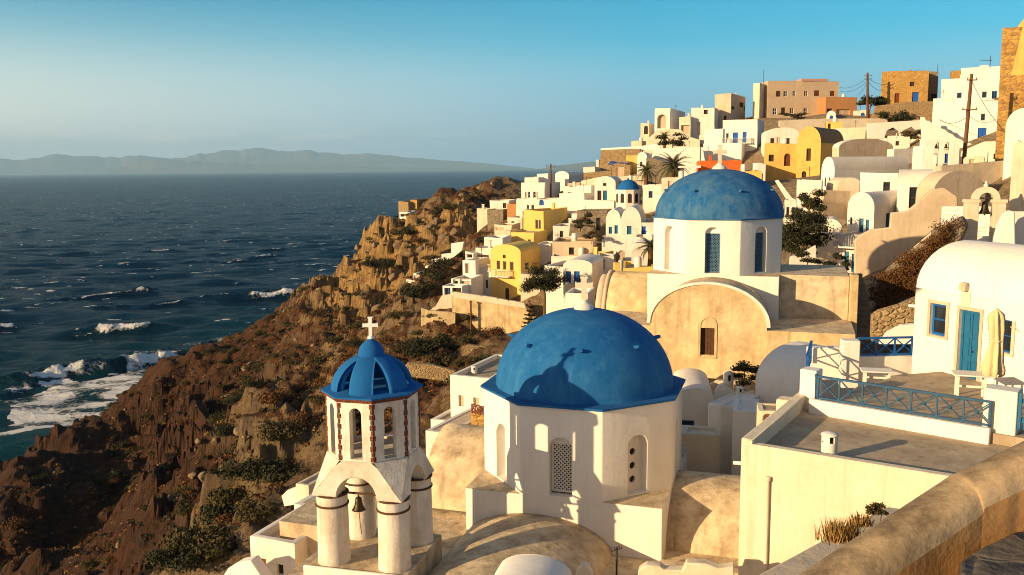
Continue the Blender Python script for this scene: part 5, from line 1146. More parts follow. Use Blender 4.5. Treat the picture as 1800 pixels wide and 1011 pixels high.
# parapets: tall on the seaward side, low in front
V = lambda x, y, z: Vector((x, y, z))
mb.quad(V(0, 0, hB-.12), V(Lw, 0, hB-.12), V(Lw, .22, hB-.12), V(.0, .22, hB-.12)); mb.quad(V(t, .22, hB-.12), V(Lw, .22, hB-.12), V(Lw, .22, hB-.4), V(t, .22, hB-.4))
mb.quad(V(0, 0, hB-.12), V(0, Db, hB-.12), V(0, Db, hB+.06), V(0, 0, hB+.0)); mb.quad(V(0, 0, hB), V(t, .0, hB), V(t, Db, hB+.06), V(0, Db, hB+.06)); mb.quad(V(t, 0, hB), V(t, Db, hB+.06), V(t, Db, hB-.4), V(t, 0, hB-.4)); mb.quad(V(0, 0, hB-.12), V(t, 0, hB-.12), V(t, 0, hB), V(0, 0, hB))
mb.build('wall', M['cream'], T, merge=True, bevel=.03)
mb = MB(); mb.quad(V(t-.02, .2, hB-.39), V(Lw, .2, hB-.39), V(Lw, Db, hB-.39), V(t-.02, Db, hB-.39)); mb.build('roof', M['deck'], T)
sx_ = hit(1352, 808, Ab, ub); mb = MB(); mb.tube([(sx_[0], -.05, hB-.95), (sx_[0], -.05, 1.5)], .05, 10); mb.lathe([(.05, 0), (.075, .03), (.075, .12), (0, .12)], 10, (sx_[0], -.05, hB-.98)); mb.build('drain_pipe', M['cream'], T)
mb = MB(); mb.tube([(.0, .3, hB-.75), (-.28, .3, hB-.78)], .05, 8); mb.build('rain_spout', M['white'], T)
def chimney(label, px, py0, py1, Y, r, slots=True, mat='white', group=None, name='chimney'):
    top = W(px, py0, Y); bot = W(px, py1, Y); h = top.z-bot.z
    T = thing(name, label, 'chimney', bot, 0.3, group)
    mb = MB(); mb.lathe([(r, -.3), (r, h*.62), (r*1.0, h*.66)], 20); mb.lathe([(r, h*.90), (r*1.12, h*.92), (r*1.05, h*.97), (r*.6, h*1.02), (0, h*1.04)], 20)
    for k in range(4):
        a0 = math.pi/2*k; pts = [(r*math.cos(a0+x), r*math.sin(a0+x)) for x in (.0, .35, .7, .95)]
        pi = [(r*.8*math.cos(a0+x), r*.8*math.sin(a0+x)) for x in (.95, .7, .35, 0)]
        mb.prism([Vector((x, y, h*.655)) for x, y in pts+pi], UP*(h*.25), None)
    mb.build('stack', M[mat], T)
    mb = MB(); mb.lathe([(r*.72, h*.5), (r*.72, h*.9), (0, h*.9)], 12); mb.build('flue', M['dark'], T)
    return T
cz = Ab.z-.39; q = WZ(1457, 806, cz); q2 = q+Vector((0, .25, 0))
chimney('short white chimney with slotted top on the flat grey roof', 1457, 761, 806, q.y, .19)
# terrace behind the flat roof
zT = zB-.02
pA = WZ(1428, 703, zB-.02); pB_ = WZ(1742, 755, zB-.02); uT = (pB_-pA).xy.to_3d(); LT = uT.length; uT.normalize(); bT = Vector((-uT.y, uT.x, 0)); yT = math.atan2(uT.y, uT.x)
T = thing('terrace', 'paved house terrace with low white walls and grey floor', 'terrace', (pA.x, pA.y, zB-5), yT)
fl = zB-.02-(zB-5)                                        # floor height in the local frame
mb = MB(); mb.prism([V(0, .02, 0), V(LT+4, .02, 0), V(LT+4, 5, 0), V(3.2, 8.8, 0), V(.8, 5.2, 0)], UP*(fl-.10), None); mb.build('floor', M['deck'], T)
mb = MB(); mb.box(-.05, -.16, fl-.5, LT, .02, fl+.05); mb.build('low_wall', M['bright'], T, bevel=.03)
def tl(px, py, z=None):                                   # pixel at height z -> terrace frame
    w = WZ(px, py, zB if z is None else z)-Vector((pA.x, pA.y, 0)); return w.dot(uT), w.dot(bT)
def post(label, px, py0, py1, Y, w, d=None, name='gate_post', mat='bright', yaw=None, top=.0, ext=.5):
    a = W(px, py0, Y); b_ = W(px, py1, Y); h = a.z-b_.z
    mb = MB(); d = d or w; mb.box(-w/2, -d/2, -ext, w/2, d/2, h)
    if top: mb.add([(-w/2, -d/2, h), (w/2, -d/2, h), (w/2, d/2, h), (-w/2, d/2, h), (0, 0, h+top)], [(0, 1, 4), (1, 2, 4), (2, 3, 4), (3, 0, 4)])
    o = mb.build(name, M[mat], None, merge=True, bevel=.035, loc=(b_.x, b_.y, b_.z), rz=yT if yaw is None else yaw); return tag(o, label, 'pillar')
post('white pillar at the left end of the blue cross railing', 1424, 648, 720, pA.y+.45, .50, .5, mat='bright', ext=1.2)
post('white pillar between the blue cross railing and the blue gate', 1760, 682, 752, 22.3, .78, .62)
def railing(label, P0, P1, h, nb, mat, w=.06, midx=True, z_off=.08, posts=True):
    P0 = Vector(P0); P1 = Vector(P1); d = (P1-P0); Ln = d.length; a = math.atan2(d.y, d.x)
    T = thing('railing', label, 'railing', P0, a); sl = d.z/Ln
    mb = MB(); mb.bar((0, 0, z_off+h), (Ln, 0, z_off+h), w*1.35, w*.9); mb.build('top_rail', M[mat], T)
    mb = MB(); mb.bar((0, 0, z_off), (Ln, 0, z_off), w, w*.8); mb.build('bottom_rail', M[mat], T)
    for k in range(nb+1):
        mb = MB(); x = Ln*k/nb; e = w*.5 if k in (0, nb) else w*.36; x = min(max(x, e), Ln-e); mb.box(x-e, -e, -.05, x+e, e, z_off+h-w*.45); mb.build('post', M[mat], T)
    for k in range(nb):
        mb = MB(); x0 = Ln*k/nb+w*.4; x1 = Ln*(k+1)/nb-w*.4; z0 = z_off+w*.4; z1 = z_off+h-w*.45
        mb.bar((x0, -.004, z0), (x1, -.004, z1), w*.62, w*.5); mb.bar((x0, .012, z1), (x1, .012, z0), w*.62, w*.5)
        c = ((x0+x1)/2, (z0+z1)/2); mb.lathe([(0, -.03), (w*.8, -.028), (w*.8, .028), (0, .03)], 12, (0, 0, 0)); n0 = len(mb.v)-48
        for i in range(n0, len(mb.v)):
            vx, vy, vz = mb.v[i]; mb.v[i] = (c[0]+vx, vz, c[1]+vy)
        mb.build('cross_brace', M[mat], T)
    return T
r0 = W(1432, 702, pA.y-.0); r1 = WZ(1737, 729, r0.z+.05)
r1 = W(1738, 730, (pA+uT*(LT-.1)).y); 
zr = zB+.0
rA = pA+uT*.12; rB = pA+uT*(LT-.02); rh = .62
railing('faded blue railing with cross braces along the terrace edge', (rA.x, rA.y, zr), (rB.x, rB.y, zr), rh, 7, 'railblue')
sL = WZ(1420, 640, zB)                                     # short return of the railing behind the left pillar
p0 = pA+uT*.0+bT*.9; 
g0 = W(1424, 640, 27.3); g0.z = zB+.05
railing('short blue railing end beside the left terrace pillar', (rA.x-.02, rA.y+.02, zr), tuple((rA+bT*.55-uT*.25).xy)+(zr,), rh, 1, 'railblue')
# far side of the terrace: dark blue railing on a low wall between pillar and house
K0 = WZ(1506, 652, zB); K1 = WZ(1607, 652, zB)
K0 = W(1508, 655, 30.3); K1 = W(1606, 650, 30.4)
kh = W(1508, 596, 30.3).z; kb = W(1508, 628, 30.3).z
mb = MB(); d_ = (K1-K0); ang = math.atan2(d_.y, d_.x); mb.box(0, 0, -1.0, d_.xy.length, .25, kb-K0.z); o = mb.build('wall', M['bright'], None, bevel=.03, loc=(K0.x, K0.y, K0.z), rz=ang); tag(o, 'low white wall carrying the dark blue railing', 'wall')
railing('dark blue railing with crosses on the far side of the terrace', (K0.x, K0.y+.12, kb-.02), (K1.x, K1.y+.12, kb-.02), kh-kb-.06, 3, 'blue', .07)
post('white pillar at the far corner of the terrace', 1492, 597, 655, 30.0, .58, .5, yaw=-.15)
slabwall('white parapet between the far pillar and the grey vault', [(1421, 668), (1421, 612), (1480, 611), (1480, 668)], 30.6, -8, .4, 'bright', bevel=.04)
a0 = W(1418, 648, 28.0); a1 = W(1426, 612, 30.5); a0.z = a1.z = W(1426, 640, 30.0).z+.0
railing('blue railing seen end-on at the seaward side of the terrace', tuple(a0), (a1.x, a1.y, a0.z), .62, 3, 'blue', .06)
# white house with blue door
Y0 = 30.2; A0 = W(1610, 505, Y0); yh = R(-70)
T3 = house('white house with blue door and shuttered windows on the terrace', 1610, 1850, None, 505, 662, Y0, -70, 'bright', 'xvault', d=4.2, rise=1.55, deck='bright', ext=.6, bevel=.05, rev=.16,
           wins=[('F', 1634, 534, 1662, 587, 'bluew'), ('F', 1681, 545, 1717, 668, 'tdoor'), ('F', 1757, 562, 1777, 618, 'bluew')])
uh = Vector((math.cos(yh), math.sin(yh), 0)); nh = Vector((uh.y, -uh.x, 0))
def hpt(px, py): s, z = hit(px, py, A0, uh); return s, z-T3.location.z
def trim(mb, s0, s1, za, zb, w, d, sides='LRTB'):
    if 'L' in sides: mb.box(s0-w, -d, za, s0, -.003, zb)
    if 'R' in sides: mb.box(s1, -d, za, s1+w, -.003, zb)
    if 'T' in sides: mb.box(s0-w, -d*1.02, zb, s1+w, -.003, zb+w)
    if 'B' in sides: mb.box(s0-w, -d*1.5, za-w*.7, s1+w, -.003, za)
for (a, c, e, g, B) in ((1634, 534, 1662, 587, 'LRTB'), (1681, 545, 1717, 668, 'LRT'), (1757, 562, 1777, 618, 'LRB')):
    s0, za = hpt(a, g); s1, _ = hpt(e, g); _, zb = hpt((a+e)/2, c); mb = MB(); trim(mb, s0, s1, za, zb, .11, .035, B); mb.build('stone_trim', M['beige'], T3)
s, z = hpt(1697, 510); mb = MB(); mb.box(s-.13, -.16, z-.02, s+.13, -.004, z+.16); mb.lathe([(.13, 0), (.12, .06), (.07, .1), (0, .11)], 12, (s, -.09, z+.16)); mb.build('wall_lamp', M['beige'], T3)
s0, za = hpt(1690, 528); s1, zb = hpt(1706, 505); mb = MB(); mb.box(s0, -.02, za-.25, s0+.36, -.003, z); mb.build('lamp_panel', M['cream'], T3)
s, z = hpt(1700, 625)
for ch in T3.children:
    if ch.name.startswith('door'):
        mb = MB(); sd_ = hpt(1713, 612); mb.lathe([(0, 0), (.028, .01), (.028, .04), (0, .05)], 10, (0, 0, 0)); k = mb.build('handle', M['iron'], ch); k.location = (sd_[0]-.14, .08, sd_[1]-.15); k.rotation_euler = (math.pi/2, 0, 0)
mb = MB(); mb.tube([(-.05, .25, 3.05), (-.55, .3, 3.0)], .06, 8); mb.build('rain_spout', M['bright'], T3)
mb = MB()                                                 # cracked conduit running down the vault
pp = [hpt(x, y) for x, y in ((1800, 485), (1795, 505), (1788, 520), (1790, 535), (1780, 548), (1778, 562))]
mb.tube([(s, -.02, min(z, 2.9+.02*i)) for i, (s, z) in enumerate(pp)], .016, 5); mb.build('cable', M['beige'], T3)
sb, zb_ = hpt(1730, 680); mb = MB(); mb.box(sb, -.55, .6, sb+2.6, -.004, 1.0); mb.build('bench', M['bright'], T3, bevel=.03)
# furniture
def table(label, px, py, Y, w, d, h, yaw, group='small white terrace tables'):
    c = W(px, py, Y); T = thing('table', label, 'table', (c.x, c.y, c.z-h), yaw, group)
    mb = MB(); mb.box(-w/2, -d/2, h-.045, w/2, d/2, h); mb.build('tabletop', M['table'], T, bevel=.02)
    for sx in (-1, 1):
        for sy in (-1, 1):
            mb = MB(); mb.box(sx*w*.36-.03, sy*d*.34-.03, -.12, sx*w*.36+.03, sy*d*.34+.03, h-.046); mb.build('leg', M['table'], T)
    mb = MB(); mb.box(-w*.36, -.02, h*.3, w*.36, .02, h*.3+.06); mb.build('stretcher', M['table'], T)
    return T
table('small white table in the open middle of the terrace', 1541, 650, 28.6, 1.0, .62, .42, -.25)
table('small white table under the folded parasol by the blue door', 1707, 656, 25.6, 1.0, .7, .62, -.35)
# folded parasol
pz = W(1745, 688, 24.6); T = thing('parasol', 'folded cream parasol standing before the white house', 'parasol', (pz.x, pz.y, zB-.12), 0)
ht = W(1746, 542, 24.6).z-(zB-.12)
mb = MB(); mb.tube([(0, 0, -.1), (0, 0, ht)], .022, 8); mb.build('pole', M['table'], T)
mb = MB(); mb.lathe([(.24, -.05), (.26, .02), (.1, .06), (.05, .12), (0, .12)], 16); mb.build('base', M['table'], T)
mb = MB(); vs = []; fs = []; n = 40; zs = [ht-.0, ht-.07, ht-.16, ht-.3, ht-.6, ht-.95, ht-1.25, ht-1.5, ht-1.72, ht-1.86, ht-1.93]; rs = [.02, .08, .16, .17, .16, .14, .175, .20, .235, .22, .17]
for i, (z, r) in enumerate(zip(zs, rs)):
    for k in range(n):
        a = 2*math.pi*k/n; fo = 1+(.30*math.sin(a*7+z*1.1)+.14*math.sin(a*11-z*3))*min(1, i/3); vs.append((r*fo*math.cos(a)+.02*math.sin(z*4), r*fo*math.sin(a), z+(.05*math.sin(a*4) if i > 8 else 0)))
for i in range(len(zs)-1):
    for k in range(n): fs.append((i*n+k, i*n+(k+1) % n, (i+1)*n+(k+1) % n, (i+1)*n+k))
mb.add(vs, fs, True); mb.build('canopy', M['cloth'], T)
mb = MB(); mb.lathe([(.17, -.02), (.185, 0), (.17, .02)], 20, (0, 0, ht-.92)); mb.build('strap', M['cloth'], T)
# blue picket gate at the edge of the frame
gp = W(1783, 756, 21.9); T = thing('gate', 'bright blue picket gate at the edge of the frame', 'gate', (gp.x, gp.y, gp.z), yT)
for k in range(7): 
    mb = MB(); mb.box(.02+k*.17, -.02, .05, .13+k*.17, .02, .98-.02*(k % 2)); mb.build('picket', M['teal'], T)
mb = MB(); mb.box(0, .021, .22, 1.2, .06, .32); mb.box(0, .021, .72, 1.2, .06, .82); mb.build('cross_rail', M['teal'], T)
# ------------------------------------------------------------------ white cluster between near church and terrace
T = house('white barrel vault in blue shade beside the terrace', 1327, 1424, None, 672, 800, 36.5, -60, 'bright', 'xvault', d=4.4, rise=1.5, deck='bright', ext=3, bevel=.05)
house('low white vaulted house with small blue window behind the near church', 1188, 1256, None, 700, 790, 37.5, -8, 'white', 'vault', d=4, rise=.45, deck='white', ext=3, wins=[('F', 1196, 739, 1220, 763, 'bluew')])
T = house('white block with rounded roof corner below the thin chimneys', 1244, 1268, 1330, 708, 800, 36.0, -40, 'bright', d=3.2, ext=4, par=.06, bevel=.12, deck='white')
house('tall plain white block next to the big cream house', 1266, 1302, 1330, 712, 830, 34.5, -34, 'white', d=2.4, ext=4, par=.05, bevel=.1, deck='white')
house('blue grey shaded wall block beside the big cream house', 1288, 1334, 1340, 722, 860, 33.0, -16, 'bright', d=2, ext=4, par=.03, deck='white')
house('low yellowish terrace block right of the near drum', 1196, 1266, None, 762, 830, 33.5, -14, 'cream', d=1.2, ext=3, par=.1, deck='cream')
chimney('tall thin white chimney with metal foot behind the near dome', 1280, 654, 694, 38.5, .22, group='thin chimneys behind the near dome')
chimney('shorter thin white chimney right of the tall one', 1300, 680, 704, 36.5, .16, group='thin chimneys behind the near dome')
slabwall('small curved white wing wall left of the thin chimneys', [(1252, 703), (1256, 690), (1264, 678), (1272, 675), (1290, 688), (1290, 703)], 38.0, -10, .3, 'bright')
slabwall('low cream parapet under the honey coloured facade', [(1228, 690), (1228, 684), (1262, 670), (1318, 672), (1318, 690)], 39.5, -10, .3, 'cream')
post('square cream chimney block against the big house parapet', 1380, 700, 735, 25.5, .42, .5, mat='cream', name='chimney', ext=1.5, yaw=yb)
house('small niche wall with round air bricks behind the big house parapet', 1334, 1378, None, 722, 770, 27.5, -12, 'cream', d=1.0, ext=3, par=.03, wins=[('F', 1340, 727, 1358, 745, 'tan', True)])
# ------------------------------------------------------------------ bottom edge bits
T = house('rounded white vault end at the very bottom of the view', 850, 985, None, 1046, 1070, 19.5, -14, 'bright', 'vault', d=1.5, rise=.42, deck='bright', ext=2, ground=False)
p = W(1084, 985, 21.5); T = thing('aerial', 'rusty rooftop aerial mast with short arms', 'aerial', (p.x, p.y, W(1084, 1060, 21.5).z), 0.2); h_ = W(1084, 962, 21.5).z-W(1084, 1060, 21.5).z
mb = MB(); mb.tube([(0, 0, -.2), (0, 0, h_)], .025, 6); mb.build('mast', M['iron'], T)
mb = MB(); mb.bar((-.13, 0, h_-.10), (.13, 0, h_-.04), .014); mb.bar((-.10, -.1, h_-.02), (.1, .1, h_-.02), .012)
for k in (-.13, -.06, .08, .13): mb.bar((k, 0, h_-.09+k*.2), (k, 0, h_+.03), .012)
mb.build('arm', M['iron'], T)
slabwall('crumbling cream parapet stub at the bottom centre', [(1010, 1040), (1012, 1006), (1024, 994), (1032, 998), (1040, 1012), (1042, 1040)], 21, -14, .3, 'cream', bevel=.03)
slabwall('broken plaster parapet lumps by the big cream house', [(1118, 1040), (1122, 1003), (1136, 994), (1160, 996), (1168, 1002), (1200, 1003), (1206, 990), (1240, 991), (1262, 1000), (1290, 996), (1292, 1040)], 20.5, -14, .3, 'cream', bevel=.03)
# ------------------------------------------------------------------ foreground wall on the right
wp = [WZ(1300, 1075, -3.12), WZ(1370, 1011, -3.0), WZ(1650, 830, -2.44), WZ(1800, 758, -2.14), WZ(1990, 690, -1.8)]
path = []
for i in range(len(wp)-1):
    for k in range(14): path.append(wp[i].lerp(wp[i+1], k/14))
path.append(wp[-1])
prof = [(-.0, -3.2), (-.0, -.16), (.03, -.06), (.10, -.005), (.22, .02), (.34, .005), (.42, -.05), (.46, -.16), (.47, -2.6)]
vs = []; fs = []; npf = len(prof)
for i, p in enumerate(path):
    d = (path[min(i+1, len(path)-1)]-path[max(i-1, 0)]).xy.to_3d().normalized(); s = Vector((d.y, -d.x, 0))
    for j, (a, z) in enumerate(prof):
        w = (float(fbm(i*.31+j*.5, j*.7+2, 3, 5)[()]) if True else 0)*.05; vs.append(p+s*(a*1.0+w*.6)+UP*(z+w*.6))
T = thing('wall', 'thick weathered foreground wall with rounded lichen stained top', 'wall', (0, 0, 0))
for nm, mt, j0, j1 in (('coping', 'wallcap', 0, 7), ('wall_face', 'oldorange', 7, npf-1)):
    fs = [(i*npf+j, (i+1)*npf+j, (i+1)*npf+j+1, i*npf+j+1) for i in range(len(path)-1) for j in range(j0, j1)]
    ids = sorted({v for q in fs for v in q}); mp_ = {v: k for k, v in enumerate(ids)}
    mb = MB(); mb.add([vs[v] for v in ids], [tuple(mp_[v] for v in q) for q in fs], True); o = mb.build(nm, M[mt], T)
    sb_ = o.modifiers.new('s', 'SUBSURF'); sb_.levels = 2; sb_.render_levels = 2
# dark slate slabs at the corner
zsl = -2.78
sp_ = [(1688, 985), (1722, 962), (1800, 925), (1900, 905), (1900, 1060), (1690, 1060)]
mb = MB(); mb.prism([WZ(a, c, zsl) for a, c in sp_], Vector((0, 0, -.5)), None); o = mb.build('stone_step', M['slate'], None, merge=True, bevel=.03); tag(o, 'dark slate step at the bottom corner behind the wall', 'step')
zp = -4.3; wl = [wp[0], wp[1], wp[2], wp[3], wp[4]]; wl = [Vector((p.x+.32, p.y-.34, zp)) for p in wl]
mb = MB(); mb.prism([Vector((.6, 2.0, zp))]+wl+[Vector((18, 13, zp)), Vector((18, 1.0, zp)), Vector((.6, 1.0, zp))], Vector((0, 0, -1.5)), None); o = struct(mb.build('path', M['cream'], None))  # path made wide and pale to bounce sunlight onto the wall face
# cream ledge between the wall and the big house
mb = MB(); mb.prism([WZ(1330, 1011, -4.9), WZ(1490, 925, -4.9), WZ(1560, 890, -4.9), WZ(1660, 905, -4.9), WZ(1500, 1080, -4.9), WZ(1330, 1090, -4.9)], Vector((0, 0, -3)), None); o = mb.build('ledge', M['beige'], None, bevel=.03); tag(o, 'sloping cream ledge at the foot of the foreground wall', 'ledge')
# ------------------------------------------------------------------ lower left houses
T = house('white flat roofed house with stained roof beside the bell tower', 439, 517, 600, 942, 1030, 31.0, -22, 'white', d=6.5, ext=3, par=.28, deck='oldroof', bevel=.03, wins=[('F', 455, 982, 469, 1016, 'door'), ('F', 487, 993, 498, 1010, 'dark')])
house('small white cube behind the stained flat roof', 517, 560, 600, 886, 930, 37, -22, 'bright', d=3, ext=3, par=.1, deck='white')
house('tiny cream hut on the slope left of the bell tower', 520, 542, 562, 850, 885, 44, -24, 'cream', d=3, ext=2, par=.1, deck='beige')
slabwall('white low wall running into the bottom left house', [(380, 1030), (400, 1000), (415, 990), (440, 985), (470, 1030)], 30.0, -22, .5, 'bright', bevel=.05)
slabwall('grey cistern wall beside the tiny hut', [(495, 872), (505, 862), (540, 850), (560, 850), (560, 880), (500, 890)], 47, -24, .4, 'white')
# white house behind the near dome, with yards
T = house('white flat roofed house on the slope left of the near dome', 791, 862, 900, 659, 730, 56, -24, 'bright', d=7, ext=2, par=.3, wins=[('F', 806, 695, 815, 714, 'tan'), ('F', 832, 699, 842, 716, 'tan')])
chimney('small white chimney on the roof left of the near dome', 834, 644, 661, 57.5, .2, False)
T = house('low white store with pale flat roof behind the side vault', 748, 789, 840, 757, 800, 50, -26, 'white', d=5.5, ext=2, par=.04, deck='beige')
house('little white stepped block above the pale flat roof', 757, 788, 800, 737, 760, 55, -24, 'bright', d=3, ext=1, par=.12)
house('honey stone block under the brown balcony rail', 828, 864, 868, 726, 790, 51, -24, 'ochrestone', d=3, ext=2, par=.05)
p0 = W(829, 725, 50.8); p1 = W(858, 727, 49.9)
railing('brown lattice balcony rail on the honey stone block', tuple(p0), tuple(p1), .42, 4, 'redwood', .06)
post('small cream garden pier below the brown rail', 816, 766, 790, 48, .35, .35, mat='cream')
p = W(794, 790, 46.5); T = thing('shed', 'small red brown wooden kennel below the pale roof', 'shed', p, yaw1)
mb = MB(); mb.box(-.35, -.3, -.3, .35, .3, .55); mb.build('body', M['redwood'], T); mb = MB(); mb.prism([V(-.42, -.36, .551), V(.42, -.36, .551), V(.42, -.36, .62), V(0, -.36, .72), V(-.42, -.36, .62)], V(0, .72, 0), None); mb.build('roof', M['redwood'], T); mb = MB(); mb.box(-.12, -.31, -.1, .14, -.301, .25); mb.build('opening', M['dark'], T)
# ------------------------------------------------------------------ bell arch with stairs, right
ya_ = R(-16); p0 = W(1690, 440, 50.0); ua = Vector((math.cos(ya_), math.sin(ya_), 0)); 
T = thing('bell_arch', 'cream stone bell arch standing over a white stair', 'bell arch', (p0.x, p0.y, p0.z-.3), ya_)
sl2 = lambda px, py: (hit(px, py, p0, ua)[0], hit(px, py, p0, ua)[1]-p0.z+.3)
x0_, _ = sl2(1694, 440); x1_, zc_ = sl2(1722, 352); x2_, _ = sl2(1748, 352); x3_, _ = sl2(1770, 352); zt = sl2(1720, 352)[1]
mb = MB(); mb.box(x0_, 0, -1, x1_, .8, zt); mb.box(x0_-.06, -.06, zt-.16, x1_+.06, .86, zt+.04); mb.build('pier', M['cream'], T, bevel=.03)
mb = MB(); mb.box(x2_, 0, -1, x3_, .8, zt); mb.box(x2_-.06, -.06, zt-.16, x3_+.06, .86, zt+.04); mb.build('pier', M['cream'], T, bevel=.03)
mb = MB(); cx_ = (x1_+x2_)/2; ro = (x2_-x1_)/2+.32; ri = (x2_-x1_)/2; n = 16; a1 = arc_pts(cx_, ri, n, zt+.045); a2 = arc_pts(cx_, ro, n, zt+.045)
for k in range(n): mb.prism([V(a1[k][0], .1, a1[k][1]), V(a2[k][0], .1, a2[k][1]), V(a2[k+1][0], .1, a2[k+1][1]), V(a1[k+1][0], .1, a1[k+1][1])], V(0, .6, 0), None)
mb.build('arch', M['cream'], T, merge=True)
mb = MB(); mb.lathe([(.12, ro-.02), (.14, ro+.1), (.08, ro+.16), (.06, ro+.3), (0, ro+.34)], 10, (cx_, .4, zt+.045)); mb.build('finial', M['cream'], T)
mb = MB(); mb.bar((x1_, .4, zt+.1), (x2_, .4, zt+.1), .07); mb.build('beam', M['iron'], T)
c3 = Vector((p0.x, p0.y, p0.z-.3))+ua*cx_+Vector((-ua.y, ua.x, 0))*.4+UP*(zt+.07)
bell_obj('large dark bell hanging in the cream stone bell arch', c3, .33, .85)
mb = MB(); nst = 11
for k in range(nst): mb.box(x0_-.3, .9+k*.42, -2, x3_+.5, .9+(k+1)*.42, .25+k*.23)
for k in range(4): mb.box(x1_-.5-.1*k, .9-(k+1)*.4, -2, x2_+.2, .9-k*.4-.002, .2-k*.2)
o = mb.build('stairs', M['bright'], None, loc=(p0.x, p0.y, p0.z-.3), rz=ya_); tag(o, 'white stairs climbing through the cream bell arch', 'stairs')
slabwall('stepped white buttress left of the bell arch', [(1678, 445), (1678, 416), (1688, 410), (1690, 388), (1698, 384), (1698, 445)], 49.5, -16, .9, 'bright', bevel=.04)
slabwall('rounded white parapet right of the bell arch', [(1745, 450), (1748, 420), (1754, 395), (1764, 376), (1774, 370), (1784, 372), (1786, 450)], 44, -20, .5, 'bright', bevel=.06)
slabwall('pinkish white wall behind the rounded parapet', [(1782, 450), (1782, 372), (1830, 372), (1830, 450)], 45, -12, .5, 'white')
slabwall('grey white parapet behind the terrace house vault', [(1672, 470), (1676, 445), (1800, 440), (1840, 440), (1840, 475)], 40, -14, .5, 'white')
# double bell gable
p0 = W(1629, 288, 92); ya_ = R(-14); ua = Vector((math.cos(ya_), math.sin(ya_), 0))
T = thing('bell_gable', 'white bell gable with two arches and two bells', 'bell gable', (p0.x, p0.y, p0.z-.5), ya_)
sl2 = lambda px, py: (hit(px, py, p0, ua)[0], hit(px, py, p0, ua)[1]-p0.z+.5)
mb = MB(); X_ = [sl2(px, 270)[0] for px in (1629, 1642, 1651, 1658, 1669, 1686)]; zs0 = sl2(1650, 258)[1]; ztop = sl2(1650, 245)[1]
o1 = (X_[1], X_[2], 0, sl2(1647, 250)[1], True); o2 = (X_[3], X_[4], 0, sl2(1663, 250)[1], True)
for yy, nn in ((0, -1), (.7, 1)):
    wall_panel(mb, V(X_[0], yy, 0), V(1, 0, 0), V(0, nn, 0), X_[5]-X_[0], 0, zs0+.6, [(o[0]-X_[0], o[1]-X_[0], o[2], o[3], True) for o in (o1, o2)], .7 if yy == 0 else 0.0)
wd_ = X_[5]-X_[0]; top = [(X_[0], zs0+.6)]+[(X_[0]+wd_*(.08+.80*k/12), zs0+.6+(ztop-zs0-.6)*math.sin(math.pi*k/12)**.6) for k in range(13)]+[(X_[5], zs0+.6)]
mb.prism([V(a, .001, z) for a, z in top], V(0, .698, 0), None)
for xx in (X_[0], X_[5]): mb.quad(V(xx, 0, 0), V(xx, .7, 0), V(xx, .7, zs0+.6), V(xx, 0, zs0+.6))
mb.build('gable', M['white'], T, merge=True)
for a, b_, lab in ((X_[1], X_[2], 'small bell in the left arch of the double bell gable'), (X_[3], X_[4], 'small bell in the right arch of the double bell gable')):
    q = Vector((p0.x, p0.y, p0.z-.5))+ua*((a+b_)/2)+Vector((-ua.y, ua.x, 0))*.3+UP*(o1[3]-.12); bell_obj(lab, q, .22, .5)
house('white room with blue doors seen through the double bell gable', 1636, 1680, 1690, 262, 292, 96, -14, 'white', d=4, wins=[('F', 1640, 270, 1647, 287, 'bdoor'), ('F', 1660, 270, 1671, 287, 'bdoor')], ground=False)
# ------------------------------------------------------------------ stone walls and steps left of the terrace house
slabwall('dry stone wall sloping up to the white terrace house', [(1532, 600), (1534, 556), (1545, 548), (1580, 538), (1612, 524), (1640, 520), (1640, 600)], 38, -14, .6, 'rubble', bevel=.03)
slabwall('rounded white coping below the dry stone wall', [(1546, 605), (1560, 585), (1585, 572), (1608, 570), (1630, 572), (1630, 605)], 35.5, -14, .3, 'bright')
mb = MB(); p0 = W(1502, 598, 44); 
for k in range(14): mb.box(-.6, k*.42, -3, 1.25-.02*k, (k+1)*.42-.002, k*.21)
o = mb.build('steps', M['brownvault'], None, loc=p0, rz=R(-14)); tag(o, 'shaded brown steps climbing beside the middle church', 'stairs')
o = slabwall('rough rubble bank under the sloping stair wall', [(1536, 600), (1538, 500), (1560, 470), (1600, 440), (1640, 410), (1690, 380), (1700, 400), (1680, 445), (1640, 520), (1620, 560), (1590, 600)], 50, -30, 2.0, 'rubblegrey', bevel=.2)
# ------------------------------------------------------------------ poles and wires
def pole(label, px, y0, y1, Y, r, lean=0.0, arms=(), px0=None):
    b_ = W(px if px0 is None else px0, y1, Y); t_ = W(px, y0, Y); T = thing('utility_pole', label, 'pole', b_, 0)
    d = t_-b_; mb = MB(); mb.tube([-d*.05, d*.5, d], [r, r*.9, r*.7], 10); mb.build('shaft', M['polewood'], T)
    for f, w in arms:
        q = d*f; mb = MB(); mb.bar(q+Vector((-w, -r, 0)), q+Vector((w, -r, 0)), .12, .1)
        for s in (-1, 0, 1): mb.lathe([(.05, 0), (.07, .08), (.03, .2), (0, .2)], 6, (q.x+s*w*.9, q.y-r, q.z+.05))
        mb.build('cross_arm', M['polewood'], T)
    return T, b_, t_
_, b1_, t1_ = pole('tall wooden utility pole in front of the white stair', 1708, 130, 287, 92, .21, arms=((.93, .5), (.60, .75)), px0=1694)
_, b2_, t2_ = pole('dark utility pole on the skyline left of the stone ruin', 1525, 128, 208, 196, .30, arms=((.93, .8), (.86, .8)))
_, b3_, t3_ = pole('short utility pole above the sea end house', 968, 288, 346, 168, .22, arms=((.93, .9),))
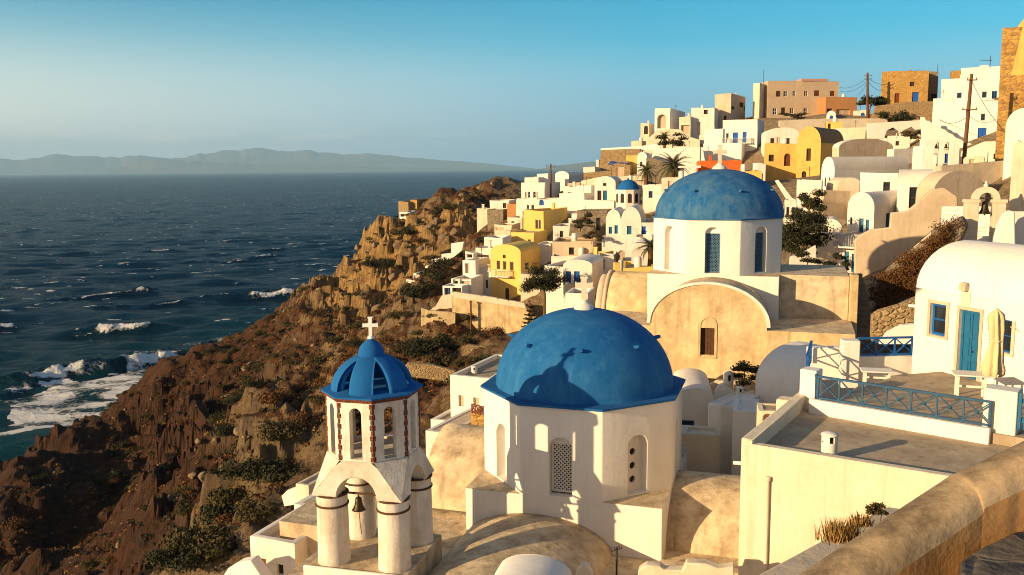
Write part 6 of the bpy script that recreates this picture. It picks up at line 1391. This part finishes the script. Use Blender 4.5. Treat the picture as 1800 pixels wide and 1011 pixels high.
def wire(label, a, b_, sag, r=.035):
    a = Vector(a); b_ = Vector(b_); c = (a+b_)/2; mb = MB()
    pts = [a.lerp(b_, k/12)-UP*(sag*4*(k/12)*(1-k/12)) for k in range(13)]; mb.tube([p-a for p in pts], r, 5); o = mb.build('power_cable', M['iron'], None, loc=a); tag(o, label, 'cable', 'cables strung between the poles')
wire('upper cable running left from the dark skyline pole to the pink house', t2_-UP*1.0, W(1474, 153, 226), 1.0)
wire('lower cable running left from the dark skyline pole to the terrace', t2_-UP*1.8, W(1476, 160, 224), 1.0)
wire('upper cable from the dark skyline pole to the stone ruin', t2_-UP*1.0, W(1562, 148, 199), .6)
wire('steep cable from the dark skyline pole to the stone ruin corner', t2_-UP*1.6, W(1550, 160, 199), .5)
wire('steep stay cable left of the dark skyline pole', t2_-UP*2.0, W(1508, 166, 210), .5)
wire('cable from the tall wooden pole down to the white vaulted edge house', t1_-UP*.6, W(1800, 252, 76), 1.0, .025)
wire('slack cable from the tall wooden pole to the ochre tower', t1_-UP*4.2, W(1764, 200, 97), .8, .02)
wire('slack cable from the tall wooden pole to the stepped house', t1_-UP*4.2, W(1640, 198, 150), 1.2, .03)
def aerial(label, px, y0, y1, Y, w, bars=True):
    b_ = W(px, y1, Y); t_ = W(px, y0, Y); T = thing('aerial', label, 'aerial', b_, .3); h = t_.z-b_.z
    mb = MB(); mb.tube([(0, 0, -.3), (0, 0, h)], .05, 6); mb.build('mast', M['iron'], T)
    if bars:
        mb = MB(); mb.bar((-w, 0, h*.62), (w*.2, 0, h*.62), .06)
        for k in range(6): mb.bar((-w+k*w*.2, -.35, h*.62), (-w+k*w*.2, .35, h*.62), .04)
        mb.build('antenna', M['iron'], T)
aerial('television aerial on the white skyline roof', 1740, 98, 120, 170, 2.2); aerial('thin mast on the long beige skyline house', 1342, 122, 146, 228, 1, False); aerial('thin mast on the stone lean-to roof', 1648, 111, 127, 204, 1, False)
house('small white water tank box beside the television aerial', 1726, 1738, 1742, 114, 121, 171, -12, 'bright', d=1.5, ext=.1, par=.05, ground=False, cat='water tank', name='water_tank')
# street lamp near the middle church
b_ = W(1084, 508, 92); t_ = W(1084, 443, 92); h = t_.z-b_.z; T = thing('street_lamp', 'plastered lamp post with black lantern near the middle church', 'street lamp', b_, 0)
mb = MB(); mb.box(-.32, -.3, -1, .32, .3, h*.72); mb.build('post', M['yellow'], T, bevel=.05)
mb = MB(); mb.lathe([(.2, h*.72), (.12, h*.75), (.28, h*.80), (.34, h*.90), (.1, h*.97), (.03, h*1.02), (0, h*1.02)], 6, smooth=False); mb.build('lantern', M['iron'], T)
for i, (px, y0, y1, Y, lab) in enumerate(((828, 531, 573, 111.5, 'thin timber post against the honey coloured retaining wall'), (931, 530, 580, 106, 'timber post at the right end of the retaining wall'))):
    b_ = W(px, y1, Y); t_ = W(px, y0, Y); mb = MB(); mb.tube([(0, 0, -.5), (0, 0, t_.z-b_.z)], .13, 7); mb.box(-.16, -.16, t_.z-b_.z, .16, .16, t_.z-b_.z+.14); o = mb.build('timber_post', M['polewood'], None, loc=b_); tag(o, lab, 'post')
b_ = W(1092, 291, 173); T = thing('tarpaulin', 'dark blue tarpaulin spread over the rubble stone house', 'tarpaulin', b_, R(-18)); mb = MB()
vs = [(x*4.2-1.5, y*3, .3+.5*math.sin(x*5)*math.sin(y*4+1)*.5+.4*y) for y in [k/6 for k in range(7)] for x in [k/10-.3 for k in range(11)]]; mb.add(vs, [(j*11+i, j*11+i+1, (j+1)*11+i+1, (j+1)*11+i) for j in range(6) for i in range(10)], True)
o = mb.build('sheet', M['tarp'], T); sm = o.modifiers.new('s', 'SOLIDIFY'); sm.thickness = .05
# ------------------------------------------------------------------ plants, rocks
def leaf_cloud(mb, centers, n, size, rs, up=.3, shell=.55):
    for (c, r) in centers:
        c = Vector(c)
        for _ in range(n):
            d = Vector((rs.gauss(0, 1), rs.gauss(0, 1), rs.gauss(0, 1))).normalized(); d.z = abs(d.z)*.9-.15 if d.z > -.4 else d.z*.4
            rad = (shell+(1-shell)*rs.random())*(1+.12*math.sin(d.x*7+c.x*3)*math.sin(d.y*6+c.y*5))
            p = c+Vector((d.x*r[0], d.y*r[1], d.z*r[2]))*rad
            n_ = (d+Vector((rs.gauss(0, .5), rs.gauss(0, .5), rs.gauss(0, .5)))).normalized()
            a = n_.cross(Vector((rs.random()-.5, rs.random()-.5, rs.random()-.5))).normalized(); b_ = n_.cross(a); s = size*(.6+.8*rs.random())
            mb.add([p-a*s*.5, p+b_*s*.32, p+a*s*.6, p-b_*s*.32], [(0, 1, 2, 3)])
RS = random.Random(11)
def bush_mesh(seed, matn, n=420, size=.13, lobes=5):
    rs = random.Random(seed); mb = MB(); cs = [((0, 0, .18), (.62, .62, .55))]
    for k in range(lobes):
        a = rs.random()*6.28; q = .35+.3*rs.random(); cs.append(((q*math.cos(a), q*math.sin(a), .08+.18*rs.random()), (.36+.2*rs.random(), .36+.2*rs.random(), .30+.22*rs.random())))
    leaf_cloud(mb, cs, n//(lobes+1), size, rs); 
    o = mb.build('shrub', M[matn], None); return o
BK = {'bush': ('rounded olive green shrub on the open hillside', 'olive shrubs on the hillside'), 'bushdark': ('dense dark green shrub on the hillside', 'dark green shrubs on the hillside'), 'bushbrown': ('dry rusty brown shrub on the open hillside', 'rusty shrubs on the hillside')}
proto = {k: [bush_mesh(100+i*7+j, k, 1700, .085) for j in range(3)] for i, k in enumerate(BK)}
used = {}
def put_bush(kind, x, y, s, z=None, sq=1.0, label=None, group=None):
    p = RS.choice(proto[kind]); 
    if p.name in used: o = p.copy(); COL.objects.link(o)
    else: o = p; used[p.name] = 1
    z = gz(x, y) if z is None else z
    o.location = (x, y, z-.12*s); o.scale = (s, s, s*sq); o.rotation_euler = (0, 0, RS.random()*6.28)
    tag(o, label or BK[kind][0], 'shrub', group or BK[kind][1]); return o
def ground_hit(px, py, y0=15, y1=300):
    r = ray(px, py); r = r/r.y; ts = np.linspace(y0, y1, 400); z = G(r.x*ts, ts); below = r.z*ts < z
    i = int(np.argmax(below)); return (r.x*ts[i], ts[i], z[i]) if below.any() else None
# named clumps of bushes seen in the photograph
for (px, py, s, k) in [(725,620,2.3,'bushdark'),(755,610,2.6,'bushdark'),(790,615,2.8,'bushdark'),(830,600,2.0,'bush'),(770,635,2.2,'bush'),(860,640,1.9,'bushdark'),(815,640,1.7,'bush'),(845,580,2.0,'bushbrown'),(800,585,1.8,'bushbrown'),(820,565,1.5,'bush'),(870,590,1.6,'bushbrown'),
   (390,738,2.6,'bush'),(420,700,2.4,'bush'),(440,690,2.0,'bush'),(400,765,2.2,'bushdark'),(500,765,2.2,'bush'),(540,745,1.8,'bushbrown'),(480,720,1.8,'bushbrown'),(520,640,1.6,'bush'),(460,590,2.0,'bushdark'),(430,560,1.6,'bush'),
   (480,840,2.2,'bushdark'),(440,850,2.4,'bushdark'),(510,835,2.0,'bushdark'),(380,930,2.4,'bush'),(350,960,2.6,'bush'),(400,900,2.3,'bushdark'),(420,880,2.2,'bush'),(320,990,2.2,'bushdark'),(450,905,1.6,'bush'),(330,920,1.8,'bush'),
   (690,465,3.2,'bushdark'),(660,470,2.6,'bushdark'),(720,410,2.6,'bushdark'),(700,420,2.4,'bush'),(740,390,2.4,'bush'),(800,450,2.6,'bushdark'),(780,470,2.6,'bushdark'),(760,490,2.6,'bushdark'),(745,510,2.4,'bush'),(735,530,2.6,'bushdark'),(850,425,2.2,'bushdark'),(820,350,2.4,'bush'),(840,340,2.4,'bush'),(790,365,2.6,'bush'),(770,375,2.4,'bushdark'),(860,345,2.2,'bushbrown'),
   (560,640,1.8,'bush'),(590,700,1.6,'bushbrown'),(300,700,1.8,'bushbrown'),(330,680,1.6,'bush'),(360,640,1.8,'bushbrown'),(260,740,2.0,'bush'),(330,760,2.0,'bushbrown'),(700,560,2.2,'bush'),(670,600,1.8,'bushbrown')]:
    h = ground_hit(px, py, 15, 260)
    if h: put_bush(k, h[0], h[1], s, h[2])
# further shrubs strewn over the slope
HP = [(0,880),(220,690),(480,552),(612,440),(700,372),(870,325),(915,335),(880,400),(820,430),(740,470),(750,530),(800,590),(860,620),(860,690),(760,690),(700,720),(560,860),(500,900),(430,940),(390,1011),(0,1011)]
def inpoly(px, py, poly):
    c = False
    for i in range(len(poly)):
        (x1, y1), (x2, y2) = poly[i], poly[(i+1) % len(poly)]
        if (y1 > py) != (y2 > py) and px < (x2-x1)*(py-y1)/(y2-y1)+x1: c = not c
    return c
cand = []
while len(cand) < 24000:
    y = 35+RS.random()**.8*225; x = -80+RS.random()*130
    q = P((x, y, -20-0.0))
    cand.append((x, y))
cx_ = np.array([c[0] for c in cand]); cy_ = np.array([c[1] for c in cand]); cz_ = G(cx_, cy_); ck_ = rocky(cx_, cy_)
good = []
for x, y, z, r in zip(cx_, cy_, cz_, ck_):
    px, py = P((x, y, z))
    if z > SEA+4 and inpoly(px, py, HP): good.append((x, y, z, r))
n_b = 0
for x, y, z, r in good:
    if n_b >= 300: break
    if r > .8 or fbm([x/18], [y/18], 2, 3)[0] < -.05: continue
    put_bush(RS.choice(['bush', 'bushbrown', 'bushbrown', 'bushdark', 'bush']), x, y, 1.0+RS.random()**2*1.7, z, .8); n_b += 1
# ground cover: low tufts in one mass
def tufts(name, pts, matn, n, size, s0, s1):
    rs = random.Random(5); mb = MB()
    for x, y, z, r in pts:
        s = s0+(s1-s0)*rs.random()**2
        leaf_cloud(mb, [((x, y, z), (s, s, s*.7))], n, size*(.6+s), rs)
    o = mb.build(name, M[matn], None); o['kind'] = 'stuff'; return o
g2 = [g for g in good if g[3] < .9]; n2 = len(g2); k0 = min(340, n2)
def clumpy(p, s): return fbm([p[0]/9+s], [p[1]/9], 3, s)[0] > -.05
tufts('undergrowth', [p for p in g2[k0:int(n2*.42)] if clumpy(p, 3)], 'bushbrown', 40, .20, .3, .95); tufts('undergrowth', [p for p in g2[int(n2*.42):int(n2*.68)] if clumpy(p, 5)], 'bushdark', 44, .20, .3, 1.0); tufts('undergrowth', [p for p in g2[int(n2*.68):] if clumpy(p, 7)], 'drygrass', 26, .2, .2, .6)
# rocks
def rock_mesh(seed):
    bm = bmesh.new(); bmesh.ops.create_icosphere(bm, subdivisions=3, radius=1.0); rs = np.random.RandomState(seed); pl = [(Vector(rs.randn(3)).normalized(), .55+.35*rs.rand()) for _ in range(11)]
    for v in bm.verts:
        for n_, d in pl:
            k = v.co.dot(n_)-d
            if k > 0: v.co -= n_*k*.92
        v.co *= 1+.07*float(fbm([v.co.x*3+seed], [v.co.y*3+v.co.z*2], 3, seed)[0])
    me = bpy.data.meshes.new('boulder'); bm.to_mesh(me); bm.free(); me.materials.append(M['rock']); [setattr(p, 'use_smooth', False) for p in me.polygons]; o = bpy.data.objects.new('boulder', me); COL.objects.link(o); return o
M['rock'] = plaster('bare_rock', (0.24, 0.165, 0.095), (0.10, 0.07, 0.045), .7, .9, 2.5, .6)
rp = [rock_mesh(s) for s in (3, 8, 15, 22)]; ru = set()
def put_rock(x, y, z, s):
    p = RS.choice(rp); o = p if p.name not in ru else p.copy()
    if p.name in ru: COL.objects.link(o)
    ru.add(p.name); s *= .42; o.location = (x, y, z+.02*s); o.scale = (s*(.8+.5*RS.random()), s*(.8+.5*RS.random()), s*(.6+.4*RS.random())); o.rotation_euler = (RS.random()*.6, RS.random()*.6, RS.random()*6.28)
    tag(o, 'bare grey brown boulder lying on the scrub slope', 'boulder', 'boulders strewn over the hillside')
for (px, py, s) in [(866,325,3.2),(845,333,2.4),(812,345,3.0),(825,352,2.2),(800,362,2.2),(768,395,2.6),(755,400,2.0),(630,440,2.2),(612,470,1.8),(560,515,1.8),(500,550,1.6),(440,640,1.4),(450,645,1.2),(430,650,1.2),(520,600,1.2),(480,600,1.4),(400,710,1.0),(550,610,1.2),(660,440,2.6),(700,440,2.4),(720,450,2.2),(740,440,2.2),(690,500,2.6),(640,520,2.4),(665,545,2.4),(800,410,2.4),(780,420,2.2),(350,780,1.2),(380,800,1.2),(420,770,1.0),(300,880,1.4),(340,850,1.4),(360,870,1.2)]:
    h = ground_hit(px, py, 15, 275)
    if h: put_rock(h[0], h[1], h[2], s)
for x, y, z, r in good[3600:3650]: put_rock(x, y, z, .25+RS.random()**2*.6)
mb = MB()                                                # loose stones
for x, y, z, r in good[3720:5400]:
    s = .08+.22*RS.random()**2; vs = [Vector((RS.gauss(0, 1), RS.gauss(0, 1), RS.gauss(0, 1))).normalized()*s+Vector((x, y, z+s*.3)) for _ in range(6)]
    mb.add(vs, [(0, 1, 2), (0, 2, 3), (0, 3, 4), (1, 2, 5), (2, 3, 5), (3, 4, 5), (1, 4, 5), (0, 1, 4)])
o = mb.build('rubble', M['rock'], None); o['kind'] = 'stuff'
# ------------------------------------------------------------------ trees
def tree(label, px, py, Y, h, crown_r, matn, blobs, trunk_r=.12, name='tree', n=260, size=.28, lean=.1, seed=1, cat='tree', hr=.7, low=.62):
    if name != 'tree' and low == .62: low = .12
    rs = random.Random(seed); b_ = W(px, py, Y); T = thing(name, label, cat, b_, 0)
    mb = MB(); top = Vector((lean*h, 0, h*.78)); mid = Vector((lean*h*.2+.08, .05, h*.4)); mb.tube([(0, 0, -.4), mid, top], [trunk_r, trunk_r*.75, trunk_r*.4], 8)
    cs = []
    for k in range(blobs):
        a = k*2.4+rs.random(); q = crown_r*(.25+.55*rs.random()); c = Vector((lean*h+q*math.cos(a), q*math.sin(a), h*(low+(.96-low)*rs.random()))); cs.append((c, (crown_r*(.32+.2*rs.random()), crown_r*(.32+.2*rs.random()), crown_r*hr*(.26+.18*rs.random()))))
        mb.tube([mid.lerp(top, .3+.5*rs.random()), c], [trunk_r*.45, trunk_r*.15], 5)
    mb.build('trunk', M['polewood'], T); mb = MB(); leaf_cloud(mb, cs, int(n*2.4), size*.62, rs, shell=.3); mb.build('crown', M[matn], T); return T
tree('dark spreading tree beside the tall yellow house', 957, 548, 97, 4.7, 2.5, 'bushdark', 17, .17, n=220, size=.26, lean=-.02, seed=4, hr=1.35, low=.52)
tree('dark tree at the head of the garden behind the middle church', 1419, 392, 90, 3.2, 1.7, 'bushdark', 9, .12, n=180, size=.28, seed=6, hr=1.2, low=.35)
tree('wide dark tree mass behind the right side of the middle dome', 1398, 470, 76, 5.0, 2.6, 'bushdark', 22, .16, n=230, size=.28, seed=7, hr=1.3, low=.2)
tree('small round dark tree in front of the balcony house', 1463, 492, 68, 1.9, 1.0, 'bushdark', 8, .07, n=170, size=.2, seed=8, hr=1.1, low=.35)
tree('low dark shrub by the curved garden wall', 1418, 466, 69, 1.1, 1.2, 'bushdark', 6, .05, n=120, size=.2, seed=9, name='shrub', cat='shrub')
tree('dark tree between skyline pole and terracotta block', 1527, 208, 198, 4.6, 3.6, 'bushdark', 9, .2, n=110, size=.6, seed=10)
tree('dark hedge below the ruined ochre stone house', 1570, 214, 186, 2.6, 4.0, 'bushdark', 8, .1, n=90, size=.5, seed=12, name='hedge', cat='hedge')
tree('green shrub under the white arcade arches', 1598, 258, 150, 3.2, 2.3, 'bush', 8, .1, n=110, size=.45, seed=13, name='shrub', cat='shrub')
tree('bright green shrub behind the thin chimneys', 1305, 676, 38.2, 1.0, .85, 'bush', 9, .04, n=160, size=.12, seed=14, name='shrub', cat='shrub', hr=.9)
tree('row of dark flower pots shrubs on the long beige terrace', 1400, 210, 200, 1.3, 4, 'bushdark', 7, .08, n=60, size=.45, seed=15, name='hedge', cat='hedge', hr=.3)
tree('dark climbing plant on the white wall by the stone tower', 1757, 246, 118, 6.5, .7, 'bushdark', 9, .08, n=90, size=.3, seed=16, name='climber', cat='climber', hr=4)
tree('dark shrub against the brown rubble stone house', 1020, 402, 124, 2.0, 1.6, 'bushdark', 7, .08, n=110, size=.35, seed=17, name='shrub', cat='shrub', hr=1.1)
tree('potted shrubs on the beige stone fronted roof', 1040, 424, 117, 1.3, 1.5, 'bush', 7, .06, n=90, size=.25, seed=18, name='shrub', cat='shrub')
# slender araucaria
b_ = W(934, 590, 82); T = thing('conifer', 'slender tiered conifer left of the near dome', 'tree', b_, 0); hC = W(934, 532, 82).z-b_.z; rs = random.Random(3)
mb = MB(); mb.tube([(0, 0, -.5), (0, 0, hC)], [.09, .03], 6); mb.build('trunk', M['polewood'], T); mb = MB()
for k in range(7):
    z = hC*(.12+.12*k); Lb = 1.05*(1-k/8.5)
    for j in range(7):
        a = j*.9+k*.5; 
        for s in range(7):
            f = (s+1)/7; c = Vector((Lb*f*math.cos(a), Lb*f*math.sin(a), z+.12*f)); leaf_cloud(mb, [(c, (.10, .10, .07))], 5, .16, rs)
mb.build('crown', M['bushdark'], T)
# palms
def palm(label, px, py, Y, trunk, fl, nf, seed, matn='palm'):
    rs = random.Random(seed); b_ = W(px, py, Y); T = thing('palm_tree', label, 'palm tree', b_-UP*trunk, 0)
    mb = MB(); mb.tube([(0, 0, -.6), (.05, 0, trunk*.5), (0, 0, trunk)], [.34, .28, .30], 10); mb.build('trunk', M['polewood'], T); mb = MB()
    for k in range(nf):
        a = 2.399*k; el = R(78)-R(112)*(k/nf)+rs.gauss(0, .08); d = Vector((math.cos(a), math.sin(a), 0)); pts = []; p = Vector((0, 0, trunk)); e = el; Lf = fl*(.85+.3*rs.random())
        for s in range(13):
            pts.append(p.copy()); p = p+(d*math.cos(e)+UP*math.sin(e))*(Lf/12); e -= .115
        side = Vector((-d.y, d.x, 0))
        for s in range(1, 13):
            t = (pts[s]-pts[s-1]).normalized(); up = side.cross(t); Lw = fl*.20*math.sin(math.pi*(s/13)**.7+.12)
            for sg in (-1, 1):
                for h_ in (0, .5):
                    q = pts[s-1].lerp(pts[s], h_); tip = q+side*sg*Lw*.85+t*Lw*.55-UP*Lw*.25+up*.0
                    w = t*(fl*.018); mb.add([q-w, q+w, tip], [(0, 1, 2)])
        mb.tube(pts, [.05*(1-i/14) for i in range(13)], 4)
    mb.build('crown', M[matn], T); return T
palm('big dark palm with long drooping fronds above the middle dome', 1184, 292, 150, 2.5, 4.0, 34, 1)
palm('shaggy palm left of the big drooping palm', 1136, 300, 150, 2.6, 2.7, 30, 2)
palm('small upright palm below the arched porch house', 1168, 240, 190, 2.2, 2.2, 26, 3)
palm('palm fronds showing left of the middle church drum', 1143, 434, 98, 2.0, 2.2, 26, 5)
tree('dark garden shrubs below the small upright palm', 1182, 258, 186, 2.6, 3.4, 'bushdark', 9, .1, n=90, size=.5, seed=21, name='shrub', cat='shrub')
# brush slope below the bell arch
cs = []; rs = random.Random(31); mb = MB()
for k in range(75):
    t = rs.random(); px = 1538+t*140; lo = 590-t*150; hi = 500-t*120; py = hi+(lo-hi)*rs.random(); q = W(px, py, 49.0-t*1.0); cs.append((q-W(1600, 500, 49), (.55+.4*rs.random(), .5, .4+.3*rs.random())))
leaf_cloud(mb, cs, 330, .085, rs, shell=.4); o = mb.build('brush', M['bushbrown'], None, loc=W(1600, 500, 49)); tag(o, 'thick rusty brush covering the bank below the bell arch', 'brush'); o['kind'] = 'stuff'
# dry plants at the foreground wall
def grass_tuft(label, px, py, Y, h, n, matn, seed, w=.25):
    rs = random.Random(seed); b_ = W(px, py, Y); mb = MB()
    for _ in range(n):
        a = rs.random()*6.28; q = Vector((rs.gauss(0, w), rs.gauss(0, w*.5), 0)); hh = h*(.5+.6*rs.random()); tip = q+Vector((math.cos(a)*hh*.4, math.sin(a)*hh*.4, hh)); s = Vector((-math.sin(a), math.cos(a), 0))*.006; m_ = q.lerp(tip, .55)+UP*hh*.06
        mb.add([q-s, q+s, m_+s*.8, m_-s*.8, tip], [(0, 1, 2, 3), (3, 2, 4)])
    o = mb.build('grass_tuft', M[matn], None, loc=b_); return tag(o, label, 'grass tuft')
grass_tuft('dry golden grass tuft behind the foreground wall', 1478, 950, 7.6, .19, 420, 'drygrass', 1, .075)
grass_tuft('wispy dry grass further along the foreground wall', 1512, 925, 8.0, .13, 160, 'drygrass', 3, .05)
tree('little green weed growing at the foreground wall', 1540, 905, 8.3, .09, .11, 'bush', 9, .006, n=70, size=.03, seed=33, name='weed', cat='weed', hr=1.1, low=.1)
# ------------------------------------------------------------------ haze over the water
mb = MB(); mb.box(-70000, -70000, SEA-8, 70000, 70000, 2300.0)
m = bpy.data.materials.new('haze_air'); m.use_nodes = True; nt = m.node_tree; nt.nodes.clear()
o_ = nt.nodes.new('ShaderNodeOutputMaterial'); pv = nt.nodes.new('ShaderNodeVolumePrincipled')
pv.inputs['Color'].default_value = (0.40, 0.70, 1.0, 1); pv.inputs['Density'].default_value = 2.5e-5; pv.inputs['Anisotropy'].default_value = 0.0
nt.links.new(pv.outputs[0], o_.inputs['Volume'])
o = mb.build('haze', m); o['kind'] = 'stuff'
